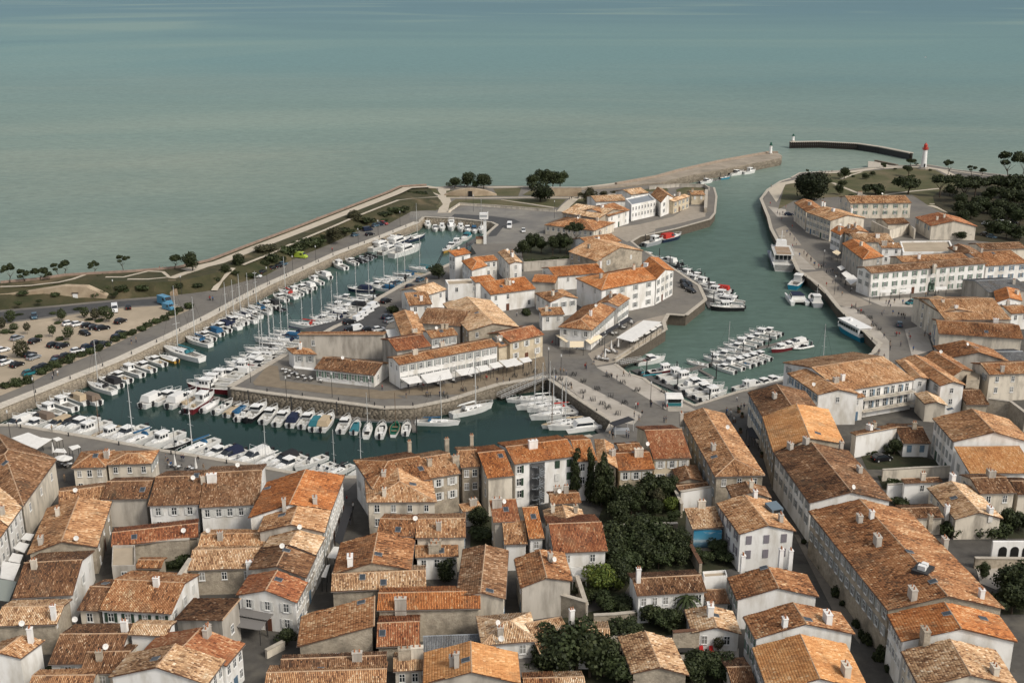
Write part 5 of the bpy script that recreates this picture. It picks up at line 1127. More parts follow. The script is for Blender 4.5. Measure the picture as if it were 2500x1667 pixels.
def taper_box(mb, x0, x1, w0, w1, z0, z1, top=.82, rx=.0, fx=.0, m=None):
    b = [(x0, -w0, z0), (x1, -w1, z0), (x1, w1, z0), (x0, w0, z0)]; t = [(x0 + rx, -w0 * top, z1), (x1 - fx, -w1 * top, z1), (x1 - fx, w1 * top, z1), (x0 + rx, w0 * top, z1)]
    mb.hexa(b, t, m)
PROTO = {}
def boat_proto(typ, hc, cc):
    key = typ + hc + cc
    if key in PROTO: return PROTO[key], False
    root = empty('boat'); H_ = HULLC[hc]; K = CANV[cc]
    add = lambda nm, mb, m=None, par=root: mb.build(nm, m, par)
    def hull(L, Wd, H, **k):
        a, b = hull_mesh(L, Wd, H, H_, **k); h = link('hull', a, root); link('deck', b, root); return h
    def rails(L, Wd, H, x0=.05, x1=.48):
        mb = MB(); pts = []
        for k in range(7):
            t = .62 + .37 * k / 6; f = math.cos((t - .5) / .5 * math.pi / 2) ** .75; pts.append((-L / 2 + L * t, Wd / 2 * f * .86, H * (1 + .32 * t * t)))
        for sg in (-1, 1):
            for a, b in zip(pts, pts[1:]): mb.tube((a[0], sg * a[1], a[2] + .5), (b[0], sg * b[1], b[2] + .5), .03, 4)
            for a in pts[::2]: mb.tube((a[0], sg * a[1], a[2]), (a[0], sg * a[1], a[2] + .5), .025, 4)
        add('bow_rail', mb, M_ALU)
    if typ in 'mc':           # motor cruiser, 'c' with a canvas over the cockpit
        L, Wd, H = 6.6, 2.5, .85; root.name = 'motorboat'; hull(L, Wd, H, cockpit=(.08, .42)); rails(L, Wd, H)
        mb = MB(); taper_box(mb, -.5, 2.3, .95, .5, .8, 1.35, .8, 0, .5); add('cabin', mb, M_WHITE)
        mb = MB(); taper_box(mb, -.65, .9, .95, .8, 1.3, 1.85, .8, .1, .75); s = add('windscreen', mb, M_BGLASS)
        if typ == 'c': mb = MB(); taper_box(mb, -2.7, .35, 1.08, .9, .95, 2.0, .72, .25, .3); add('canvas_cover', mb, K)
        else:
            mb = MB(); taper_box(mb, -.9, .5, .82, .72, 1.83, 1.95, .95); add('hard_top', mb, M_WHITE)
            mb = MB(); mb.box(-2.6, -2.1, -.9, .9, .2, .6); mb.box(-1.5, -1.1, .2, .7, .2, .75); mb.box(-1.5, -1.1, -.7, -.2, .2, .75); add('seat', mb, K)
        mb = MB(); mb.box(-3.75, -3.35, -.22, .22, .35, 1.15); mb.box(-3.65, -3.45, -.1, .1, -.4, .35); add('outboard', mb, M_MOTOR)
    elif typ == 'f':          # fishing boat with an upright wheelhouse
        L, Wd, H = 6.8, 2.5, .95; root.name = 'fishing_boat'; hull(L, Wd, H, cockpit=(.06, .42)); rails(L, Wd, H)
        mb = MB(); taper_box(mb, -.4, 1.3, .85, .8, .8, 2.25, .86, .05, .3); ca = add('wheelhouse', mb, M_WHITE)
        mb = MB(); taper_box(mb, 1.2, 2.2, .75, .45, 1.0, 1.35, .8, 0, .3); add('foredeck_hatch', mb, M_WHITE)
        mb = MB()
        for sg in (-1, 1):
            for x in (-.2, .3, .75): mb.hexa([(x, sg * .775 - .03, 1.5), (x + .34, sg * .775 - .03, 1.5), (x + .34, sg * .775 + .03, 1.5), (x, sg * .775 + .03, 1.5)], [(x, sg * .745 - .03, 1.98), (x + .34, sg * .745 - .03, 1.98), (x + .34, sg * .745 + .03, 1.98), (x, sg * .745 + .03, 1.98)])
        for y in (-.42, .05): mb.hexa([(1.13, y, 1.5), (1.23, y, 1.5), (1.23, y + .36, 1.5), (1.13, y + .36, 1.5)], [(1.03, y, 1.98), (1.13, y, 1.98), (1.13, y + .36, 1.98), (1.03, y + .36, 1.98)])
        mb.box(-.44, -.33, -.55, -.1, 1.4, 1.98); mb.build('window', M_BGLASS, ca)
        mb = MB(); taper_box(mb, -.65, 1.15, .82, .78, 2.24, 2.34, .95); add('wheelhouse_roof', mb, M_WHITE)
        mb = MB(); mb.tube((.2, 0, 2.3), (.2, 0, 3.3), .03, 4); mb.tube((-.2, -.5, 2.9), (-.2, .5, 2.9), .02, 4); mb.tube((-.2, 0, 2.3), (-.2, 0, 2.9), .02, 4); add('antenna', mb, M_ALU)
        mb = MB(); mb.box(-3.8, -3.4, -.2, .2, .3, 1.1); add('outboard', mb, M_MOTOR)
    elif typ in 'sS':         # sailing boat
        L, Wd, H = (8.2, 2.7, .95) if typ == 's' else (11.5, 3.3, 1.15); root.name = 'sailboat'; hull(L, Wd, H, sharp=1.25, tr=.7, cockpit=(.06, .34)); rails(L, Wd, H)
        k = L / 8.2; mb = MB(); taper_box(mb, -1.4 * k, 2.0 * k, .85 * k, .4 * k, H + .02, H + .48, .8, .1, .5); cb = add('coach_roof', mb, M_WHITE)
        mb = MB()
        for sg in (-1, 1):
            for x in (-.9, 0.0): mb.hexa([(x * k, sg * (.70 * k) - .02, H + .2), ((x + .6) * k, sg * (.66 * k) - .02, H + .2), ((x + .6) * k, sg * (.66 * k) + .06, H + .2), (x * k, sg * (.70 * k) + .06, H + .2)], [(x * k, sg * (.66 * k) - .02, H + .36), ((x + .6) * k, sg * (.62 * k) - .02, H + .36), ((x + .6) * k, sg * (.62 * k) + .06, H + .36), (x * k, sg * (.66 * k) + .06, H + .36)])
        mb.build('window', M_BGLASS, cb)
        mh = 10.5 * k; mb = MB(); mb.tube((.7 * k, 0, H + .3), (.6 * k, 0, H + mh), .09, 6, .06); add('mast', mb, M_ALU)
        mb = MB()
        for zz, ww in ((.42, .8), (.7, .6)): mb.tube((.65 * k, -ww * k, H + mh * zz), (.65 * k, ww * k, H + mh * zz), .03, 4)
        add('spreader', mb, M_ALU)
        mb = MB(); mb.tube((L * .48, 0, H * 1.3), (.6 * k, 0, H + mh), .018, 3); mb.tube((-L * .49, 0, H), (.6 * k, 0, H + mh), .018, 3)
        for sg in (-1, 1): mb.tube((.6 * k, sg * Wd * .45, H), (.63 * k, sg * .8 * k, H + mh * .42), .015, 3); mb.tube((.63 * k, sg * .8 * k, H + mh * .42), (.6 * k, 0, H + mh), .015, 3)
        add('rigging', mb, M_STEEL)
        mb = MB(); mb.tube((.6 * k, 0, H + 1.2), (-2.9 * k, 0, H + 1.1), .06, 5); add('boom', mb, M_ALU)
        mb = MB(); mb.tube((.5 * k, 0, H + 1.38), (-2.6 * k, 0, H + 1.25), .2, 7, .12); add('sail_cover', mb, K)
        mb = MB(); taper_box(mb, -1.75 * k, -1.1 * k, .75 * k, .7 * k, H + .3, H + .95, .75, .2, .3); add('spray_hood', mb, K)
    elif typ in 'oO':         # open boat with a console
        L, Wd, H = 5.4, 2.1, .65; root.name = 'open_boat'; hull(L, Wd, H, cockpit=(.06, .72)); rails(L, Wd, H)
        mb = MB(); mb.box(-.3, .3, -.35, .35, .18, 1.05); mb.box(-1.4, -.95, -.7, .7, .18, .6); add('console', mb, M_WHITE)
        mb = MB(); mb.hexa([(.2, -.35, 1.05), (.3, -.35, 1.05), (.3, .35, 1.05), (.2, .35, 1.05)], [(.0, -.3, 1.4), (.05, -.3, 1.4), (.05, .3, 1.4), (.0, .3, 1.4)]); add('windscreen', mb, M_BGLASS)
        if typ == 'O': mb = MB(); taper_box(mb, -2.45, 1.4, .95, .75, .66, 1.15, .55, .2, .6); add('canvas_cover', mb, K)
        mb = MB(); mb.box(-3.1, -2.72, -.2, .2, .3, 1.15); mb.box(-3.0, -2.85, -.08, .08, -.4, .3); add('outboard', mb, M_MOTOR)
    elif typ == 'r':          # inflatable
        root.name = 'inflatable_boat'; mb = MB(); L = 5.6
        pts = [(-2.8, .95), (-1, 1.0), (.8, .95), (1.9, .6), (2.6, 0)]
        for sg in (-1, 1):
            for a, b in zip(pts, pts[1:]): mb.tube((a[0], sg * a[1], .35 + .08 * a[0] * (a[0] > 0)), (b[0], sg * b[1], .35 + .08 * b[0] * (b[0] > 0)), .27, 7)
        add('tube', mb, H_); mb = MB(); mb.hexa([(-2.7, -.8, 0), (1.2, -.7, 0), (1.2, .7, 0), (-2.7, .8, 0)], [(-2.7, -.9, .2), (1.6, -.6, .25), (1.6, .6, .25), (-2.7, .9, .2)]); add('floor', mb, HULLC['g'])
        mb = MB(); mb.box(-.4, .2, -.35, .35, .2, 1.05); mb.box(-1.3, -.7, -.3, .3, .2, .75); add('console', mb, K); mb = MB(); mb.box(-3.2, -2.75, -.22, .22, .3, 1.2); add('outboard', mb, M_MOTOR)
        mb = MB(); mb.tube((-2.4, -.8, .4), (-2.5, -.8, 1.7), .04, 4); mb.tube((-2.4, .8, .4), (-2.5, .8, 1.7), .04, 4); mb.tube((-2.5, -.8, 1.7), (-2.5, .8, 1.7), .04, 4); add('roll_bar', mb, M_ALU)
    elif typ == 'y':          # flybridge yacht
        L, Wd, H = 12.5, 3.9, 1.5; root.name = 'motor_yacht'; hull(L, Wd, H, cockpit=(.04, .24)); rails(L, Wd, H)
        mb = MB(); taper_box(mb, -3.0, 3.2, 1.6, .9, 1.5, 2.75, .82, .2, 1.6); sa = add('saloon', mb, M_WHITE)
        mb = MB()
        for sg in (-1, 1): mb.hexa([(-2.4, sg * 1.46 - .05, 1.95), (1.6, sg * 1.1 - .05, 1.95), (1.6, sg * 1.1 + .05, 1.95), (-2.4, sg * 1.46 + .05, 1.95)], [(-2.3, sg * 1.40 - .05, 2.5), (1.1, sg * 1.06 - .05, 2.5), (1.1, sg * 1.06 + .05, 2.5), (-2.3, sg * 1.40 + .05, 2.5)])
        mb.hexa([(1.95, -.85, 1.9), (2.65, -.8, 1.9), (2.65, .8, 1.9), (1.95, .85, 1.9)], [(1.4, -.85, 2.62), (1.75, -.8, 2.62), (1.75, .8, 2.62), (1.4, .85, 2.62)]); mb.build('window', M_BGLASS, sa)
        mb = MB(); taper_box(mb, -3.6, 1.5, 1.45, 1.1, 2.75, 3.2, .96, 0, .6); add('flybridge', mb, M_WHITE)
        mb = MB(); taper_box(mb, .5, .9, .9, .8, 3.2, 3.65, .9, .0, .25); add('windscreen', mb, M_BGLASS)
        mb = MB(); mb.box(-2.6, -1.8, -.9, .9, 3.2, 3.6); add('seat', mb, K); mb = MB(); mb.tube((-2.8, -1.1, 3.2), (-3.1, -1.0, 4.2), .06, 5); mb.tube((-2.8, 1.1, 3.2), (-3.1, 1.0, 4.2), .06, 5); mb.box(-3.3, -2.9, -1.05, 1.05, 4.2, 4.28); add('radar_arch', mb, M_WHITE)
    elif typ == 'k':          # catamaran
        root.name = 'catamaran'
        for sg in (-1, 1):
            mb = MB(); mb.hexa([(-4.2, sg * 1.9 - .35, -.3), (3.6, sg * 1.9 - .1, -.3), (3.6, sg * 1.9 + .1, -.3), (-4.2, sg * 1.9 + .35, -.3)], [(-4.4, sg * 1.9 - .6, 1.1), (4.4, sg * 1.9 - .12, 1.25), (4.4, sg * 1.9 + .12, 1.25), (-4.4, sg * 1.9 + .6, 1.1)]); add('hull', mb, H_)
        mb = MB(); mb.box(-3.6, 2.2, -1.5, 1.5, .75, 1.15); add('deck', mb, M_DECK); mb = MB(); taper_box(mb, -2.4, 2.0, 1.9, 1.5, 1.15, 2.3, .85, .2, .7); sa = add('saloon', mb, M_WHITE)
        mb = MB(); taper_box(mb, -2.2, 1.75, 1.84, 1.52, 1.45, 2.05, .93, .1, .35); mb.build('window', M_BGLASS, sa); mb = MB(); taper_box(mb, -2.5, 1.3, 1.7, 1.35, 2.3, 2.42, .95); add('hard_top', mb, K)
    elif typ == 'd':          # open rowing or sailing dinghy
        root.name = 'dinghy'; a, b = hull_mesh(4.8, 1.8, .55, H_, cockpit=(.05, .8), stripe=M_TEAK, tr=.55); link('hull', a, root); b = b.copy(); b.materials[0] = K; link('deck', b, root)
        mb = MB(); mb.box(-.9, -.65, -.7, .7, .42, .48); mb.box(.5, .75, -.62, .62, .42, .48); add('thwart', mb, M_TEAK); mb = MB(); mb.tube((.9, 0, .2), (.85, 0, 6.5), .06, 5, .04); add('mast', mb, M_WOOD)
    PROTO[key] = root; return root, True
DESC = dict(m='motorboat with hard top', c='motorboat with {c} canvas', f='wheelhouse fishing boat', s='sailboat with {c} sail cover', S='large sailboat with {c} sail cover', o='open console boat', O='open boat under {c} cover',
            r='inflatable boat with roll bar', y='flybridge motor yacht', k='sailing catamaran hull', d='wooden dinghy with {c} floor')
CN = dict(w='white', b='blue', n='navy', t='teal', c='beige', k='black', m='brown', g='green', r='red')
HN = dict(w='white', n='navy', r='maroon', k='black', b='blue', g='grey', y='yellow', t='teal')
CAT = dict(m='motorboat', c='motorboat', f='fishing boat', s='sailboat', S='sailboat', o='open boat', O='open boat', r='inflatable boat', y='yacht', k='catamaran', d='dinghy')
nboat = [0]; BS_ = dict(v=1.12, r=1.35, g=1.28, p=1.22, q=1.3)
def boats(code, rowname, hv, lst, hv2=None, quay=None):
    """lst 'x,y,typehullcover[,scale] ...' ; hv heading (bow) as a photo vector; hv2 heading at the end of the row"""
    it = lst.split(); N = len(it)
    for k, s in enumerate(it):
        a = s.split(','); x, y = float(a[0]), float(a[1]); typ, hc, cc = a[2]; sc = float(a[3]) if len(a) > 3 else 1.0
        h = hv if hv2 is None else tuple(hv[i] + (hv2[i] - hv[i]) * k / max(1, N - 1) for i in (0, 1))
        p = at(code, x, y, WZ + .4); q = at(code, x + h[0] * .5, y + h[1] * .5, WZ + .4); d = q - p
        pr, new = boat_proto(typ, hc, cc); o = pr if new else copy_tree(pr)
        sc *= R.uniform(.94, 1.06) * BS_.get(code, 1.3); o.location = (p.x, p.y, WZ + .02); o.rotation_euler = (R.uniform(-.015, .015), 0, math.atan2(d.y, d.x) + R.uniform(-.05, .05)); o.scale = (sc * 1.16, sc * .97, sc * .97)
        col = '' if typ == 'k' else HN[hc] + ' '
        tag(o, '%s%s, %s %s' % (col, DESC[typ].format(c=CN[cc]), ordinal(k + 1), rowname), CAT[typ], 'boats moored in the harbour'); nboat[0] += 1
boats('o', 'along the west quay from the near end', (-200, -60),
      '240,1688,mwc 390,1655,cwm 480,1595,fwb 600,1535,fwc 720,1475,cwc 835,1475,cwm 965,1370,swk 1050,1315,cwk 1130,1270,mwc 1250,1215,fwk 1370,1170,mwc 1480,1115,mwc 1610,1085,Oyw 1740,1045,Swt 1890,925,swb 1960,875,mww 2030,830,cwb 2105,795,mwk 2190,760,swn 2260,730,mww 2330,700,sww')
boats('p', 'along the far half of the west quay', (-200, -70),
      '170,1545,cwn 240,1520,mwk 300,1500,sww 360,1465,cwn 440,1440,sww 520,1405,swb 590,1365,mww 640,1345,cwk 700,1385,rkk,.8 720,1290,mww 790,1255,swr 860,1235,fwk 930,1205,mww 985,1175,cww 1060,1130,fww 1130,1075,cww 1290,985,fwk,1.1 1400,945,mww 1480,925,rkk 1530,905,rgk 1580,880,rkk')
boats('p', 'in the north-west corner yacht cluster', (190, -60), '1700,800,yww,.85 1775,835,yww,.8 1850,770,ynw 1930,850,yww,1.05 2020,720,Snw,.8 1800,730,yww,.7')
boats('q', 'below the north quay, west to east', (10, 40), '175,600,fww 245,628,mww 310,622,fww 400,612,yww,.75 490,628,fww 555,640,mww 620,645,cwb 690,640,sww')
boats('q', 'near the white control tower walkway', (-90, 60), '535,715,cwt 450,770,fww 395,800,mww 350,830,oyw')
boats('a', 'along the south quay from the left', (-190, 80),
      '150,355,cww 330,355,mww 540,365,cwc 650,375,cwk 760,365,mww,1.2 865,410,fww,1.1 1010,425,dwc,1.3 1075,445,fww 1215,455,mww,1.25 1315,510,swb 1570,510,fwc,1.15 1690,540,okk 1880,585,swb 1985,605,owk 2080,630,mww 2175,660,cwn 2300,660,rww')
boats('d', 'on the south quay behind brown roofs', (-190, 80), '455,290,cww,1.1 610,300,sww,.8 745,310,cwk 800,355,mww,1.1 1010,320,oww,1.1 1100,375,oww 1180,405,owk 1270,410,swk,.8 1525,405,sww,.85')
boats('c', 'below the island south wall, left to right', (225, -120),
      '-100,960,rwc -210,890,cww,1.15 -30,930,frw,1.2 60,950,Oww 180,965,oww 275,990,Owc 350,985,Owb 370,1030,oww 500,1015,mkw,1.1 625,1040,mww,1.05 745,1065,mww 865,1075,cwn 985,1085,mww 1080,1110,cwt 1170,1110,cwc 1340,1130,mww 1445,1150,Owt 1560,1185,sww,.7 1690,1185,oww 1820,1170,dwg,1.1 1930,1165,oww,.95', hv2=(20, -130))
boats('c', 'lying alongside below the restaurants', (230, 5), '2230,1110,Swb,.68')
boats('h', 'moored near the foot of the ramp', (180, -45), '600,15,sww')
boats('o', 'at the head of the island pontoon', (220, -100), '1510,1475,cww,1.15 1610,1460,mwc,1.1 1740,1475,oww 1840,1490,Owc')
boats('c', 'along the island west quay from the tip', (-230, -20),
      '40,790,frw,1.25 90,735,fww,1.15 165,690,fww,1.2 230,655,mww 310,630,cww 380,600,fww 350,565,mwr 440,535,yww,.65 520,560,mww 490,500,mww 590,475,sww 660,430,sww 560,430,swk 700,385,sww 770,345,swn 800,305,cwb 650,335,sww 830,270,swn')
boats('p', 'beside the island car park', (-230, -20),
      '960,1555,swr 1060,1555,srw 1150,1545,sww 1130,1500,mww 1250,1495,swn 1230,1450,cww 1340,1455,mww 1300,1415,sww 1360,1395,mww 1290,1380,fww 1430,1370,cwk 1480,1330,Sww,.75 1350,1300,mwb 1600,1285,Sgk,.75 1490,1215,cnn 1720,1205,cwb 1650,1175,mww 1800,1160,cww 1740,1130,sww 1870,1120,swk 1940,1085,swb 2030,1070,Oyc 2080,1020,swt')
boats('g', 'beside the dark wall of the causeway', (-230, 30), '440,1090,sww,.85 450,1140,Sww,.72 520,1165,sww,.85 590,1235,Sww,.8 620,1185,swr,.8 640,1325,dwc,1.2 740,1335,swc,.9 700,1300,swk,.8 860,1345,kww,.8 280,1080,oww')
boats('r', 'moored against the stone jetty', (60, -10), '880,570,mww 1060,530,obw 1170,492,mww,1.2 1290,478,fwc,1.1')
boats('r', 'at the north quay pontoon in the channel', (80, -20), '375,1155,fgk,1.2 540,1115,cnr,1.3')
boats('r', 'in the row off the corner house', (-90, -20), '320,1290,mww 500,1335,cww 560,1345,rkk 600,1395,rkk 650,1420,rkk 720,1430,rkk 700,1465,fwc 780,1485,mwr 770,1520,fww 850,1545,fww')
boats('g', 'along the island pontoon facing the channel', (-230, -30), '2100,10,mww 2170,35,cwr 2150,60,fww 2210,95,fww 2200,120,mwk 2230,148,yww,.7 2270,190,mwr')
boats('g', 'at the island pontoon end', (-230, 0), '2250,215,fkw,1.1')
boats('v', 'on the upper side of the middle pontoon', (-40, -7), '1602,836,oww 1645,828,fwc,.95 1662,818,mww 1677,808,sww,.8 1692,800,mww 1706,792,fww 1722,784,mww 1738,777,mww 1752,770,fww 1766,764,mww')
boats('v', 'on the lower side of the middle pontoon', (-38, -12), '1662,848,mww 1680,840,fww 1697,834,mwb 1712,829,mww 1728,824,mww 1745,818,mww')
boats('v', 'at the right finger of the middle pontoon', (-40, 8), '1795,803,frk 1810,796,mww 1826,791,cww 1842,797,rwk')
boats('g', 'on the pontoon nearest the causeway', (190, -30), '1525,715,mwr 1560,825,rtk 1645,815,frw 1745,860,fww 1815,895,fww 1950,950,mww,1.15 1960,945,cww,.9 2040,1005,mww,1.15 2100,1045,fww 2145,1082,oww')
boats('v', 'along the quay before the orange-tan hotel', (40, -10), '1712,890,fww 1735,886,cww 1755,882,mww 1775,877,mww 1862,842,cww 1885,838,swb 1925,835,cwn 1905,834,mww')
boats('v', 'alone far out on the open sea', (-20, 2), '2125,132,ogw,.9')
print('boats', nboat[0])
# ------------------------------------------------------------------ the larger craft of the east quay
t = empty('passenger_boat', at('r', 1590, 1340, WZ)); t.scale = (1.35,) * 3; a = at('r', 1575, 1230, WZ); b = at('r', 1650, 1440, WZ); d = a - b; t.rotation_euler = (0, 0, math.atan2(d.y, d.x)); tag(t, 'large white passenger boat moored bow out against the east quay', 'passenger boat')
L = 21; hm, dm = hull_mesh(L, 6.4, 1.9, HULLC['w'], cockpit=(.04, .04), stripe=HULLC['w'], tr=.92); link('hull', hm, t); link('deck', dm, t)
mb = MB(); mb.box(-9.5, 9.6, -3.26, 3.26, 1.2, 1.4); mb.build('rubbing_strake', HULLC['n'], t)
mb = MB(); taper_box(mb, -6.5, 4.8, 2.7, 2.3, 1.9, 4.2, .94, .1, .9); sa = mb.build('saloon', M_WHITE, t)
mb = MB()
for sg in (-1, 1):
    for k in range(7): x = -5.9 + k * 1.45; mb.box(x, x + 1.0, sg * 2.6 - .08, sg * 2.6 + .08, 2.8, 3.6)
for k in range(4): mb.box(-6.62, -6.4, -2.2 + k * 1.15, -1.3 + k * 1.15, 2.4, 3.7)
mb.build('window', M_BGLASS, sa)
mb = MB(); mb.box(-8.5, 4.0, -2.75, 2.75, 4.2, 4.32); mb.build('upper_deck', M_DECK, t)
mb = MB()
for k in range(5): mb.box(-7.8 + k * 1.8, -7.3 + k * 1.8, -2.0, 2.0, 4.32, 4.8)
mb.build('bench', mat('bench_tan', (.36, .26, .18), .7), t)
mb = MB(); taper_box(mb, 1.4, 3.8, 1.6, 1.4, 4.32, 6.3, .9, .1, .6); wh = mb.build('bridge', M_WHITE, t); mb = MB(); taper_box(mb, 1.6, 3.72, 1.52, 1.34, 5.2, 5.85, .98, 0, .15); mb.build('window', M_BGLASS, wh)
mb = MB()
for sg in (-1, 1):
    mb.tube((-8.4, sg * 2.7, 5.3), (1.4, sg * 2.7, 5.3), .04, 4)
    for k in range(8): mb.tube((-8.4 + k * 1.4, sg * 2.7, 4.32), (-8.4 + k * 1.4, sg * 2.7, 5.3), .03, 4)
mb.tube((-8.4, -2.7, 5.3), (-8.4, 2.7, 5.3), .04, 4); mb.build('railing', M_ALU, t)
mb = MB(); mb.tube((2, 0, 6.3), (1.6, 0, 9.2), .12, 6); mb.tube((1.8, -.9, 7.4), (1.8, .9, 7.4), .05, 4); mb.build('mast', M_WHITE, t)
def trawler(label, code, x, y, hx, hy, L, hc, housec, roofc, aft=False, win=True):
    p = at(code, x, y, WZ); q = at(code, x + hx, y + hy, WZ); d = q - p; t = empty('fishing_vessel', p, math.atan2(d.y, d.x)); tag(t, label, 'fishing vessel')
    k = L / 11; hm, dm = hull_mesh(L, 3.9 * k, 1.5 * k, HULLC[hc], cockpit=(.06, .4) if not aft else (.5, .8), stripe=HULLC['w'], tr=.86); link('hull', hm, t); dk = link('deck', dm, t)
    x0 = -.2 * k if not aft else -4 * k; mb = MB(); taper_box(mb, x0, x0 + 3.2 * k, 1.25 * k, 1.15 * k, 1.3 * k, 3.5 * k, .92, 0, .4 * k); ho = mb.build('wheelhouse', CANV[housec], t)
    mb = MB()
    for sg in (-1, 1):
        for j in range(3): mb.box(x0 + (.35 + j * .9) * k, x0 + (.95 + j * .9) * k, sg * 1.18 * k - .09, sg * 1.18 * k + .09, 2.5 * k, 3.1 * k)
    for j in range(3): mb.box(x0 + 2.75 * k, x0 + 3.05 * k, (-.95 + j * .68) * k, (-.45 + j * .68) * k, 2.5 * k, 3.05 * k)
    mb.build('window', M_BGLASS, ho)
    mb = MB(); mb.box(x0 - .3 * k, x0 + 3.0 * k, -1.25 * k, 1.25 * k, 3.5 * k, 3.62 * k); mb.build('roof', CANV[roofc], t)
    mb = MB(); mb.tube((x0 + k, 0, 3.6 * k), (x0 + .9 * k, 0, 6.2 * k), .07, 5); mb.tube((x0 + k, -.8 * k, 4.8 * k), (x0 + k, .8 * k, 4.8 * k), .04, 4); mb.build('mast', M_ALU, t)
    mb = MB(); mb.box(-4.2 * k, -3.0 * k, -.8 * k, .8 * k, .2, 1.2 * k) if not aft else mb.box(2.2 * k, 3.2 * k, -.6 * k, .6 * k, 1.4, 2.2); mb.build('winch', M_STEEL, t)
    return t
trawler('bright blue fishing vessel with white wheelhouse top by the east quay', 't', 180, 385, 60, -50, 12.5, 'b', 'w', 'w')
trawler('grey working boat beside the white catamaran, east quay', 't', 345, 550, -45, -60, 11.5, 'g', 'w', 'w', aft=True)
t = boat_proto('k', 'w', 'n')[0]; p = at('t', 170, 525, WZ + .3); q = at('t', 120, 470, WZ + .3); d = q - p; t.location = (p.x, p.y, WZ); t.rotation_euler = (0, 0, math.atan2(d.y, d.x)); t.scale = (1.3,) * 3
tag(t, 'white power catamaran with dark roof panels near the east quay', 'catamaran')
t = empty('tour_boat', at('t', 700, 850, WZ)); t.scale = (1.15,) * 3; a = at('t', 620, 790, WZ); b = at('t', 790, 880, WZ); d = a - b; t.rotation_euler = (0, 0, math.atan2(d.y, d.x)); tag(t, 'blue and white tour boat with a long windowed cabin by the east quay', 'tour boat')
hm, dm = hull_mesh(14, 4.4, 1.4, HULLC['b'], cockpit=(.0, .0), stripe=HULLC['w'], tr=.9); link('hull', hm, t); link('deck', dm, t)
mb = MB(); taper_box(mb, -6.2, 4.4, 2.0, 1.7, 1.4, 3.6, .95, 0, .5); sa = mb.build('cabin', M_WHITE, t); mb = MB()
for sg in (-1, 1):
    for k in range(8): x = -5.7 + k * 1.2; mb.box(x, x + .85, sg * 1.93 - .08, sg * 1.93 + .08, 2.3, 3.1)
for k in range(3): mb.box(-6.3, -6.1, -1.5 + k * 1.1, -.7 + k * 1.1, 2.2, 3.1)
mb.build('window', M_BGLASS, sa)
mb = MB(); mb.box(-6.5, 4.2, -2.0, 2.0, 3.6, 3.72); mb.build('roof', M_WHITE, t); mb = MB(); mb.tube((1, 0, 3.7), (1, 0, 4.2), .6, 8, .4); mb.build('life_raft', M_WHITE, t)
# ------------------------------------------------------------------ pontoons and piles
def pontoon(label, code, pts, wd=2.0, z=WZ + .45, m=None):
    ps = CW(code, pts, z); c = ps[0].lerp(ps[-1], .5); root = empty('pontoon', (c.x, c.y, WZ)); tag(root, label, 'pontoon', 'floating pontoons')
    L = 0; pl = MB(); 
    n = max(2, int(sum((b - a).length for a, b in zip(ps, ps[1:])) / 3)); rs = resample(ps, n)
    for a, b in zip(rs, rs[1:]):
        d = (b - a); d.z = 0; l = d.length; q = MB(); q.box(0, l - .06, -wd / 2, wd / 2, -.12, 0); o = q.build('plank_section', m or M_PLANK, root, (a.x - c.x, a.y - c.y, z - WZ), math.atan2(d.y, d.x))
        q = MB(); q.box(.3, l - .4, -wd / 2 + .15, wd / 2 - .15, -.5, -.125); q.build('float', HULLC['g'], o)
    for p in rs[1::4]: q = MB(); q.tube((p.x - c.x + wd * .55, p.y - c.y, -1.5), (p.x - c.x + wd * .55, p.y - c.y, 4.2), .16, 7); q.build('mooring_pile', M_STEEL, root)
    return root
pontoon('pontoon below the curved island wall with a row of small boats', 'c', '-60,830 90,860 300,910 600,960 1000,1010 1400,1060 1720,1080 2060,1070', 1.6)
pontoon('pontoon finger beside the green dinghy', 'c', '1990,1080 2005,1190', 1.0)
pontoon('long dark pontoon beside the causeway slipway', 'g', '1370,790 1560,890 1800,990 2030,1110', 2.6, m=mat('grey_deck', (.12, .115, .11), .8, (.08, .08, .075), 1))
pontoon('pontoon running out to the middle of the outer basin', 'g', '1650,860 1850,800 2100,740 2352,660 2480,600', 2.0)
pontoon('pontoon linking the middle boats to the right hand finger', 'v', '1735,800 1780,790 1822,778', 1.6)
pontoon('pontoon along the island facing the channel', 'g', '1990,-60 2040,60 2110,200', 2.6, m=MATS['grey_deck'])
pontoon('narrow pontoon off the white corner house', 'r', '380,1270 560,1400 760,1540 960,1640', 2.0)
pontoon('low pontoon beneath the causeway wall, yacht basin side', 'g', '600,1080 760,1190 1020,1340 1080,1400', 2.4, m=MATS['grey_deck'])
pontoon('dark landing pontoon on the north side of the channel', 'r', '190,1165 330,1140 460,1105', 2.2, m=MATS['grey_deck'])
pontoon('short landing pontoon at the stone jetty', 'r', '800,572 960,545 1060,525', 2.0)
pontoon('dark walkway between the north quay and the island', 'q', '485,810 600,740 700,690', 2.6, z=-1.2, m=MATS['grey_deck'])
pontoon('narrow pontoon beside the island car park boats', 'p', '1200,1560 1420,1440 1640,1300 1900,1150', 1.4)
pontoon('finger pontoon in the outer basin', 'g', '1990,790 2130,870', 1.0)
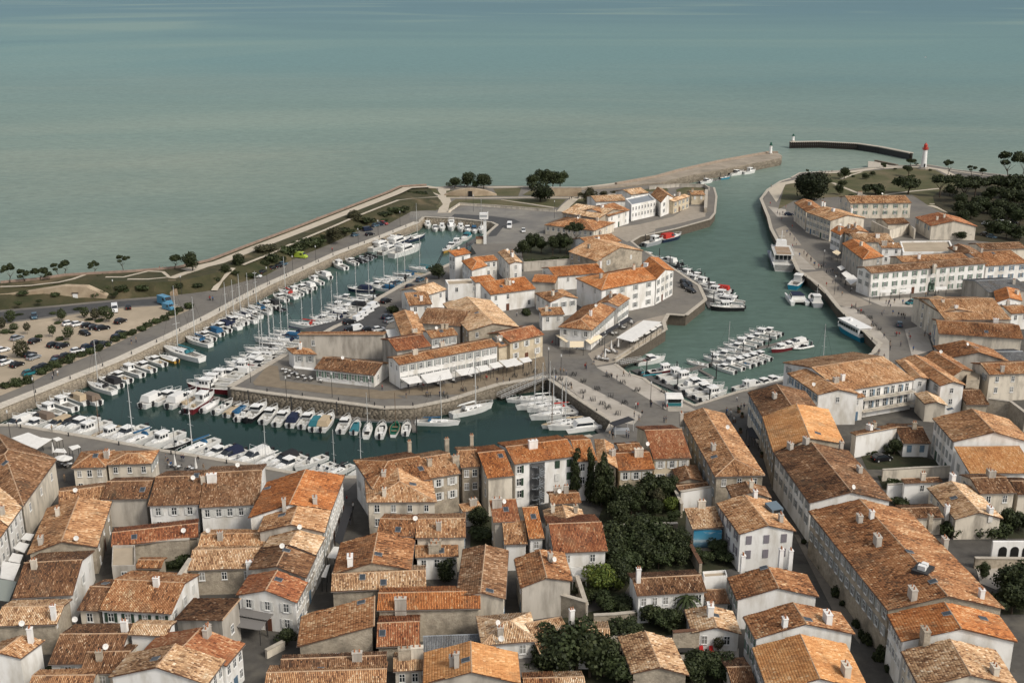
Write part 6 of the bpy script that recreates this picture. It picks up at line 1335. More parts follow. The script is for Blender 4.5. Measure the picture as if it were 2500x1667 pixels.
# ramp with rails on the island quay
def gangway(label, code, a, b, wd, za, zb):
    A = at(code, *a, za); Bq = at(code, *b, zb); c = A.lerp(Bq, .5); t = empty('gangway', (c.x, c.y, 0)); tag(t, label, 'gangway'); d = Bq - A; h = Vector((-d.y, d.x, 0)).normalized() * wd / 2; u = Vector((0, 0, 1))
    A = A - t.location; Bq = Bq - t.location; mb = MB(); mb.hexa([A - h - u * .15, Bq - h - u * .15, Bq + h - u * .15, A + h - u * .15], [A - h, Bq - h, Bq + h, A + h]); mb.build('deck', M_PLANK, t)
    for s in (-1, 1):
        mb = MB(); n = 12
        for z in (.5, 1.0): mb.tube(A + h * s + u * z, Bq + h * s + u * z, .05, 4)
        for k in range(n + 1): p = A.lerp(Bq, k / n) + h * s; mb.tube(p, p + u, .045, 4)
        mb.build('railing', M_ALU, t)
    return t
gangway('long inclined gangway along the island wall at the causeway corner', 'f', (1690, 1260), (1250, 1450), 2.2, .2, WZ + .9)
gangway('inclined gangway down to the dark pontoon by the canopy restaurant', 'g', (1215, 740), (1455, 700), 1.6, .2, WZ + .8)
# masts of the dark crane in the north basin corner
t = empty('mast_crane', at('q', 265, 995)); tag(t, 'black lattice mast crane leaning over the water beside the dark bush', 'crane'); mb = MB(); mb.tube((0, 0, 0), (0, 0, 1.4), 1.0, 8); mb.build('base', M_STEEL, t)
A = Vector((0, 0, 1.2)); T = at('q', 325, 835, 9.0) - t.location; mb = MB()
for s in (-.35, .35): mb.tube(A + Vector((s, 0, 0)), T + Vector((s * .6, 0, 0)), .11, 5)
for k in range(8): mb.tube(A.lerp(T, k / 8) + Vector((-.35, 0, 0)), A.lerp(T, (k + 1) / 8) + Vector((.35, 0, 0)), .05, 4)
mb.build('boom', M_STEEL, t)
# ================================================================== TREES AND PLANTS
def leaf_mesh(name, blobs, n, size, m, seed, flat=1.0):
    """many small leaf-clump faces spread through the given ellipsoids (x,y,z,rx,ry,rz)"""
    rs = np.random.RandomState(seed); V = []; T = []
    wts = np.array([b[3] * b[4] * b[5] for b in blobs]) ** .67; wts /= wts.sum(); idx = rs.choice(len(blobs), n, p=wts); Bb = np.array(blobs)[idx]
    d = rs.normal(size=(n, 3)); d /= np.linalg.norm(d, axis=1)[:, None]; rr = rs.uniform(.55, 1.02, n)[:, None] ** .6
    bump_ = 1 + .22 * np.sin(d[:, :1] * 5 + seed) * np.cos(d[:, 1:2] * 6 + d[:, 2:] * 4)
    c = Bb[:, :3] + d * rr * Bb[:, 3:] * bump_
    nn = d + rs.normal(0, .55, (n, 3)); nn /= np.linalg.norm(nn, axis=1)[:, None]
    a = np.cross(nn, rs.normal(size=(n, 3))); a /= np.linalg.norm(a, axis=1)[:, None]; b = np.cross(nn, a); s = size * rs.uniform(.55, 1.3, (n, 1))
    q = np.stack([c - a * s - b * s * .6, c + a * s - b * s * .5, c + a * s * .8 + b * s * .7, c - a * s * .7 + b * s * .8], 1)
    F = np.arange(n * 4).reshape(n, 4); tone = .42 + rs.normal(0, .16, n) + .22 * (vnoise(c[:, 0] * .9 + seed, c[:, 1] * .9 + c[:, 2]) - .5)
    return np_mesh(name, q.reshape(-1, 3), F, tone, m)
def limbs(h, seed, lean=0, spread=1.0, n=5, r=.22):
    rr = random.Random(seed); mb = MB(); top = Vector((lean * h, 0, h * .55)); mid_ = Vector((lean * h * .4, 0, h * .28)); mb.tube((0, 0, -.1), mid_, r, 7, r * .8); mb.tube(mid_, top, r * .8, 7, r * .55)
    for k in range(n): a = k * 6.283 / n + rr.uniform(-.4, .4); e = top + Vector((math.cos(a) * spread * rr.uniform(.6, 1), math.sin(a) * spread * rr.uniform(.6, 1), h * rr.uniform(.2, .38))); mb.tube(top - Vector((0, 0, rr.uniform(0, .2) * h)), e, r * .4, 5, r * .12)
    return mb.mesh('trunk', M_BARK)
TREES = {}
def tree_kind(k):
    """returns (crown mesh, trunk mesh) for a unit tree about 1 m tall x 1 m crown radius scale = metres"""
    if k in TREES: return TREES[k]
    typ, v = k[0], int(k[1]); rr = random.Random(v * 13 + ord(typ)); bl = []
    if typ in 'bly':       # broad dense, lime, olive-brown
        for j in range(9): a = rr.uniform(0, 6.28); q = rr.uniform(0, .6); bl.append((math.cos(a) * q, math.sin(a) * q, rr.uniform(-.35, .45), rr.uniform(.36, .56), rr.uniform(.36, .56), rr.uniform(.3, .48)))
        me = leaf_mesh('crown', bl, 2600, .055, MATS[dict(b='leaf_dark', l='leaf_lime', y='leaf_olive')[typ]], v * 3 + 1); tr = limbs(1.5, v, 0, .5, r=.07)
    elif typ == 'B':
        bl = [(0, 0, -.1, .8, .8, .75)] + [(math.cos(a) * .38, math.sin(a) * .38, zz, .52, .52, .46) for a, zz in ((0, .1), (1.3, .25), (2.5, .05), (3.8, .25), (5.1, .1))]; me = leaf_mesh('crown', bl, 7500, .045, MATS['leaf_oak'], 5); tr = limbs(1.5, v, 0, .5, r=.07)
    elif typ == 'm':
        for j in range(8): a = rr.uniform(0, 6.28); q = rr.uniform(.1, .6); bl.append((math.cos(a) * q, math.sin(a) * q, rr.uniform(-.3, .5), rr.uniform(.3, .46), rr.uniform(.3, .46), rr.uniform(.26, .4)))
        me = leaf_mesh('crown', bl, 2000, .055, MATS['leaf_mid'], v + 40); tr = limbs(1.5, v + 5, 0, .5, r=.06)
    elif typ == 'p':       # wind-blown open park tree
        for j in range(8): a = rr.uniform(0, 6.28); q = rr.uniform(.2, .8); bl.append((math.cos(a) * q + .1, math.sin(a) * q, rr.uniform(-.1, .35), rr.uniform(.22, .36), rr.uniform(.22, .36), rr.uniform(.12, .2)))
        me = leaf_mesh('crown', bl, 1300, .06, MATS['leaf_dark'], v + 9); tr = limbs(1.7, v, .12 * (-1) ** v, .7, 6, .06)
    elif typ == 'u':       # umbrella pine
        for j in range(9): a = rr.uniform(0, 6.28); q = rr.uniform(.0, .68); bl.append((math.cos(a) * q, math.sin(a) * q, rr.uniform(-.08, .14) + .12 * (1 - q), rr.uniform(.3, .42), rr.uniform(.3, .42), rr.uniform(.14, .22)))
        me = leaf_mesh('crown', bl, 1900, .055, MATS['leaf_dark'], v + 20); tr = limbs(1.9, v, .04, .65, 6, .07)
    elif typ == 'c':       # upright column
        for j in range(8): bl.append((rr.uniform(-.2, .2), rr.uniform(-.2, .2), -.9 + j * .25, rr.uniform(.3, .5) * (1.1 - j * .07), rr.uniform(.3, .5) * (1.1 - j * .07), .34))
        me = leaf_mesh('crown', bl, 2400, .06, MATS['leaf_dark'], v + 30); tr = limbs(1.4, v, 0, .2, 3, .07)
    elif typ == 's':       # bush
        for j in range(6): a = rr.uniform(0, 6.28); q = rr.uniform(0, .55); bl.append((math.cos(a) * q, math.sin(a) * q, rr.uniform(.1, .45), rr.uniform(.35, .5), rr.uniform(.35, .5), rr.uniform(.25, .4)))
        me = leaf_mesh('foliage', bl, 900, .075, MATS['leaf_dark' if v % 2 else 'leaf_mid'], v + 60); tr = None
    elif typ == 'o':       # clipped ball on a stem
        me = leaf_mesh('crown', [(0, 0, 0, .95, .95, .95)], 700, .1, MATS['leaf_olive' if v % 2 else 'leaf_mid'], v + 70); tr = limbs(1.6, v, 0, .1, 2, .06)
    elif typ == 'w':       # palm
        mb = MB(); V = []
        for j in range(26):
            a = j * 2.4; el = .9 - (j / 26) * 1.5; p0 = Vector((0, 0, 0)); dr = Vector((math.cos(a), math.sin(a), 0)); sd = Vector((-math.sin(a), math.cos(a), 0)) * .09; prev = p0
            for s in range(4): t = (s + 1) / 4; q = dr * t * .95 + Vector((0, 0, el * t * .7 - .75 * t * t)); mb.poly([prev - sd * (1.3 - t * .3), prev + sd * (1.3 - t * .3), q + sd * (1.15 - t), q - sd * (1.15 - t)]); prev = q
        me = mb.mesh('fronds', MATS['leaf_mid']); tr = limbs(1.2, 1, 0, .05, 1, .12)
        at_ = me.attributes.new('tone', 'FLOAT', 'FACE'); at_.data.foreach_set('value', [R.uniform(.2, .7) for _ in me.polygons])
    TREES[k] = (me, tr); return TREES[k]
ntree = [0]
def tree(k, code, x, y, h, r, label, group=None, z=0.0, name=None, cat='tree'):
    """x,y: photo pixel of the foot; h total height, r crown radius in metres"""
    cm, tm = tree_kind(k); p = at(code, x, y, z); t = empty(name or ('bush' if k[0] == 's' else 'palm_tree' if k[0] == 'w' else 'tree'), p, R.uniform(0, 6.28) if k[0] not in 'p' else R.uniform(-.5, .5)); tag(t, label, cat if k[0] != 's' else 'bush', group)
    if k[0] == 's': o = link('foliage', cm, t); o.scale = (r, r, h)
    else:
        ch = {'u': .28, 'p': .45, 'c': 1.05}.get(k[0], .85); ry = min(h * .5 / ch, r * 1.15) if k[0] != 'c' else h * .42
        zc = h - ry * ch * 1.0; o = link(cm.name, cm, t, (0, 0, zc)); o.scale = (r, r, ry)
        if tm: o = link('trunk', tm, t); o.scale = (max(.6, r * .8), max(.6, r * .8), max(.3, zc * .62 if k[0] not in 'up' else zc * .6))
    ntree[0] += 1; return t
def trees(code, k, where, lst, desc, cat='tree', z=0.0, group=None, sc=1.0):
    it = lst.split()
    for n, s in enumerate(it):
        x, y, h, r = [float(q) for q in s.split(',')]; h *= sc; r *= sc
        kk = 'm' if k == 'b' and n % 3 == 2 else k
        tree(kk if len(kk) == 2 else kk + str(n % 3), code, x, y, h, r, '%s, %s %s' % (desc, ordinal(n + 1), where), group, z, cat=cat)
# shore trees on the left rampart
trees('o', 'p', 'from the left on the sea edge', '95,355,7,3.4 240,340,4.5,3.6 385,325,5,3.8 470,330,3,2 560,290,5,3 620,280,6,3.4 905,262,4.5,3 1185,248,6.5,3 1670,225,6,4', 'dark wind-bent shore tree', z=4.0, sc=.88, group='trees on the left rampart')
tree('b1', 'o', 1845, 240, 7, 3.8, 'rounder dark tree right of the shore tree group near the path', 'trees on the left rampart', 4.0)
trees('o', 'b', 'on the bank above the left road', '2160,290,4.5,2.6 2270,230,6,3.2 960,330,2.4,2.6', 'small dark tree', z=2.0, group='trees on the left rampart')
for n, (x, y, h, r) in enumerate([(1050, 420, 2.2, 3), (1110, 380, 2.6, 2.6), (960, 340, 1.6, 2.4), (1100, 470, 1.6, 1.8), (180, 560, 1.3, 1.6), (380, 540, 1.3, 1.8), (1220, 440, 1.2, 2)]):
    tree('s%d' % (n % 4), 'o', x, y, h, r, 'dark bush on the grass bank of the left rampart, %s from the left' % ordinal(n + 1), 'bushes on the left bank', 1.5)
# bushes along the bank beside the long quay road
for n, (x, y, h, r) in enumerate([(300, 1010, 3.4, 4), (430, 960, 2.6, 3.5), (560, 900, 4.5, 4.5), (640, 940, 4, 4), (780, 860, 4, 4.2), (860, 820, 3.5, 4), (980, 790, 4, 4.5), (1060, 760, 3, 4), (1230, 730, 4.5, 3.6), (1330, 660, 3, 3.8), (1440, 560, 4.5, 3.8), (1560, 560, 2.4, 3.5), (1700, 500, 2.4, 3.5), (1800, 460, 2.4, 4), (1900, 440, 2, 3)]):
    tree(('s1', 's2', 's3')[n % 3] if n not in (2, 8, 10) else 'y1', 'p', x, y, h * 1.15, r * 1.35, 'dark shrub clump on the slope beside the quay road, %s from the near end' % ordinal(n + 1), 'shrubs beside the long quay road', 1.6)
for n in range(34):
    k = (n + .5) / 34; a = t_[int(8 + k * 76)]; b = b_[int(8 + k * 76)]; f = R.uniform(.35, .85); p = a.lerp(b, f); q = pj(p); big = 38 < k * 90
    tree('s%d' % R.choice((1, 3, 2)), 'x', q[0], q[1], R.uniform(1.2, 2.6), R.uniform(2, 3.6), 'patch of dark scrub on the rampart bank, %s from the left' % ordinal(n + 1), 'scrub on the rampart bank', p.z - .1)
# clipped hedge on the point and big hedge
for n, x in enumerate((1800, 1870, 1940, 2010, 2080)): tree('s%d' % (1 + 2 * (n % 2)), 'p', x, 300 + n * 2, 3.2, 5.5, 'dense dark hedge mound on the grassy point, %s from the left' % ordinal(n + 1), 'hedge on the grassy point', .4)
# north park
trees('q', 'b', 'from the left on the north park mound', '435,235,6,5 545,225,8,5 640,235,5,4 710,240,8.5,5.5', 'dark evergreen tree', group='trees of the north park')
trees('q', 'b', 'in the cluster at the north park wall', '1180,240,8,5 1300,225,9.5,6 1440,220,9,6 1370,225,9,5', 'tall dark evergreen', group='trees of the north park')
tree('b2', 'q', 1250, 365, 10, 7.5, 'large round dark tree in front of the north park tree cluster', 'trees of the north park')
trees('q', 'y', 'beside the stone warehouse roofs', '1730,380,8,4.2 1850,320,3,3 1650,330,3,2.5 1960,300,2.5,3', 'brown-green shrub tree')
t = empty('casemate', at('q', 580, 315)); tag(t, 'pale curved stone casemate front with a dark door in the north park', 'casemate'); mb = MB()
for k in range(10):
    a0, a1 = -1 + k * .2, -1 + (k + 1) * .2; f = lambda a: (a * 13, 2.2 * a * a + 1, 3.4 * (1 - a * a) + .3); x0, y0, z0 = f(a0); x1, y1, z1 = f(a1); mb.hexa([(x0, y0, -.2), (x1, y1, -.2), (x1, y1 + 3, -.2), (x0, y0 + 3, -.2)], [(x0, y0, z0), (x1, y1, z1), (x1, y1 + 3, z1), (x0, y0 + 3, z0)])
mb.build('wall', wm, t); mb = MB(); mb.box(-1, 1, .6, 1.2, 0, 2.6); mb.build('door', M_DARK, t)
mbx = MB()
t = empty('bastion_wall', at('q', 1430, 310)); tag(t, 'straight pale stone retaining wall right of the north park trees', 'wall'); mb = MB(); mb.box(-11, 11, -.6, .6, -.2, 4.2); mb.build('wall', wm, t); mb = MB(); mb.box(-11.2, 11.2, -.75, .75, 4.2, 4.5); mb.build('coping', M_COPE, t)
# island garden
trees('q', 'b', 'in the island garden row', '1080,900,7.5,3.6 1160,850,8,3.8 1260,860,7,3.4 1370,880,8.5,3.4 1440,850,8,3.6 1500,870,8,3.4', 'dark leafy tree', group='trees of the island garden')
tree('u1', 'q', 1590, 850, 11, 4.6, 'layered golden-green conifer at the right of the island garden', 'trees of the island garden')
trees('q', 's', 'along the island garden wall', '1180,960,2.5,3 1290,940,2,2.5 1390,930,2.5,3 1500,930,2.2,3 1620,920,2,2.5', 'low dark shrub', cat='bush', group='shrubs of the island garden')
tree('b1', 'q', 280, 1100, 5.5, 4, 'round dark bush-like tree beside the black mast crane')
tree('s1', 'f', 245, 640, 3.2, 3.2, 'round dark bush behind the parked cars west of the island houses'); tree('s3', 'f', 1500, 660, 2.8, 2.2, 'dark bush by the small alley left of the wedge-shaped restaurant')
tree('s1', 'f', 1395, 1085, 1.8, 1.9, 'low dark bush at the arched yellow gateway')
tree('s1', 'c', 1700, 480, 3, 1.2, 'dark plant at the corner of the island cafe wall'); tree('s2', 'c', 1420, 700, 2.8, .8, 'climbing shrub on the front of the low island cafe')
# east park
tree('B0', 'r', 1880, 735, 14.5, 9.6, 'huge round dark oak above the east quay terrace', 'trees of the lighthouse park')
trees('s', 'b', 'in the lighthouse park from the left', '630,540,7,4 590,690,5,2.6 470,600,4,3.4 610,620,4,3.6 830,540,3,2.6 1005,440,4,2.2 900,510,3,2.2 705,720,2,2', 'dark park tree', group='trees of the lighthouse park')
trees('s', 'u', 'of the flat-topped park trees', '1245,515,5.5,4 1240,685,7.5,8 925,690,4.6,6.5 1545,715,10,6 1265,410,3.5,3.5', 'dark flat-topped tree', group='trees of the lighthouse park')
trees('s', 'p', 'near the lighthouse and shore path', '1620,510,8.5,3.6 1850,500,5,3 1945,510,4.5,3.4 280,490,2.5,1.4 1320,410,1.6,1.5 1115,455,1.4,1.6', 'slender shore tree', group='trees of the lighthouse park')
trees('s', 's', 'scattered on the park lawn', '1110,580,2,2.4 1180,540,1.8,2.2 1285,520,2,2.2 1450,460,1.4,1.6 1510,540,3,3.4 1560,520,2,2 720,520,1.5,1.6 830,500,1.6,1.8', 'dark park bush', cat='bush', group='bushes of the lighthouse park')
trees('s', 'u', 'of the big dark park grove', '1770,760,11,8 1700,690,9,6 1880,720,10,7 2060,700,9,8 2190,720,10,9 2300,740,10,8 2120,800,9,7 2240,840,9,7 2352,850,9,7', 'broad dark pine', group='trees of the big park grove')
trees('s', 'b', 'at the dark car park beyond the houses', '1720,880,7,4 1840,920,8,5 1960,870,8,5 2080,960,8,5 2200,930,8,5.5 2310,980,8,5.5 1900,830,7,5 2050,1090,7,4.5 2180,1110,7,4.5 2310,1130,7,4.5 1740,1120,4,3.6 1830,1110,4,3.4 2120,880,8,6 2352,920,8,6 1650,1110,4,1.6', 'dark parkside tree', group='trees around the dark car park')
trees('s', 'b', 'filling the big park grove', '1640,700,6,4 1760,810,7,4.5 2000,770,7,5 2230,790,7,5 2340,790,7,5 1830,870,6,4.5 2000,870,6,5 2170,880,6,4.5 1880,640,6,4 2250,650,6,5 1780,960,6,4 2140,1050,6,4', 'dark evergreen', group='trees of the big park grove')
tree('p1', 's', 2200, 560, 15, 7.5, 'tall leaning pine at the right edge before the sea'); tree('p0', 's', 2330, 540, 14, 7, 'second tall leaning pine cut by the right edge')
# car park on the left: clipped trees and planted strips
trees('o', 'o', 'of the clipped trees in the car park', '105,740,4,1.7 12,790,3.6,1.6 595,720,3.8,1.5 815,690,3.4,1.4 915,715,3.8,1.5 978,690,3.4,1.3 1045,730,4.6,1.8 265,850,3.6,1.1 505,875,3.6,1.2 660,905,4.2,1.6 210,1070,5,2.2 135,800,1.8,1.4', 'ball-shaped tree', group='clipped trees of the car park')
trees('o', 's', 'of the car park bushes', '560,745,1.2,2.6 860,710,1,3 960,725,1.2,3.2 60,830,1.4,3.6 120,835,1.4,2 360,880,1.8,2.4 580,905,2,2.8 740,610,1.2,3.6 1000,600,1,3 500,650,1,2.6 180,660,.8,3 640,940,1,2.6', 'low dark bush', cat='bush', group='bushes of the car park', sc=.72)
hl = [(1800, 590, 2.6), (1720, 620, 2.2), (1640, 660, 2.2), (1560, 700, 2), (1490, 730, 2), (1420, 765, 2), (1340, 800, 2), (1260, 835, 2.2), (1180, 870, 2), (1100, 905, 2.2), (1020, 945, 2.2), (940, 985, 2.4), (860, 1020, 2.2), (780, 1050, 2.2), (700, 1080, 2.4), (620, 1115, 2.2), (540, 1150, 2.4), (460, 1185, 2.2), (380, 1215, 2.4), (250, 1300, 2.6), (170, 1330, 2.8), (60, 1350, 2.2)]
for n, (x, y, h) in enumerate(hl): tree('s%d' % (n % 4), 'o', x, y + 10, h, 2.6, 'dark hedge clump between car park and quay road, %s from the far end' % ordinal(n + 1), 'hedge beside the car park').scale = (.95, .95, 1.0)
# town gardens
trees('h', 'c', 'of the tall garden trees behind the white quay building', '1590,870,11,2.4 1730,890,11.5,2.2 1840,930,11,3.2 1900,930,9,2.8', 'tall dark cypress-like tree', group='tall trees behind the white quay building')
trees('j', 'b', 'of the big walled garden, back to front', '330,1100,7,3.6 430,1110,6.5,3.4 510,1080,6,2.8 230,1170,6,2.6 60,1200,6.5,3.4 160,1210,5,3 20,1290,5.5,3.2 390,1220,4,2 560,1280,3,2 120,1350,3.5,2.6 300,1340,3.2,2.6 430,1340,2.8,2.4', 'dense dark garden tree', group='trees of the big walled garden')
tree('l1', 'j', 545, 1200, 4, 2, 'yellow-green shrub in the big walled garden', cat='tree'); tree('y0', 'j', 395, 1180, 5.5, 2, 'olive-brown young tree in the big walled garden')
trees('j', 'b', 'of the lower garden beside the mural house', '40,1570,6.5,3.8 180,1560,7,4.2 330,1570,7.2,4.6 470,1580,6.5,4 580,1610,5.5,3.2 110,1680,6,4 -60,1590,6,3.8 260,1710,6,4 420,1720,5.4,3.8 620,1690,4,2.4 660,1500,2.4,1.4', 'dense leafy tree', group='trees of the lower garden')
trees('k', 'm', 'in the dark yard in front of the mural', '960,340,3.5,2.6 1050,420,3,2.6 860,430,3,2.2 780,400,2.5,2', 'leafy garden shrub tree', group='shrubs of the mural yard')
trees('i', 'l', 'of the yellow-green garden trees', '1800,720,5.5,3.4 1900,680,5,3', 'yellow-green leafy tree', group='yellow-green trees below the pergola')
trees('i', 'b', 'around the pergola garden', '2000,660,6,3.4 1720,790,2.4,3 1900,880,3.4,3.2 2020,880,3,3 1980,470,7,4 2080,560,6,3.6 1930,330,7,4', 'dark garden tree', group='trees of the pergola garden')
trees('i', 'b', 'of the bottom garden, left to right', '1330,1420,7.5,4.6 1450,1500,7,4 1600,1480,9,5.4 1720,1510,8.5,4.6 1860,1500,6.5,4 1980,1560,5,3.6 1300,1540,6,3.4 1480,1350,6,3 1560,1240,5,2.4', 'dark leafy garden tree', group='trees of the bottom garden')
trees('k', 'b', 'in the small gardens by the palm', '330,1000,4,3 420,1010,3.4,2.4 470,1060,4,3 560,1060,4,2.6 60,1130,3.6,3.4 160,1110,3,2.6 80,940,3,2', 'dark garden bush tree', group='small garden trees by the palm')
trees('k', 'b', 'of the lawn garden at the bottom', '800,1500,4.6,3.4 960,1480,4,3.2 1010,1560,4,3 740,1560,4,3 60,1540,4,3.4 200,1580,4,3.4', 'dark clump of trees', group='trees of the bottom lawn')
tree('w0', 'k', 690, 990, 7.2, 2.6, 'palm tree standing left of the cottage by the glazed garden house', cat='palm tree', name='palm_tree')
tree('o1', 'k', 990, 1270, 2.6, .9, 'small round tree beside the red chairs on the terrace')
tree('b1', 'h', 680, 1130, 4.6, 2.6, 'dark tree with yellowing leaves in the narrow courtyard'); tree('m1', 'h', 690, 1240, 3, 3.4, 'low dark greenery filling the narrow courtyard')
tree('b2', 'i', 370, 590, 4.4, 2.4, 'dark courtyard tree in front of the white lean-to wall')
tree('c1', 'e', 815, 1050, 4.6, 1.6, 'dark upright plant by the white corner house courtyard'); tree('b0', 'e', 790, 1200, 3, 2.2, 'dark shrub over the stone gate posts in the courtyard')
trees('b', 's', 'in the rubble-walled yard', '1510,470,1.8,1.8 1660,460,2,2 1760,450,2.6,2.2', 'dark green bush', cat='bush'); trees('b', 's', 'along the lower house wall', '510,1480,1.8,1.8', 'dark bush with yellow leaves', cat='bush')
tree('l0', 'i', 600, 1545, 2.6, 1.2, 'yellow leafed shrub climbing the smooth tan gable at the bottom')
tree('b0', 'l', 1110, 1020, 4, 2.6, 'dark round shrub beside the car on the small lawn'); trees('l', 's', 'at the foot of the blank white wall', '790,1020,1.2,1.2 850,1015,1.2,1.2 920,1010,1.2,1.2', 'low green shrub', cat='bush', group='shrubs under the blank white wall')
tree('s1', 'm', 1180, 530, 2.4, 3, 'dark bush at the foot of the white house with one window'); tree('s2', 'm', 1080, 340, 2.6, 2.6, 'mixed shrubs in the small walled yard')
for n, x in enumerate((1640, 1730, 1820, 1910, 2000, 2090, 2170)): tree('s%d' % (n % 4), 'm', x, 800 + n * 3, 3.6, 3.2, 'thick ivy hedge above the arcade wall, %s clump from the left' % ordinal(n + 1), 'ivy hedge above the arcade')
trees('m', 'b', 'at the right edge garden', '2180,760,5,2.6 2300,760,4,3 1950,1230,3.6,1.8', 'dark bush tree'); trees('m', 'b', 'in the dark garden right of the long terrace', '2200,1420,7,4 2300,1500,7,4.4 2352,1380,7,4 2230,1560,6,4', 'dense dark tree', group='trees right of the long terrace')
for n, (x, y, r) in enumerate([(245, 890, .9), (320, 1020, .6), (405, 1140, .9), (545, 1390, 1.7), (610, 1480, .9)]): tree('s1', 'm', x, y, r * 1.7, r, 'potted street plant along the dark street, %s from the far end' % ordinal(n + 1), 'plants along the dark street')
for n, (x, y, r) in enumerate([(735, 1030, 1), (800, 1140, 1.1), (840, 1190, 1.3), (965, 1330, 1.7), (1050, 1460, .9)]): tree('s3', 'n', x, y, r * 1.8, r, 'dark potted shrub near the bottom of the dark street, %s from its upper end' % ordinal(n + 1), 'plants along the dark street')
print('trees', ntree[0])
# arcade wall with three arches on the right
t = empty('arcade', at('m', 2200, 1075)); tag(t, 'white arcade wall with dark round arches under the ivy hedge', 'arcade'); mb = MB(); mb.box(-3.2, 6.5, 0, .5, 0, 4.3); mb.build('wall', W['w'], t)
for k in range(4):
    q = MB(); q.box(-.75, .75, -.06, .02, 0, 2.6)
    for j in range(6): t0, t1 = math.pi * j / 6, math.pi * (j + 1) / 6; q.hexa([(.75 * math.cos(t1), -.06, 2.6), (.75 * math.cos(t0), -.06, 2.6), (.75 * math.cos(t0), .02, 2.6), (.75 * math.cos(t1), .02, 2.6)], [(.75 * math.cos(t1), -.06, 2.6 + .75 * math.sin(t1)), (.75 * math.cos(t0), -.06, 2.6 + .75 * math.sin(t0)), (.75 * math.cos(t0), .02, 2.6 + .75 * math.sin(t0)), (.75 * math.cos(t1), .02, 2.6 + .75 * math.sin(t1))])
    q.build('arch_opening', M_DARK, t, (-1.3 + k * 2.15, 0, 0))
# ------------------------------------------------------------------ free-standing walls
def wall_thing(label, code, pts, h, m, th=.45, tiles=None, z=0.0):
    ps = CW(code, pts, z); c = ps[len(ps) // 2]; t = empty('garden_wall', (c.x, c.y, z)); tag(t, label, 'wall'); l = [p - t.location for p in ps]
    o = ribbon('wall', l, th, 0, m, h=h, kind=None); o.parent = t
    o = ribbon('coping', [p + Vector((0, 0, h)) for p in l], th + .25, 0, tiles or M_COPE, h=.12, kind=None); o.parent = t
    return t
WS = W['s']
wall_thing('rubble wall across the lower left yard with rough stones', 'b', '1290,420 1600,400 1830,390', 4.2, WS, .6)
wall_thing('white parapet wall climbing beside the shaggy brown roof', 'b', '1655,1010 1700,900 1850,660', 5.8, W['p'], .5)
wall_thing('grey stone wall under the ribbed orange roof, above the corrugated lean-to', 'i', '110,1110 690,1075', 3.8, WS, .5)
wall_thing('ruined stained stone wall below the rust-orange gable', 'i', '1080,930 1400,900 1690,985', 3.8, WS, .6)
wall_thing('sloping stone side wall right of the ruined gable wall', 'i', '1690,985 1600,700', 3.2, W['g'], .5)
wall_thing('white garden wall behind the ribbed mural house', 'j', '625,1165 1110,1080', 4.2, W['w'], .5)
wall_thing('pinkish garden wall running down from the white garden wall', 'j', '560,1060 640,1230', 3.0, W['s'], .4)
wall_thing('orange-tiled garden wall running down past the lower garden', 'k', '690,290 820,540', 2.4, W['s'], .5, MATS['roof_slab'])
wall_thing('stone boundary wall between the two big gardens', 'j', '-300,1440 0,1410 600,1390', 2.4, WS, .5)
wall_thing('stone wall in front of the glazed garden house', 'k', '-200,1010 0,1000 640,930', 1.8, WS, .5)
wall_thing('low stone wall across the bottom gardens', 'k', '-150,1240 100,1190 320,1200', 1.6, WS, .5)
wall_thing('stone wall with tiled top behind the terrace with red chairs', 'k', '550,1270 950,1235', 3.6, W['s'], .5, MATS['roof_slab'])
wall_thing('long white wall enclosing the small lawn, right side', 'm', '990,290 1300,270 1660,255', 2.6, W['p'], .4)
wall_thing('white yard wall left of the house with one window', 'm', '1030,480 1210,470', 3.6, W['w'], .4)
wall_thing('old round stone wall behind the town house at the right edge', 'l', '1990,650 2200,680 2352,800', 4.6, WS, .6)
wall_thing('grey stone wall along the island garden', 'q', '1090,1030 1500,1000 1720,985', 3.4, W['g'], .5)
wall_thing('large pale yard wall below the park houses', 's', '890,1030 1060,1120 1240,1060 1300,1110', 4.0, W['p'], .5)
wall_thing('pale wall along the road at the north park hotel', 'q', '2080,300 1620,335', 1.2, W['p'], .5)
wall_thing('low pale kerb wall around the north car park', 'q', '375,465 480,395 870,420 1400,462', 1.0, W['p'], .5)
wall_thing('curved parapet wall on the bastion by the channel', 'r', '330,640 620,615 860,620 905,650', 1.6, W['g'], .6)
wall_thing('inner parapet of the bastion beside the stone house', 'r', '870,860 880,680', 2.2, W['s'], 1.2)
wall_thing('stone wall along the right edge below the arcade', 'm', '1870,1120 2352,1125', 2.0, WS, .5)
wall_thing('low parapet wall beside the long canopy on the island quay', 'g', '1180,715 1620,425', .8, W['s'], .4)
wall_thing('stone parapet edging the lower left of the courtyard square', 'e', '590,1330 760,1240', 1.4, W['p'], .5)
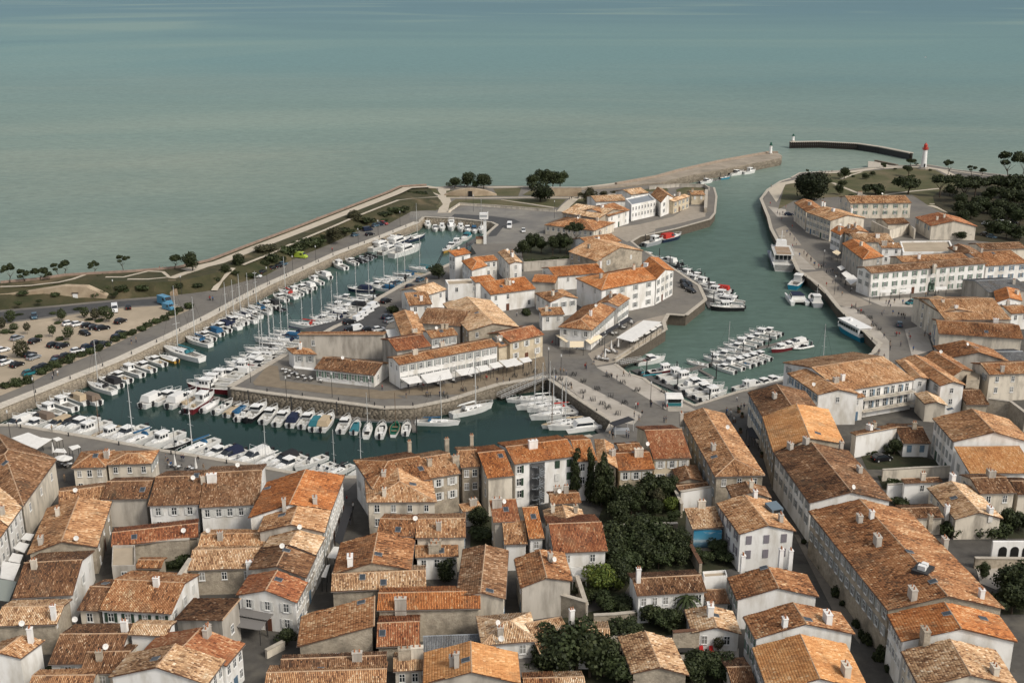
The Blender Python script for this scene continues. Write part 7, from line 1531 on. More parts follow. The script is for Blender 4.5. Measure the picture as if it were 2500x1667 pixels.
# ================================================================== CARS
PAINT = dict(k=mat('paint_black', (.012, .012, .014), .25), n=mat('paint_navy', (.012, .02, .04), .25), s=mat('paint_silver', (.36, .38, .40), .3, metal=.4), w=mat('paint_white', (.70, .70, .69), .3), b=mat('paint_blue_grey', (.06, .11, .15), .3),
             t=mat('paint_teal', (.02, .14, .16), .3), r=mat('paint_red', (.34, .03, .03), .3), m=mat('paint_maroon', (.07, .02, .025), .3), g=mat('paint_lime', (.36, .46, .06), .35), c=mat('paint_sky', (.07, .22, .34), .35))
PN = dict(k='black', n='navy', s='silver', w='white', b='blue-grey', t='teal', r='red', m='maroon', g='lime green', c='sky blue')
M_TYRE = mat('tyre', (.015, .015, .015), .8); M_HL = mat('lamp_glass', (.5, .5, .48), .2)
def car_proto(typ, col):
    key = 'car' + typ + col
    if key in PROTO: return PROTO[key], False
    root = empty('parked_car' if typ == 'h' else 'van'); P_ = PAINT[col]
    def loft(secs, name, m, par=root):    # secs: (x, half width, z) outline columns low->high
        mb = MB()
        for (a, b) in zip(secs, secs[1:]):
            (x0, w0, l0, h0), (x1, w1, l1, h1) = a, b
            A = [(x0, -w0, l0), (x0, -w0 * .92, h0), (x0, w0 * .92, h0), (x0, w0, l0)]; Bq = [(x1, -w1, l1), (x1, -w1 * .92, h1), (x1, w1 * .92, h1), (x1, w1, l1)]
            for i in range(3): mb.poly([A[i], A[i + 1], Bq[i + 1], Bq[i]])
            mb.poly([A[3], A[0], Bq[0], Bq[3]])
        for s, rev in ((secs[0], 0), (secs[-1], 1)):
            x, w_, l, h = s; q = [(x, -w_, l), (x, -w_ * .92, h), (x, w_ * .92, h), (x, w_, l)]; mb.poly(q if rev else q[::-1])
        return mb.build(name, m, par)
    if typ == 'h':
        bo = loft([(-2.1, .75, .35, .85), (-2.0, .85, .3, .95), (-1.0, .88, .28, .98), (.6, .88, .28, .95), (1.3, .86, .28, .86), (1.9, .82, .3, .74), (2.1, .7, .35, .6)], 'body', P_)
        loft([(-1.95, .70, .93, 1.05), (-1.5, .78, .95, 1.42), (-.3, .80, .96, 1.48), (.25, .78, .94, 1.40), (1.1, .74, .86, .95)], 'glasshouse', M_BGLASS)
        mb = MB(); mb.box(-1.35, .1, -.66, .66, 1.43, 1.52); mb.build('roof', P_, root); W_ = (-1.3, 1.3); zr = .32
    else:
        s = 1.15
        bo = loft([(-2.6, .92, .35, 2.15), (-2.5, .98, .3, 2.3), (.9, .98, .3, 2.32), (1.6, .96, .3, 1.5), (1.75, .95, .3, 1.15), (2.4, .9, .32, 1.0), (2.6, .8, .35, .7)], 'body', P_)
        mb = MB(); mb.hexa([(.98, -.8, 2.1), (1.68, -.82, 1.45), (1.68, .82, 1.45), (.98, .8, 2.1)], [(1.04, -.8, 2.2), (1.76, -.82, 1.5), (1.76, .82, 1.5), (1.04, .8, 2.2)]); mb.box(.1, .95, -.99, .99, 1.35, 1.95); mb.build('windscreen', M_BGLASS, root); W_ = (-1.7, 1.7); zr = .36
    wm_ = MB(); wm_.tube((0, -.12, 0), (0, .12, 0), zr, 12); wme = wm_.mesh('wheel', M_TYRE); rm_ = MB(); rm_.tube((0, -.13, 0), (0, .13, 0), zr * .55, 8); rme = rm_.mesh('rim', M_ALU)
    for x in W_:
        for y in (-.78, .78): o = link('wheel', wme, root, (x, y, zr)); link('rim', rme, o)
    hl_ = MB(); hl_.box(-.08, .04, -.16, .16, -.08, .08); hm_ = hl_.mesh('headlight', M_HL)
    for y in (-.55, .55): link('headlight', hm_, root, ((2.02 if typ == 'h' else 2.45), y, .66 if typ == 'h' else .8))
    tl = MB(); tl.box(-.04, .06, -.12, .12, -.12, .12); tm_ = tl.mesh('tail_light', M_RED)
    for y in (-.6, .6): link('tail_light', tm_, root, ((-2.08 if typ == 'h' else -2.6), y, .75))
    PROTO[key] = root; return root, True
ncar = [0]
def cars(code, where, lst, group):
    for n, s in enumerate(lst.split()):
        a = s.split(','); x, y, hx, hy = [float(q) for q in a[:4]]; typ, col = a[4]; sc = float(a[5]) if len(a) > 5 else 1
        p = at(code, x, y, .1); d = at(code, x + hx, y + hy, .1) - p; pr, new = car_proto(typ, col); o = pr if new else copy_tree(pr)
        o.location = (p.x, p.y, .03); o.rotation_euler = (0, 0, math.atan2(d.y, d.x)); o.scale = (sc,) * 3
        tag(o, '%s %s, %s %s' % (PN[col], 'parked car' if typ == 'h' else 'parked van', ordinal(n + 1), where), 'car' if typ == 'h' else 'van', group); ncar[0] += 1
cars('o', 'in the left car park counted row by row', '330,690,0,20,hb,1.05 165,895,60,-20,hs 335,925,60,-22,hk 515,960,60,-20,hk 600,970,60,-20,hk 25,1010,60,-15,hw 325,1080,60,-20,hs 55,1130,60,-20,hw 165,1150,60,-22,hk 285,1055,60,-20,hk 0,1090,60,-20,hk 665,755,60,-12,hw 750,762,60,-12,hw 845,775,60,-8,hk 915,795,60,-8,hk,1.0 985,800,60,-10,hk,1.05 815,850,60,15,hk 1155,735,60,-25,hk,1.1 1125,885,60,-20,hn 1165,850,60,-20,hk 840,980,60,-20,hn 745,1018,60,-10,hw 930,945,60,-20,hk 290,1230,60,-15,ht 430,1165,60,-20,hk 545,1120,60,-20,hb 565,1090,60,-15,hm 645,1065,60,-15,hk 1010,955,60,-25,hk 370,1190,60,-20,hk 1230,600,0,-20,hk', 'cars parked on the left car park')
cars('o', 'standing by the road behind the left car park', '1100,625,2,20,vw 1585,560,60,20,vc,1.25 1615,610,60,15,vc,.9', 'vans by the left road')
cars('p', 'parked along the long quay road from the near end', '490,1085,60,2,hw 560,1050,60,-25,hk 650,1010,60,-25,hk 710,990,60,-25,hk 750,970,60,-20,hb 922,898,60,6,vg 1440,690,60,-12,hb,.9 1560,640,60,-8,vn,.85 1580,683,60,-10,hk 1635,600,60,-15,hb 1680,590,60,-10,hn 1712,580,60,8,hr', 'cars along the long quay road')
cars('q', 'standing on the north quay', '955,610,-20,60,vw,1.05 1090,650,0,60,hw', 'vehicles on the north quay')
cars('p', 'in the island car park from its near end', '1385,1525,60,-15,hk,1.05 1470,1495,60,-25,vw,.8 1515,1460,60,-25,vw,.8 1565,1425,60,-25,vw,.9 1615,1380,60,-25,vw,.95 1735,1325,60,-22,hk,1.1 1965,1185,60,-22,hn 1745,1478,60,-22,hn 1775,1512,60,-18,hs 1850,1150,60,-20,hb 2060,1120,60,-25,hb', 'cars in the island car park')
cars('c', 'half hidden behind the tall blank grey building', '1400,225,60,-10,hk 1470,215,60,-10,vw,.8 1570,225,60,-10,hk 1665,225,60,-10,hw', 'cars behind the grey building')
cars('t', 'on the square by the east hotel', '1270,555,-60,10,ht 1160,765,-10,-60,hb 1830,480,60,0,hw', 'cars on the east square')
cars('r', 'on the east quay road', '1670,885,60,0,hn', None)
cars('r', 'behind the small motorboats of the island', '340,1350,30,60,hb,.9 320,1400,30,60,hw,.9', 'cars behind the small motorboats')
cars('g', 'on the island east car park', '1850,10,50,30,hk 1910,50,60,20,hk 1890,-10,50,30,hk 1840,-30,50,30,hk', 'cars on the island east car park')
cars('l', 'on the small walled lawn', '990,1070,60,-8,hk,1.1', None)
cars('s', 'glimpsed under the dark parkside trees', '1980,1080,40,10,hk 2040,1100,40,8,hb 1990,980,40,10,hw 2070,990,40,10,hk 2240,1050,40,10,hw 2160,1000,40,10,hs 2280,1100,40,8,hk 2120,940,40,10,hw 2250,960,40,6,hk 2110,1050,40,8,hk', 'cars under the parkside trees')
print('cars', ncar[0])
# ================================================================== AWNINGS, CANOPIES, KIOSKS
AW = 'awnings of the island restaurants'
def awn(label, code, pts, hi, lo, m=M_CLOTH, legs=1, group=None): return slab_thing('awning', label, 'awning', code, pts, 3, .1, m, legs, group=group, zs=[hi, hi, lo, lo])
awn('white awning at the left corner of the long white restaurant', 'f', '300,1265 470,1240 515,1300 385,1322', 3.3, 2.7, group=AW)
awn('broadest white awning of the long white restaurant', 'f', '493,1235 770,1178 805,1262 558,1314', 3.6, 2.8, group=AW)
awn('white awning right of the broadest one on the long restaurant', 'f', '828,1188 1000,1155 1052,1210 885,1242', 3.3, 2.7, group=AW)
awn('small white awning under the middle of the long restaurant', 'f', '1018,1155 1125,1138 1168,1180 1070,1204', 3.2, 2.7, group=AW)
awn('white awning below the right end of the long restaurant', 'f', '1145,1128 1240,1108 1288,1150 1195,1172', 3.2, 2.7, group=AW)
awn('white awning in front of the arched gateway', 'f', '1240,1095 1330,1088 1395,1145 1320,1162', 3.1, 2.7, group=AW)
awn('white awning at the left end of the yellow house', 'f', '1315,1090 1400,1072 1478,1128 1400,1150', 3.1, 2.7, group=AW)
awn('squarish white awning at the yellow house right corner', 'f', '1435,1078 1530,1062 1565,1100 1480,1118', 3.1, 2.7, group=AW)
awn('cream awning on the rounded nose of the wedge-shaped restaurant', 'g', '750,520 882,520 882,575 748,578', 3.2, 2.6, M_CREAM)
awn('cream awning on the left flank of the wedge-shaped restaurant', 'g', '612,462 640,455 735,520 715,530', 3.2, 2.6, M_CREAM)
awn('cream awning on the right flank of the wedge-shaped restaurant', 'g', '895,510 1035,455 1062,480 945,548', 3.2, 2.6, M_CREAM)
awn('long black awning along the side of the wedge-shaped restaurant', 'g', '1030,455 1310,285 1350,305 1055,475', 3.3, 2.7, M_BLACKC)
t = slab_thing('market_canopy', 'long white flat canopy over tables on the island quay edge', 'canopy', 'g', '1195,485 1455,320 1625,335 1345,525', 3, .15, M_CLOTH, 1, zs=[3.3] * 4)
for n, (x, y) in enumerate([(1370, 505), (1410, 470), (1480, 437), (1540, 402), (1590, 368)]): awn('small white side awning of the long canopy, %s from its near end' % ordinal(n + 1), 'g', '%d,%d %d,%d %d,%d %d,%d' % (x - 45, y - 8, x + 5, y - 25, x + 45, y - 5, x - 5, y + 18), 3.0, 2.7, group='small awnings of the long canopy')
awn('white canopy with ribs in the alley behind the grey building', 'c', '1730,215 1825,205 1885,290 1770,320', 3.4, 2.8)
awn('long narrow white awning on the front of the low island cafe', 'c', '850,560 1300,612 1298,630 850,580', 2.6, 2.3)
for n, (pts, hi, lo) in enumerate([('200,1430 248,1372 328,1385 290,1445', 3.4, 2.9), ('130,1520 185,1455 280,1480 232,1562', 3.4, 2.9)]): awn('white shop awning on the lower left street, %s from the top' % ordinal(n + 1), 'a', pts, hi, lo, group='shop awnings of the lower left street')
for n, (pts, hi, lo) in enumerate([('78,395 120,320 222,340 190,418', 3.4, 2.9), ('0,560 20,400 195,425 130,585', 3.4, 2.9)]): awn('white shop awning on the lower left street, %s from the top' % ordinal(n + 3), 'b', pts, hi, lo, group='shop awnings of the lower left street')
awn('grey-green awning at the foot of the lower left street', 'b', '0,570 160,595 85,785 -40,770', 3.4, 2.9, mat('awning_sage', (.26, .28, .25), .8))
awn('large grey awning with a white band over the dark courtyard', 'e', '255,905 350,850 662,900 600,965', 3.6, 3.2, M_GREYC)
awn('lower half of the grey courtyard awning sloping to the left', 'e', '190,1010 255,915 595,970 530,1060', 3.2, 2.8, M_GREYC)
awn('black awning along the shop-lined street', 'd', '1340,720 1415,740 1305,1100 1240,1050', 3.4, 2.9, M_BLACKC)
awn('white awning at the lower end of the black street awning', 'd', '1235,1110 1300,1115 1250,1225 1170,1215', 3.4, 2.9)
awn('narrow white awning low in the shop-lined street', 'd', '1165,1290 1198,1280 1160,1405 1115,1400', 3.4, 2.9)
awn('white market tent roof left of the detached cafe building', 'a', '110,465 270,412 395,462 240,530', 3.2, 2.9); awn('second white market tent roof over the left cafe terrace', 'a', '240,530 400,460 500,475 350,570', 3.2, 2.9)
awn('small white tent by the left cafe terrace', 'a', '510,600 540,565 620,572 640,605', 3.0, 2.8); awn('white tent nearest the quay on the left terrace', 'a', '655,548 745,528 772,550 690,580', 3.0, 2.8); awn('white tent behind the closed parasols on the left', 'a', '500,470 560,455 600,475 540,495', 3.0, 2.8)
awn('first grey-white awning on the hotel corner of the east quay', 's', '565,1378 605,1362 640,1392 600,1412', 3.2, 2.7, group='awnings of the east quay'); awn('second white awning on the hotel corner of the east quay', 's', '605,1440 650,1415 705,1455 655,1488', 3.2, 2.7, group='awnings of the east quay')
awn('largest white awning on the hotel corner of the east quay', 's', '642,1495 715,1452 770,1500 695,1548', 3.2, 2.7, group='awnings of the east quay'); awn('small tan awning further up the east quay', 's', '515,1235 560,1215 600,1240 570,1272', 3.0, 2.6, M_CREAM)
for n, (x, y) in enumerate([(1030, 430), (1220, 425), (1560, 402), (1830, 360), (1940, 360)]): awn('white shop awning on the long east hotel front, %s from the left' % ordinal(n + 1), 't', '%d,%d %d,%d %d,%d %d,%d' % (x - 55, y - 8, x + 50, y - 14, x + 55, y + 14, x - 55, y + 20), 3.1, 2.7, group='awnings of the long east hotel')
awn('dark awning over the market square terrace behind the long hipped roof', 'j', '1265,375 1320,360 1390,480 1290,450', 3.2, 2.8, M_BLACKC)
# pergola with slats
t = empty('pergola', at('h', 1590, 1560)); tag(t, 'white slatted pergola beside the house with wide glass doors', 'pergola'); A, Bq, Cq, D = [p - t.location for p in CW('h', '1492,1378 1605,1372 1690,1612 1560,1585', 2.9)]
sl_ = MB(); sl_.box(0, 1, -.09, .09, -.05, .05); slm = sl_.mesh('slat', M_WHITE)
for k in range(20):
    p = A.lerp(D, k / 19); q = Bq.lerp(Cq, k / 19); d = q - p; o = link('slat', slm, t, p, math.atan2(d.y, d.x)); o.scale = (d.length, 1, 1)
for p in (A, Bq, Cq, D): q = MB(); q.tube((p.x, p.y, 0), (p.x, p.y, 2.85), .08, 5); q.build('post', M_WHITE, t)
# boarded deck
t = empty('boarded_deck', at('i', 1140, 1400)); tag(t, 'grey boarded terrace roof below the cream roof with two dishes', 'deck'); A, Bq, Cq, D = [p - t.location for p in CW('i', '1030,1275 1215,1270 1240,1510 1050,1510', 2.6)]
for k in range(8):
    a0, a1 = k / 8, (k + .93) / 8; q = [A.lerp(D, a1), Bq.lerp(Cq, a1), Bq.lerp(Cq, a0), A.lerp(D, a0)]; mb = MB(); mb.hexa([p - Vector((0, 0, .1)) for p in q], q); mb.build('plank', M_PLANK, t)
for p in (A, Bq, Cq, D): q = MB(); q.tube((p.x, p.y, 0), (p.x, p.y, 2.5), .08, 5); q.build('post', M_WOOD, t)
# kiosks
t = empty('kiosk', at('g', 1750, 1150)); tag(t, 'small ticket kiosk with a white roof and teal counter on the quay', 'kiosk'); mb = MB(); mb.box(-2, 2, 0, 2.6, 0, 2.3); mb.build('wall', W['w'], t); mb = MB(); mb.box(-1.7, 1.7, -.15, -.01, .3, 1.1); mb.build('counter', mat('teal_counter', (.03, .16, .18), .5), t)
mb = MB(); mb.box(-1.6, 1.6, -.06, -.01, 1.2, 2.0); mb.build('window', M_GLASS, t); mb = MB(); mb.hexa([(-2.2, -.6, 2.3), (2.2, -.6, 2.3), (2.2, 3, 2.3), (-2.2, 3, 2.3)], [(-2.0, .9, 2.9), (2.0, .9, 2.9), (2.0, 2.6, 2.9), (-2.0, 2.6, 2.9)]); mb.build('roof', M_CLOTH, t)
t = empty('shelter', at('g', 1265, 1340)); tag(t, 'kiosk shelter with a black tilted roof at the causeway end', 'shelter'); q = [p - t.location for p in CW('g', '1125,1300 1310,1238 1370,1268 1180,1330', 3.0)]; mb = MB(); mb.hexa([p - Vector((0, 0, .14)) for p in q[::-1]], q[::-1]); mb.build('roof', M_BLACKC, t)
for p in q: z = MB(); z.tube((p.x * .9, p.y * .9, 0), (p.x * .9, p.y * .9, 2.85), .07, 5); z.build('post', M_ALU, t)
c_ = sum(q, Vector()) / 4; mb = MB(); mb.box(c_.x - 1.8, c_.x + 1.8, c_.y - .9, c_.y + .9, 0, 1.0); mb.build('counter', HULLC['g'], t)
# white control tower
t = empty('control_tower', at('q', 722, 765)); tag(t, 'slim white harbour tower with a boxy cabin on top beside the dark walkway', 'tower'); mb = MB(); mb.box(-.6, .6, -.6, .6, 0, 10.2); mb.build('shaft', M_WHITE, t); mb = MB(); mb.box(-2.1, 1.1, -1.2, 1.2, 10.2, 12.6); mb.build('cabin', M_WHITE, t)
mb = MB(); mb.box(1.1, 1.35, -1.0, -.2, 10.2, 13.2); mb.build('side_fin', M_WHITE, t)
mb = MB(); mb.box(-1.9, .9, -1.26, -1.2, 11.2, 11.9); mb.build('window', HULLC['g'], t)
t = empty('lock_hut', at('q', 675, 765)); tag(t, 'tiny ochre stone hut at the foot of the slim white harbour tower', 'hut'); mb = MB(); mb.box(-1.6, 1.6, 0, 2.4, 0, 2); mb.build('wall', W['y'], t); mb = MB(); mb.hexa([(-1.8, -.2, 2), (1.8, -.2, 2), (1.8, 2.6, 2), (-1.8, 2.6, 2)], [(-1.8, 1.15, 2.8), (1.8, 1.15, 2.8), (1.8, 1.25, 2.8), (-1.8, 1.25, 2.8)]); mb.build('roof', M_SLAB, t)
# ================================================================== SMALL STREET FURNITURE
bo = MB(); bo.tube((0, 0, 0), (0, 0, .75), .17, 8, .13); bo.tube((0, 0, .75), (0, 0, .88), .2, 8, .1); BOL = bo.mesh('bollard', M_STEEL)
nb = [0]
def bollards(pts, step, off, label):
    ps = [un(*k) for k in pts]; L = sum((b - a).length for a, b in zip(ps, ps[1:])); n = max(2, int(L / step)); rs = along(resample(ps, n), off)
    for p in rs[1:-1]: o = link('bollard', BOL, None, (p.x, p.y, .1)); tag(o, label, 'bollard', label); nb[0] += 1
bollards(BAS_W[1:11], 11, -.5, 'dark bollard on the coping of the long west quay')
bollards(BAS_IS, 9, -1.2, 'dark bollard on the island south quay'); bollards(BAS_S[4:], 11, -1.5, 'dark bollard on the south quay of the yacht basin')
bollards(BAS_C[:3], 9, -1.5, 'dark bollard on the causeway edge'); bollards(CH_E[:6], 10, -1.8, 'dark bollard on the east quay edge')
lp_ = MB(); lp_.tube((0, 0, 0), (0, 0, 6.2), .08, 6, .05); LPM = lp_.mesh('post', M_STEEL); lh = MB(); lh.tube((0, 0, 6.1), (0, 0, 6.6), .22, 7, .12); lh.tube((0, 0, 6.6), (0, 0, 6.75), .25, 7, .05); LHM = lh.mesh('lantern', M_HL)
def lamps(code, lst, where, h=1.0):
    it = lst.split()
    for n, s in enumerate(it):
        x, y = [float(q) for q in s.split(',')]; t = empty('street_lamp', at(code, x, y)); tag(t, 'slim dark street lamp %s, %s of %d' % (where, ordinal(n + 1), len(it)), 'street lamp', 'street lamps'); link('post', LPM, t).scale = (1, 1, h); link('lantern', LHM, t, (0, 0, 6.2 * (h - 1)))
lamps('o', '1095,510 1740,470 340,1500', 'by the left road'); lamps('p', '600,1165 845,1050 1065,950 1470,775 1660,690 1870,600', 'on the long quay road'); lamps('c', '785,900 1220,860 440,720 1575,900', 'on the island south quay')
lamps('f', '1720,1220 1840,1290', 'at the causeway corner', 1.1); lamps('g', '1080,640 1215,560 1520,1150', 'near the canopy restaurant'); lamps('a', '100,460 1680,640', 'on the south quay'); lamps('t', '535,470 870,560 430,210', 'on the east quay'); lamps('q', '540,360 1385,520 610,460', 'in the north park', 1.2)
# market umbrellas
u = MB(); n_ = 8
for k in range(n_): a0, a1 = 2 * math.pi * k / n_, 2 * math.pi * (k + 1) / n_; u.poly([(0, 0, 2.9), (1.5 * math.cos(a0), 1.5 * math.sin(a0), 2.4), (1.5 * math.cos(a1), 1.5 * math.sin(a1), 2.4)]); u.poly([(0, 0, 2.85), (1.5 * math.cos(a1), 1.5 * math.sin(a1), 2.35), (1.5 * math.cos(a0), 1.5 * math.sin(a0), 2.35)])
UMB = u.mesh('canopy', M_CLOTH); u = MB(); u.tube((0, 0, 0), (0, 0, 2.9), .04, 5); UPO = u.mesh('pole', M_WOOD); u = MB(); u.tube((0, 0, .9), (0, 0, 1.7), .32, 8, .26); u.tube((0, 0, 1.7), (0, 0, 3.4), .26, 8, .05); UCL = u.mesh('folded_canopy', M_CLOTH)
def umbrellas(code, lst, closed, where):
    it = lst.split()
    for n, s in enumerate(it):
        x, y = [float(q) for q in s.split(',')]; t = empty('parasol', at(code, x, y)); tag(t, '%s white parasol %s, %s of %d' % ('closed' if closed else 'open', where, ordinal(n + 1), len(it)), 'parasol', 'parasols'); link('pole', UPO, t); link('folded_canopy' if closed else 'canopy', UCL if closed else UMB, t)
umbrellas('a', '515,640 625,700 1680,760 1880,790', True, 'on the south quay terraces'); umbrellas('g', '1087,700 1145,620 1212,600', True, 'near the canopy restaurant'); umbrellas('a', '600,750 640,760', False, 'on the left cafe terrace'); umbrellas('s', '2010,1010 2130,1060 2230,1085 2190,1000', False, 'under the parkside trees')
# cafe tables and chairs
tb = MB(); tb.tube((0, 0, .70), (0, 0, .74), .42, 10); TBT = tb.mesh('table_top', M_WHITE); tb = MB(); tb.tube((0, 0, 0), (0, 0, .70), .05, 5); tb.tube((0, 0, 0), (0, 0, .04), .25, 8); TBL = tb.mesh('leg', M_STEEL)
chm = MB(); chm.box(-.22, .22, -.22, .22, .42, .47); CS_ = chm.mesh('seat', M_GREYC); chm = MB(); chm.box(-.22, .22, .19, .23, .5, .88); CB_ = chm.mesh('backrest', M_GREYC); chm = MB(); chm.box(-.02, .02, -.02, .02, 0, .42); CL_ = chm.mesh('leg', M_STEEL)
CHP = None
def chair(p, rz, label, group):
    global CHP
    if CHP is None:
        t = empty('chair'); link('seat', CS_, t); link('backrest', CB_, t)
        for sx_ in (-.19, .19):
            for sy_ in (-.19, .19): link('leg', CL_, t, (sx_, sy_, 0))
        CHP = t
    else: t = copy_tree(CHP)
    t.location = p; t.rotation_euler = (0, 0, rz); tag(t, label, 'chair', group)
def cafe(code, poly, n, where, seed):
    rr = random.Random(seed); q = CW(code, poly); A, Bq, Cq, D = q; grp = 'cafe tables ' + where; g2 = 'cafe chairs ' + where; m_ = int(math.sqrt(n * 2)); k_ = max(1, n // m_)
    for i in range(m_):
        for j in range(k_):
            u_, v_ = (i + .5 + rr.uniform(-.15, .15)) / m_, (j + .5 + rr.uniform(-.15, .15)) / k_; p = A.lerp(Bq, u_).lerp(D.lerp(Cq, u_), v_); p.z = .05
            t = empty('cafe_table', p); tag(t, 'small round white cafe table ' + where, 'table', grp); link('table_top', TBT, t); link('leg', TBL, t)
            a0 = rr.uniform(0, 6.28)
            for c in range(rr.choice((2, 2, 3))): a = a0 + c * 3.14 + rr.uniform(-.3, .3); chair((p.x + .7 * math.cos(a), p.y + .7 * math.sin(a), .05), a - math.pi / 2, 'grey cafe chair ' + where, g2)
cafe('c', '720,590 850,640 1200,740 780,690', 16, 'on the terrace at the island tip', 1); cafe('g', '960,720 1080,760 1230,600 1110,600', 14, 'between the wedge-shaped restaurant and the causeway', 2)
cafe('g', '1090,470 1140,500 1400,330 1350,310', 12, 'under the black awning of the wedge-shaped restaurant', 3); cafe('f', '560,1330 600,1365 1050,1260 1000,1230', 12, 'below the awnings of the long restaurant', 4)
cafe('a', '560,640 680,650 700,780 600,780', 8, 'on the left quay terrace', 5); cafe('g', '1250,530 1350,560 1600,420 1500,380', 12, 'beneath the long white canopy', 6); cafe('a', '1560,740 1660,760 1950,800 1850,770', 6, 'behind the detached cafe building', 7)
# lounger-like sun mats on the terrace and red chairs
t1 = mat('red_fabric', (.45, .02, .02), .7)
for n, (x, y) in enumerate(((840, 1285), (935, 1285))):
    t = empty('armchair', at('k', x, y, .03), .3); tag(t, 'red garden armchair on the pale terrace, %s one' % ('left' if n == 0 else 'right'), 'armchair', 'red armchairs'); mb = MB(); mb.box(-.35, .35, -.35, .35, .2, .42); mb.build('seat', t1, t); mb = MB(); mb.hexa([(-.35, .3, .42), (.35, .3, .42), (.35, .42, .42), (-.35, .42, .42)], [(-.3, .5, 1.1), (.3, .5, 1.1), (.3, .6, 1.1), (-.3, .6, 1.1)]); mb.build('backrest', t1, t)
    lm_ = MB(); lm_.box(-.03, .03, -.03, .03, 0, .2); l2 = lm_.mesh('leg', M_STEEL)
    for sx_ in (-.3, .3):
        for sy_ in (-.3, .3): link('leg', l2, t, (sx_, sy_, 0))
t = empty('garden_table', at('k', 685, 1290, .03)); tag(t, 'dark garden table on the pale terrace left of the red armchairs', 'table'); mb = MB(); mb.box(-1.2, 1.2, -.6, .6, .7, .76); mb.build('table_top', M_STEEL, t); lm_ = MB(); lm_.box(-.04, .04, -.04, .04, 0, .7); l2 = lm_.mesh('leg', M_STEEL)
for sx_ in (-1.1, 1.1):
    for sy_ in (-.5, .5): link('leg', l2, t, (sx_, sy_, 0))
# blue banner on the right street house wall, teal sign on the corner house
t = empty('banner', at('t', 1495, 950)); tag(t, 'tall blue banner hanging on the pale three-storey house by the square', 'banner'); mb = MB(); mb.box(-.5, .5, -.06, .0, 1.0, 6.0); mb.build('cloth', mat('banner_blue', (.01, .09, .30), .7), t); mb = MB(); mb.box(-.6, .6, -.08, .05, 6.0, 6.1); mb.build('rod', M_STEEL, t)
# bicycles
def bike_mesh():
    fr = MB(); wh = MB()
    for x in (-.52, .52):
        for k in range(12): a0, a1 = k * math.pi / 6, (k + 1) * math.pi / 6; wh.tube((x + .33 * math.cos(a0), 0, .35 + .33 * math.sin(a0)), (x + .33 * math.cos(a1), 0, .35 + .33 * math.sin(a1)), .035, 4)
    for a, b in (((-.52, 0, .35), (-.15, 0, .3)), ((-.52, 0, .35), (-.2, 0, .8)), ((-.15, 0, .3), (-.2, 0, .85)), ((-.2, 0, .78), (.35, 0, .82)), ((-.15, 0, .3), (.35, 0, .75)), ((.52, 0, .35), (.33, 0, .95)), ((.33, -.28, .98), (.33, .28, .98))): fr.tube(a, b, .03, 4)
    sd = MB(); sd.box(-.34, -.08, -.07, .07, .86, .92); return fr.mesh('frame', M_STEEL), wh.mesh('wheel', M_TYRE), sd.mesh('saddle', M_STEEL)
BF, BW_, BS = bike_mesh(); nbk = [0]
def bikes(code, lst, where):
    for nn_, s in enumerate(lst.split()):
        x, y = [float(q) for q in s.split(',')]
        for k in range(3):
            p = at(code, x, y); t = empty('bicycle', (p.x + k * .55, p.y + R.uniform(-.2, .2), .02), R.uniform(1.0, 2.0)); tag(t, 'parked dark bicycle in the %s cluster %s' % (ordinal(nn_ + 1), where), 'bicycle', 'bicycles ' + where); link('frame', BF, t); link('wheel', BW_, t); link('saddle', BS, t); nbk[0] += 1
bikes('g', '580,830 640,895 770,850 860,915 990,985 1120,1055 1250,1120 850,1020 950,1090 1040,1130 1090,1165 1190,1225 1235,925 1375,1000 1100,860 1630,1010 1640,1150 710,945', 'on the light causeway paving'); bikes('f', '1380,1255 1490,1240 1580,1215 700,1440 890,1390 550,1440', 'on the island south quay'); bikes('t', '700,600 780,650 860,695 910,770 945,810', 'on the east quay')
# planters on the market street
for n, (x, y) in enumerate([(1145, 315), (1222, 270), (1205, 420), (1410, 650), (1190, 225)]):
    t = empty('planter', at('j', x, y)); tag(t, 'round street planter with clipped shrub near the market square, %s from the quay' % ordinal(n + 1), 'planter', 'planters of the market square'); mb = MB(); mb.tube((0, 0, 0), (0, 0, .7), .4, 10, .5); mb.build('pot', M_WOOD, t); o = link('foliage', tree_kind('s1')[0], t, (0, 0, .6)); o.scale = (.6, .6, 1.1)
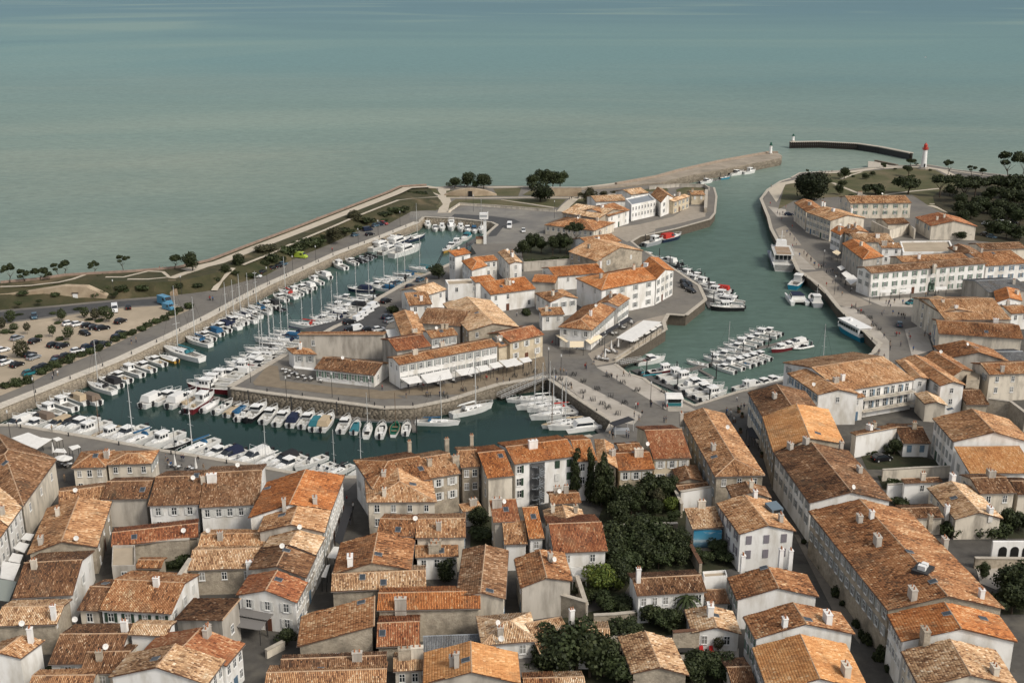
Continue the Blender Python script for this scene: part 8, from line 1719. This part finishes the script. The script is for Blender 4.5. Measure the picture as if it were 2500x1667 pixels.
# ================================================================== PEOPLE
CLO = [mat('cloth_navy', (.02, .025, .05), .9), mat('cloth_black', (.015, .015, .016), .9), mat('cloth_white', (.55, .54, .52), .9), mat('cloth_red', (.30, .03, .03), .9), mat('cloth_grey', (.16, .16, .17), .9), mat('cloth_blue', (.04, .10, .22), .9), mat('cloth_tan', (.28, .2, .13), .9)]
CLN = ['navy', 'black', 'white', 'red', 'grey', 'blue', 'tan']; M_SKIN = mat('skin', (.42, .25, .17), .6); M_HAIR = mat('hair', (.03, .02, .012), .8)
PM = {}
def person_mesh(pose, top, leg):
    key = (pose, top, leg)
    if key in PM: return PM[key]
    s = dict(stand=(.05, .08, 0), walk=(.28, .22, 0), sit=(0, .1, 1))[pose]; st2, ar, sit = s
    J = [(0, 0, .95), (0, .01, 1.2), (0, .01, 1.42), (0, 0, 1.52), (0, -.02, 1.64), (0, -.02, 1.73),
         (-.19, 0, 1.40), (-.24, -ar * .4, 1.13), (-.22, -ar - .1, .92), (.19, 0, 1.40), (.24, ar * .4, 1.13), (.22, ar * .6 - .06, .90),
         (-.1, 0, .9), (-.11, -st2 * .6, .5), (-.11, -st2 * .5, .07), (-.11, -st2 * .5 - .16, .04), (.1, 0, .9), (.11, st2 * .5, .5), (.11, st2, .09), (.11, st2 - .16, .04)]
    if sit:
        J = [(x, y, z - .45) for x, y, z in J]; J[13] = (-.12, -.42, .47); J[17] = (.12, -.42, .47); J[14] = (-.12, -.45, .08); J[18] = (.12, -.45, .08); J[15] = (-.12, -.6, .04); J[19] = (.12, -.6, .04); J[8] = (-.2, -.35, .62); J[11] = (.2, -.35, .62)
    E = [(0, 1), (1, 2), (2, 3), (3, 4), (4, 5), (2, 6), (6, 7), (7, 8), (2, 9), (9, 10), (10, 11), (0, 12), (12, 13), (13, 14), (14, 15), (0, 16), (16, 17), (17, 18), (18, 19)]
    RD = [.15, .14, .15, .06, .10, .07, .07, .05, .035, .07, .05, .035, .10, .07, .045, .04, .10, .07, .045, .04]
    me = bpy.data.meshes.new('p'); me.from_pydata(J, E, []); o = bpy.data.objects.new('p', me); COL.objects.link(o)
    o.modifiers.new('s', 'SKIN'); me.skin_vertices[0].data[0].use_root = True
    for k, r in enumerate(RD): me.skin_vertices[0].data[k].radius = (r, r * .8)
    o.modifiers.new('u', 'SUBSURF').levels = 1; dg = bpy.context.evaluated_depsgraph_get(); res = bpy.data.meshes.new_from_object(o.evaluated_get(dg)); bpy.data.objects.remove(o)
    res.name = 'body'; res.materials.clear(); off = .45 if sit else 0
    for m_ in (CLO[leg], CLO[top], M_SKIN): res.materials.append(m_)
    for p in res.polygons:
        c = p.center; z = c.z + off; hand = abs(c.x) > .17 and z < .98 and (not sit or c.y < -.3) and z > .85
        p.material_index = 2 if z > 1.47 or hand else (1 if z > .93 else 0); p.use_smooth = True
    PM[key] = res; return res
hm_ = MB(); 
for k in range(8):
    a0, a1 = k * math.pi / 4, (k + 1) * math.pi / 4; r0 = .105
    hm_.poly([(r0 * math.cos(a0), r0 * math.sin(a0), 0), (r0 * math.cos(a1), r0 * math.sin(a1), 0), (r0 * .7 * math.cos(a1), r0 * .7 * math.sin(a1), .09), (r0 * .7 * math.cos(a0), r0 * .7 * math.sin(a0), .09)])
    hm_.poly([(r0 * .7 * math.cos(a0), r0 * .7 * math.sin(a0), .09), (r0 * .7 * math.cos(a1), r0 * .7 * math.sin(a1), .09), (0, 0, .12)])
HAIR = hm_.mesh('hair', M_HAIR); npp = [0]; SEEN = {}
def people(code, lst, where, z=.02):
    for s in lst.split():
        a = s.split(','); x, y = float(a[0]), float(a[1]); pose = dict(s='stand', w='walk', c='sit').get(a[2] if len(a) > 2 else '', R.choice(('stand', 'walk')))
        top, leg = R.choice((0, 1, 1, 2, 3, 4, 5, 6, 0, 4)), R.choice((0, 1, 4, 6)); t = empty('person', at(code, x, y, z), R.uniform(0, 6.28)); t.scale = (R.uniform(.93, 1.05),) * 3
        lb = 'person %s in a %s top %s' % (dict(stand='standing', walk='walking', sit='sitting')[pose], CLN[top], where); tag(t, lb, 'person', lb)
        link('body', person_mesh(pose, top, leg), t); link('hair', HAIR, t, (0, .01, 1.70 - (.45 if pose == 'sit' else 0))); npp[0] += 1
people('o', '2010,520 2040,525 1260,945 1305,925 515,1245 555,1245 505,1280 1530,235 1560,240 1590,240 1640,240 1690,245 1730,245 1760,235', 'near the left road and shore')
people('p', '835,650 850,655 1070,545 1085,540 1140,530 1160,525 1185,520 1225,515 1010,575 1630,330 1520,400 730,700 635,715 50,1310 75,1310 1220,840', 'on the rampart promenade and quay road', .05)
people('g', '895,790 905,795 660,830 690,835 715,850 765,975 1380,1165 1400,1160 1365,1250 1410,1290 1440,1240 1650,1300 1670,1300 1530,1150 1520,1130 1200,900 1320,860 1640,1170 1290,1440 1310,1450 1130,1440 1160,1460 2250,1220 2290,1240 2320,1300 1680,1180 1100,860 1150,880', 'crossing the causeway')
people('f', '1480,1180 1550,1150 1290,1310 1230,1310 720,1440 680,1440 900,1400 560,1440 360,1460 130,1380 1120,1280 1130,1290 2080,1170 1790,1290 1940,1370 2440,1250', 'on the island south quay')
people('j', '1070,240 1110,255 1180,215 1210,200 1240,195 1170,120 1090,300 1280,590 1330,540 1370,560 1350,480 1340,500', 'in the market street')
people('t', '385,215 410,225 430,200 450,215 460,265 480,260 500,255 520,260 540,270 560,290 350,190 280,100 310,145 245,85 700,600 740,590 760,650 790,650 1030,560 1050,580 1070,600 1060,560 990,670 1010,650 1095,660 1150,680 1175,690 1210,700 1195,690 1170,965 1155,870 1130,870 1115,870 900,760 890,780 1010,885 1070,950 1250,870 1260,900 1400,870 1450,880 640,380 570,430 610,480 1290,1010 1070,1000 960,1040 1010,1090 520,370 460,390 700,440 1410,490 1430,480 1530,460 1110,550 1190,560', 'on the east quay and square')
people('r', '1580,890 1610,880 1560,870 1600,940 1650,1060 1680,1090 1720,1130 1740,1170 1700,1010 1640,820 1490,790 1430,730 1500,620 1770,1280 1840,1290 1880,1330 1910,1370 1700,1200 2020,480 2050,490 2080,475 2150,480 1960,480', 'on the channel side of the east quay')
people('a', '165,360 500,405 1590,690 1610,720 1640,750 1740,690 1760,695 1950,780 1900,700 620,880 1800,800', 'on the south quay')
people('d', '1535,640 1360,690 1420,760 1390,900 1400,850 1130,1390 1545,620', 'in the shop-lined street')
people('f', '380,1360,c 480,1340,c 520,1350,c 620,1330,c 680,1310,c 720,1320,c 780,1300,c 900,1280,c 1000,1250,c 1200,1200,c 1300,1180,c 1960,980,c 2000,990,c 1760,940,c', 'at the island restaurant tables')
people('g', '980,740,c 1010,700,c 1060,660,c 1130,620,c 1180,580,c 1200,640,c 1260,540,c 1330,540,c 1100,700,c', 'at the tables by the wedge-shaped restaurant')
people('q', '1530,345 1550,345 1425,690 1440,690 65,225 1025,1460 540,300', 'in the north park and yard')
print('people', npp[0], 'bollards', nb[0], 'bikes', nbk[0], 'objects', len(bpy.data.objects), 'tris', sum(len(o.data.polygons) * 2 for o in bpy.data.objects if o.type == 'MESH') // 1000)
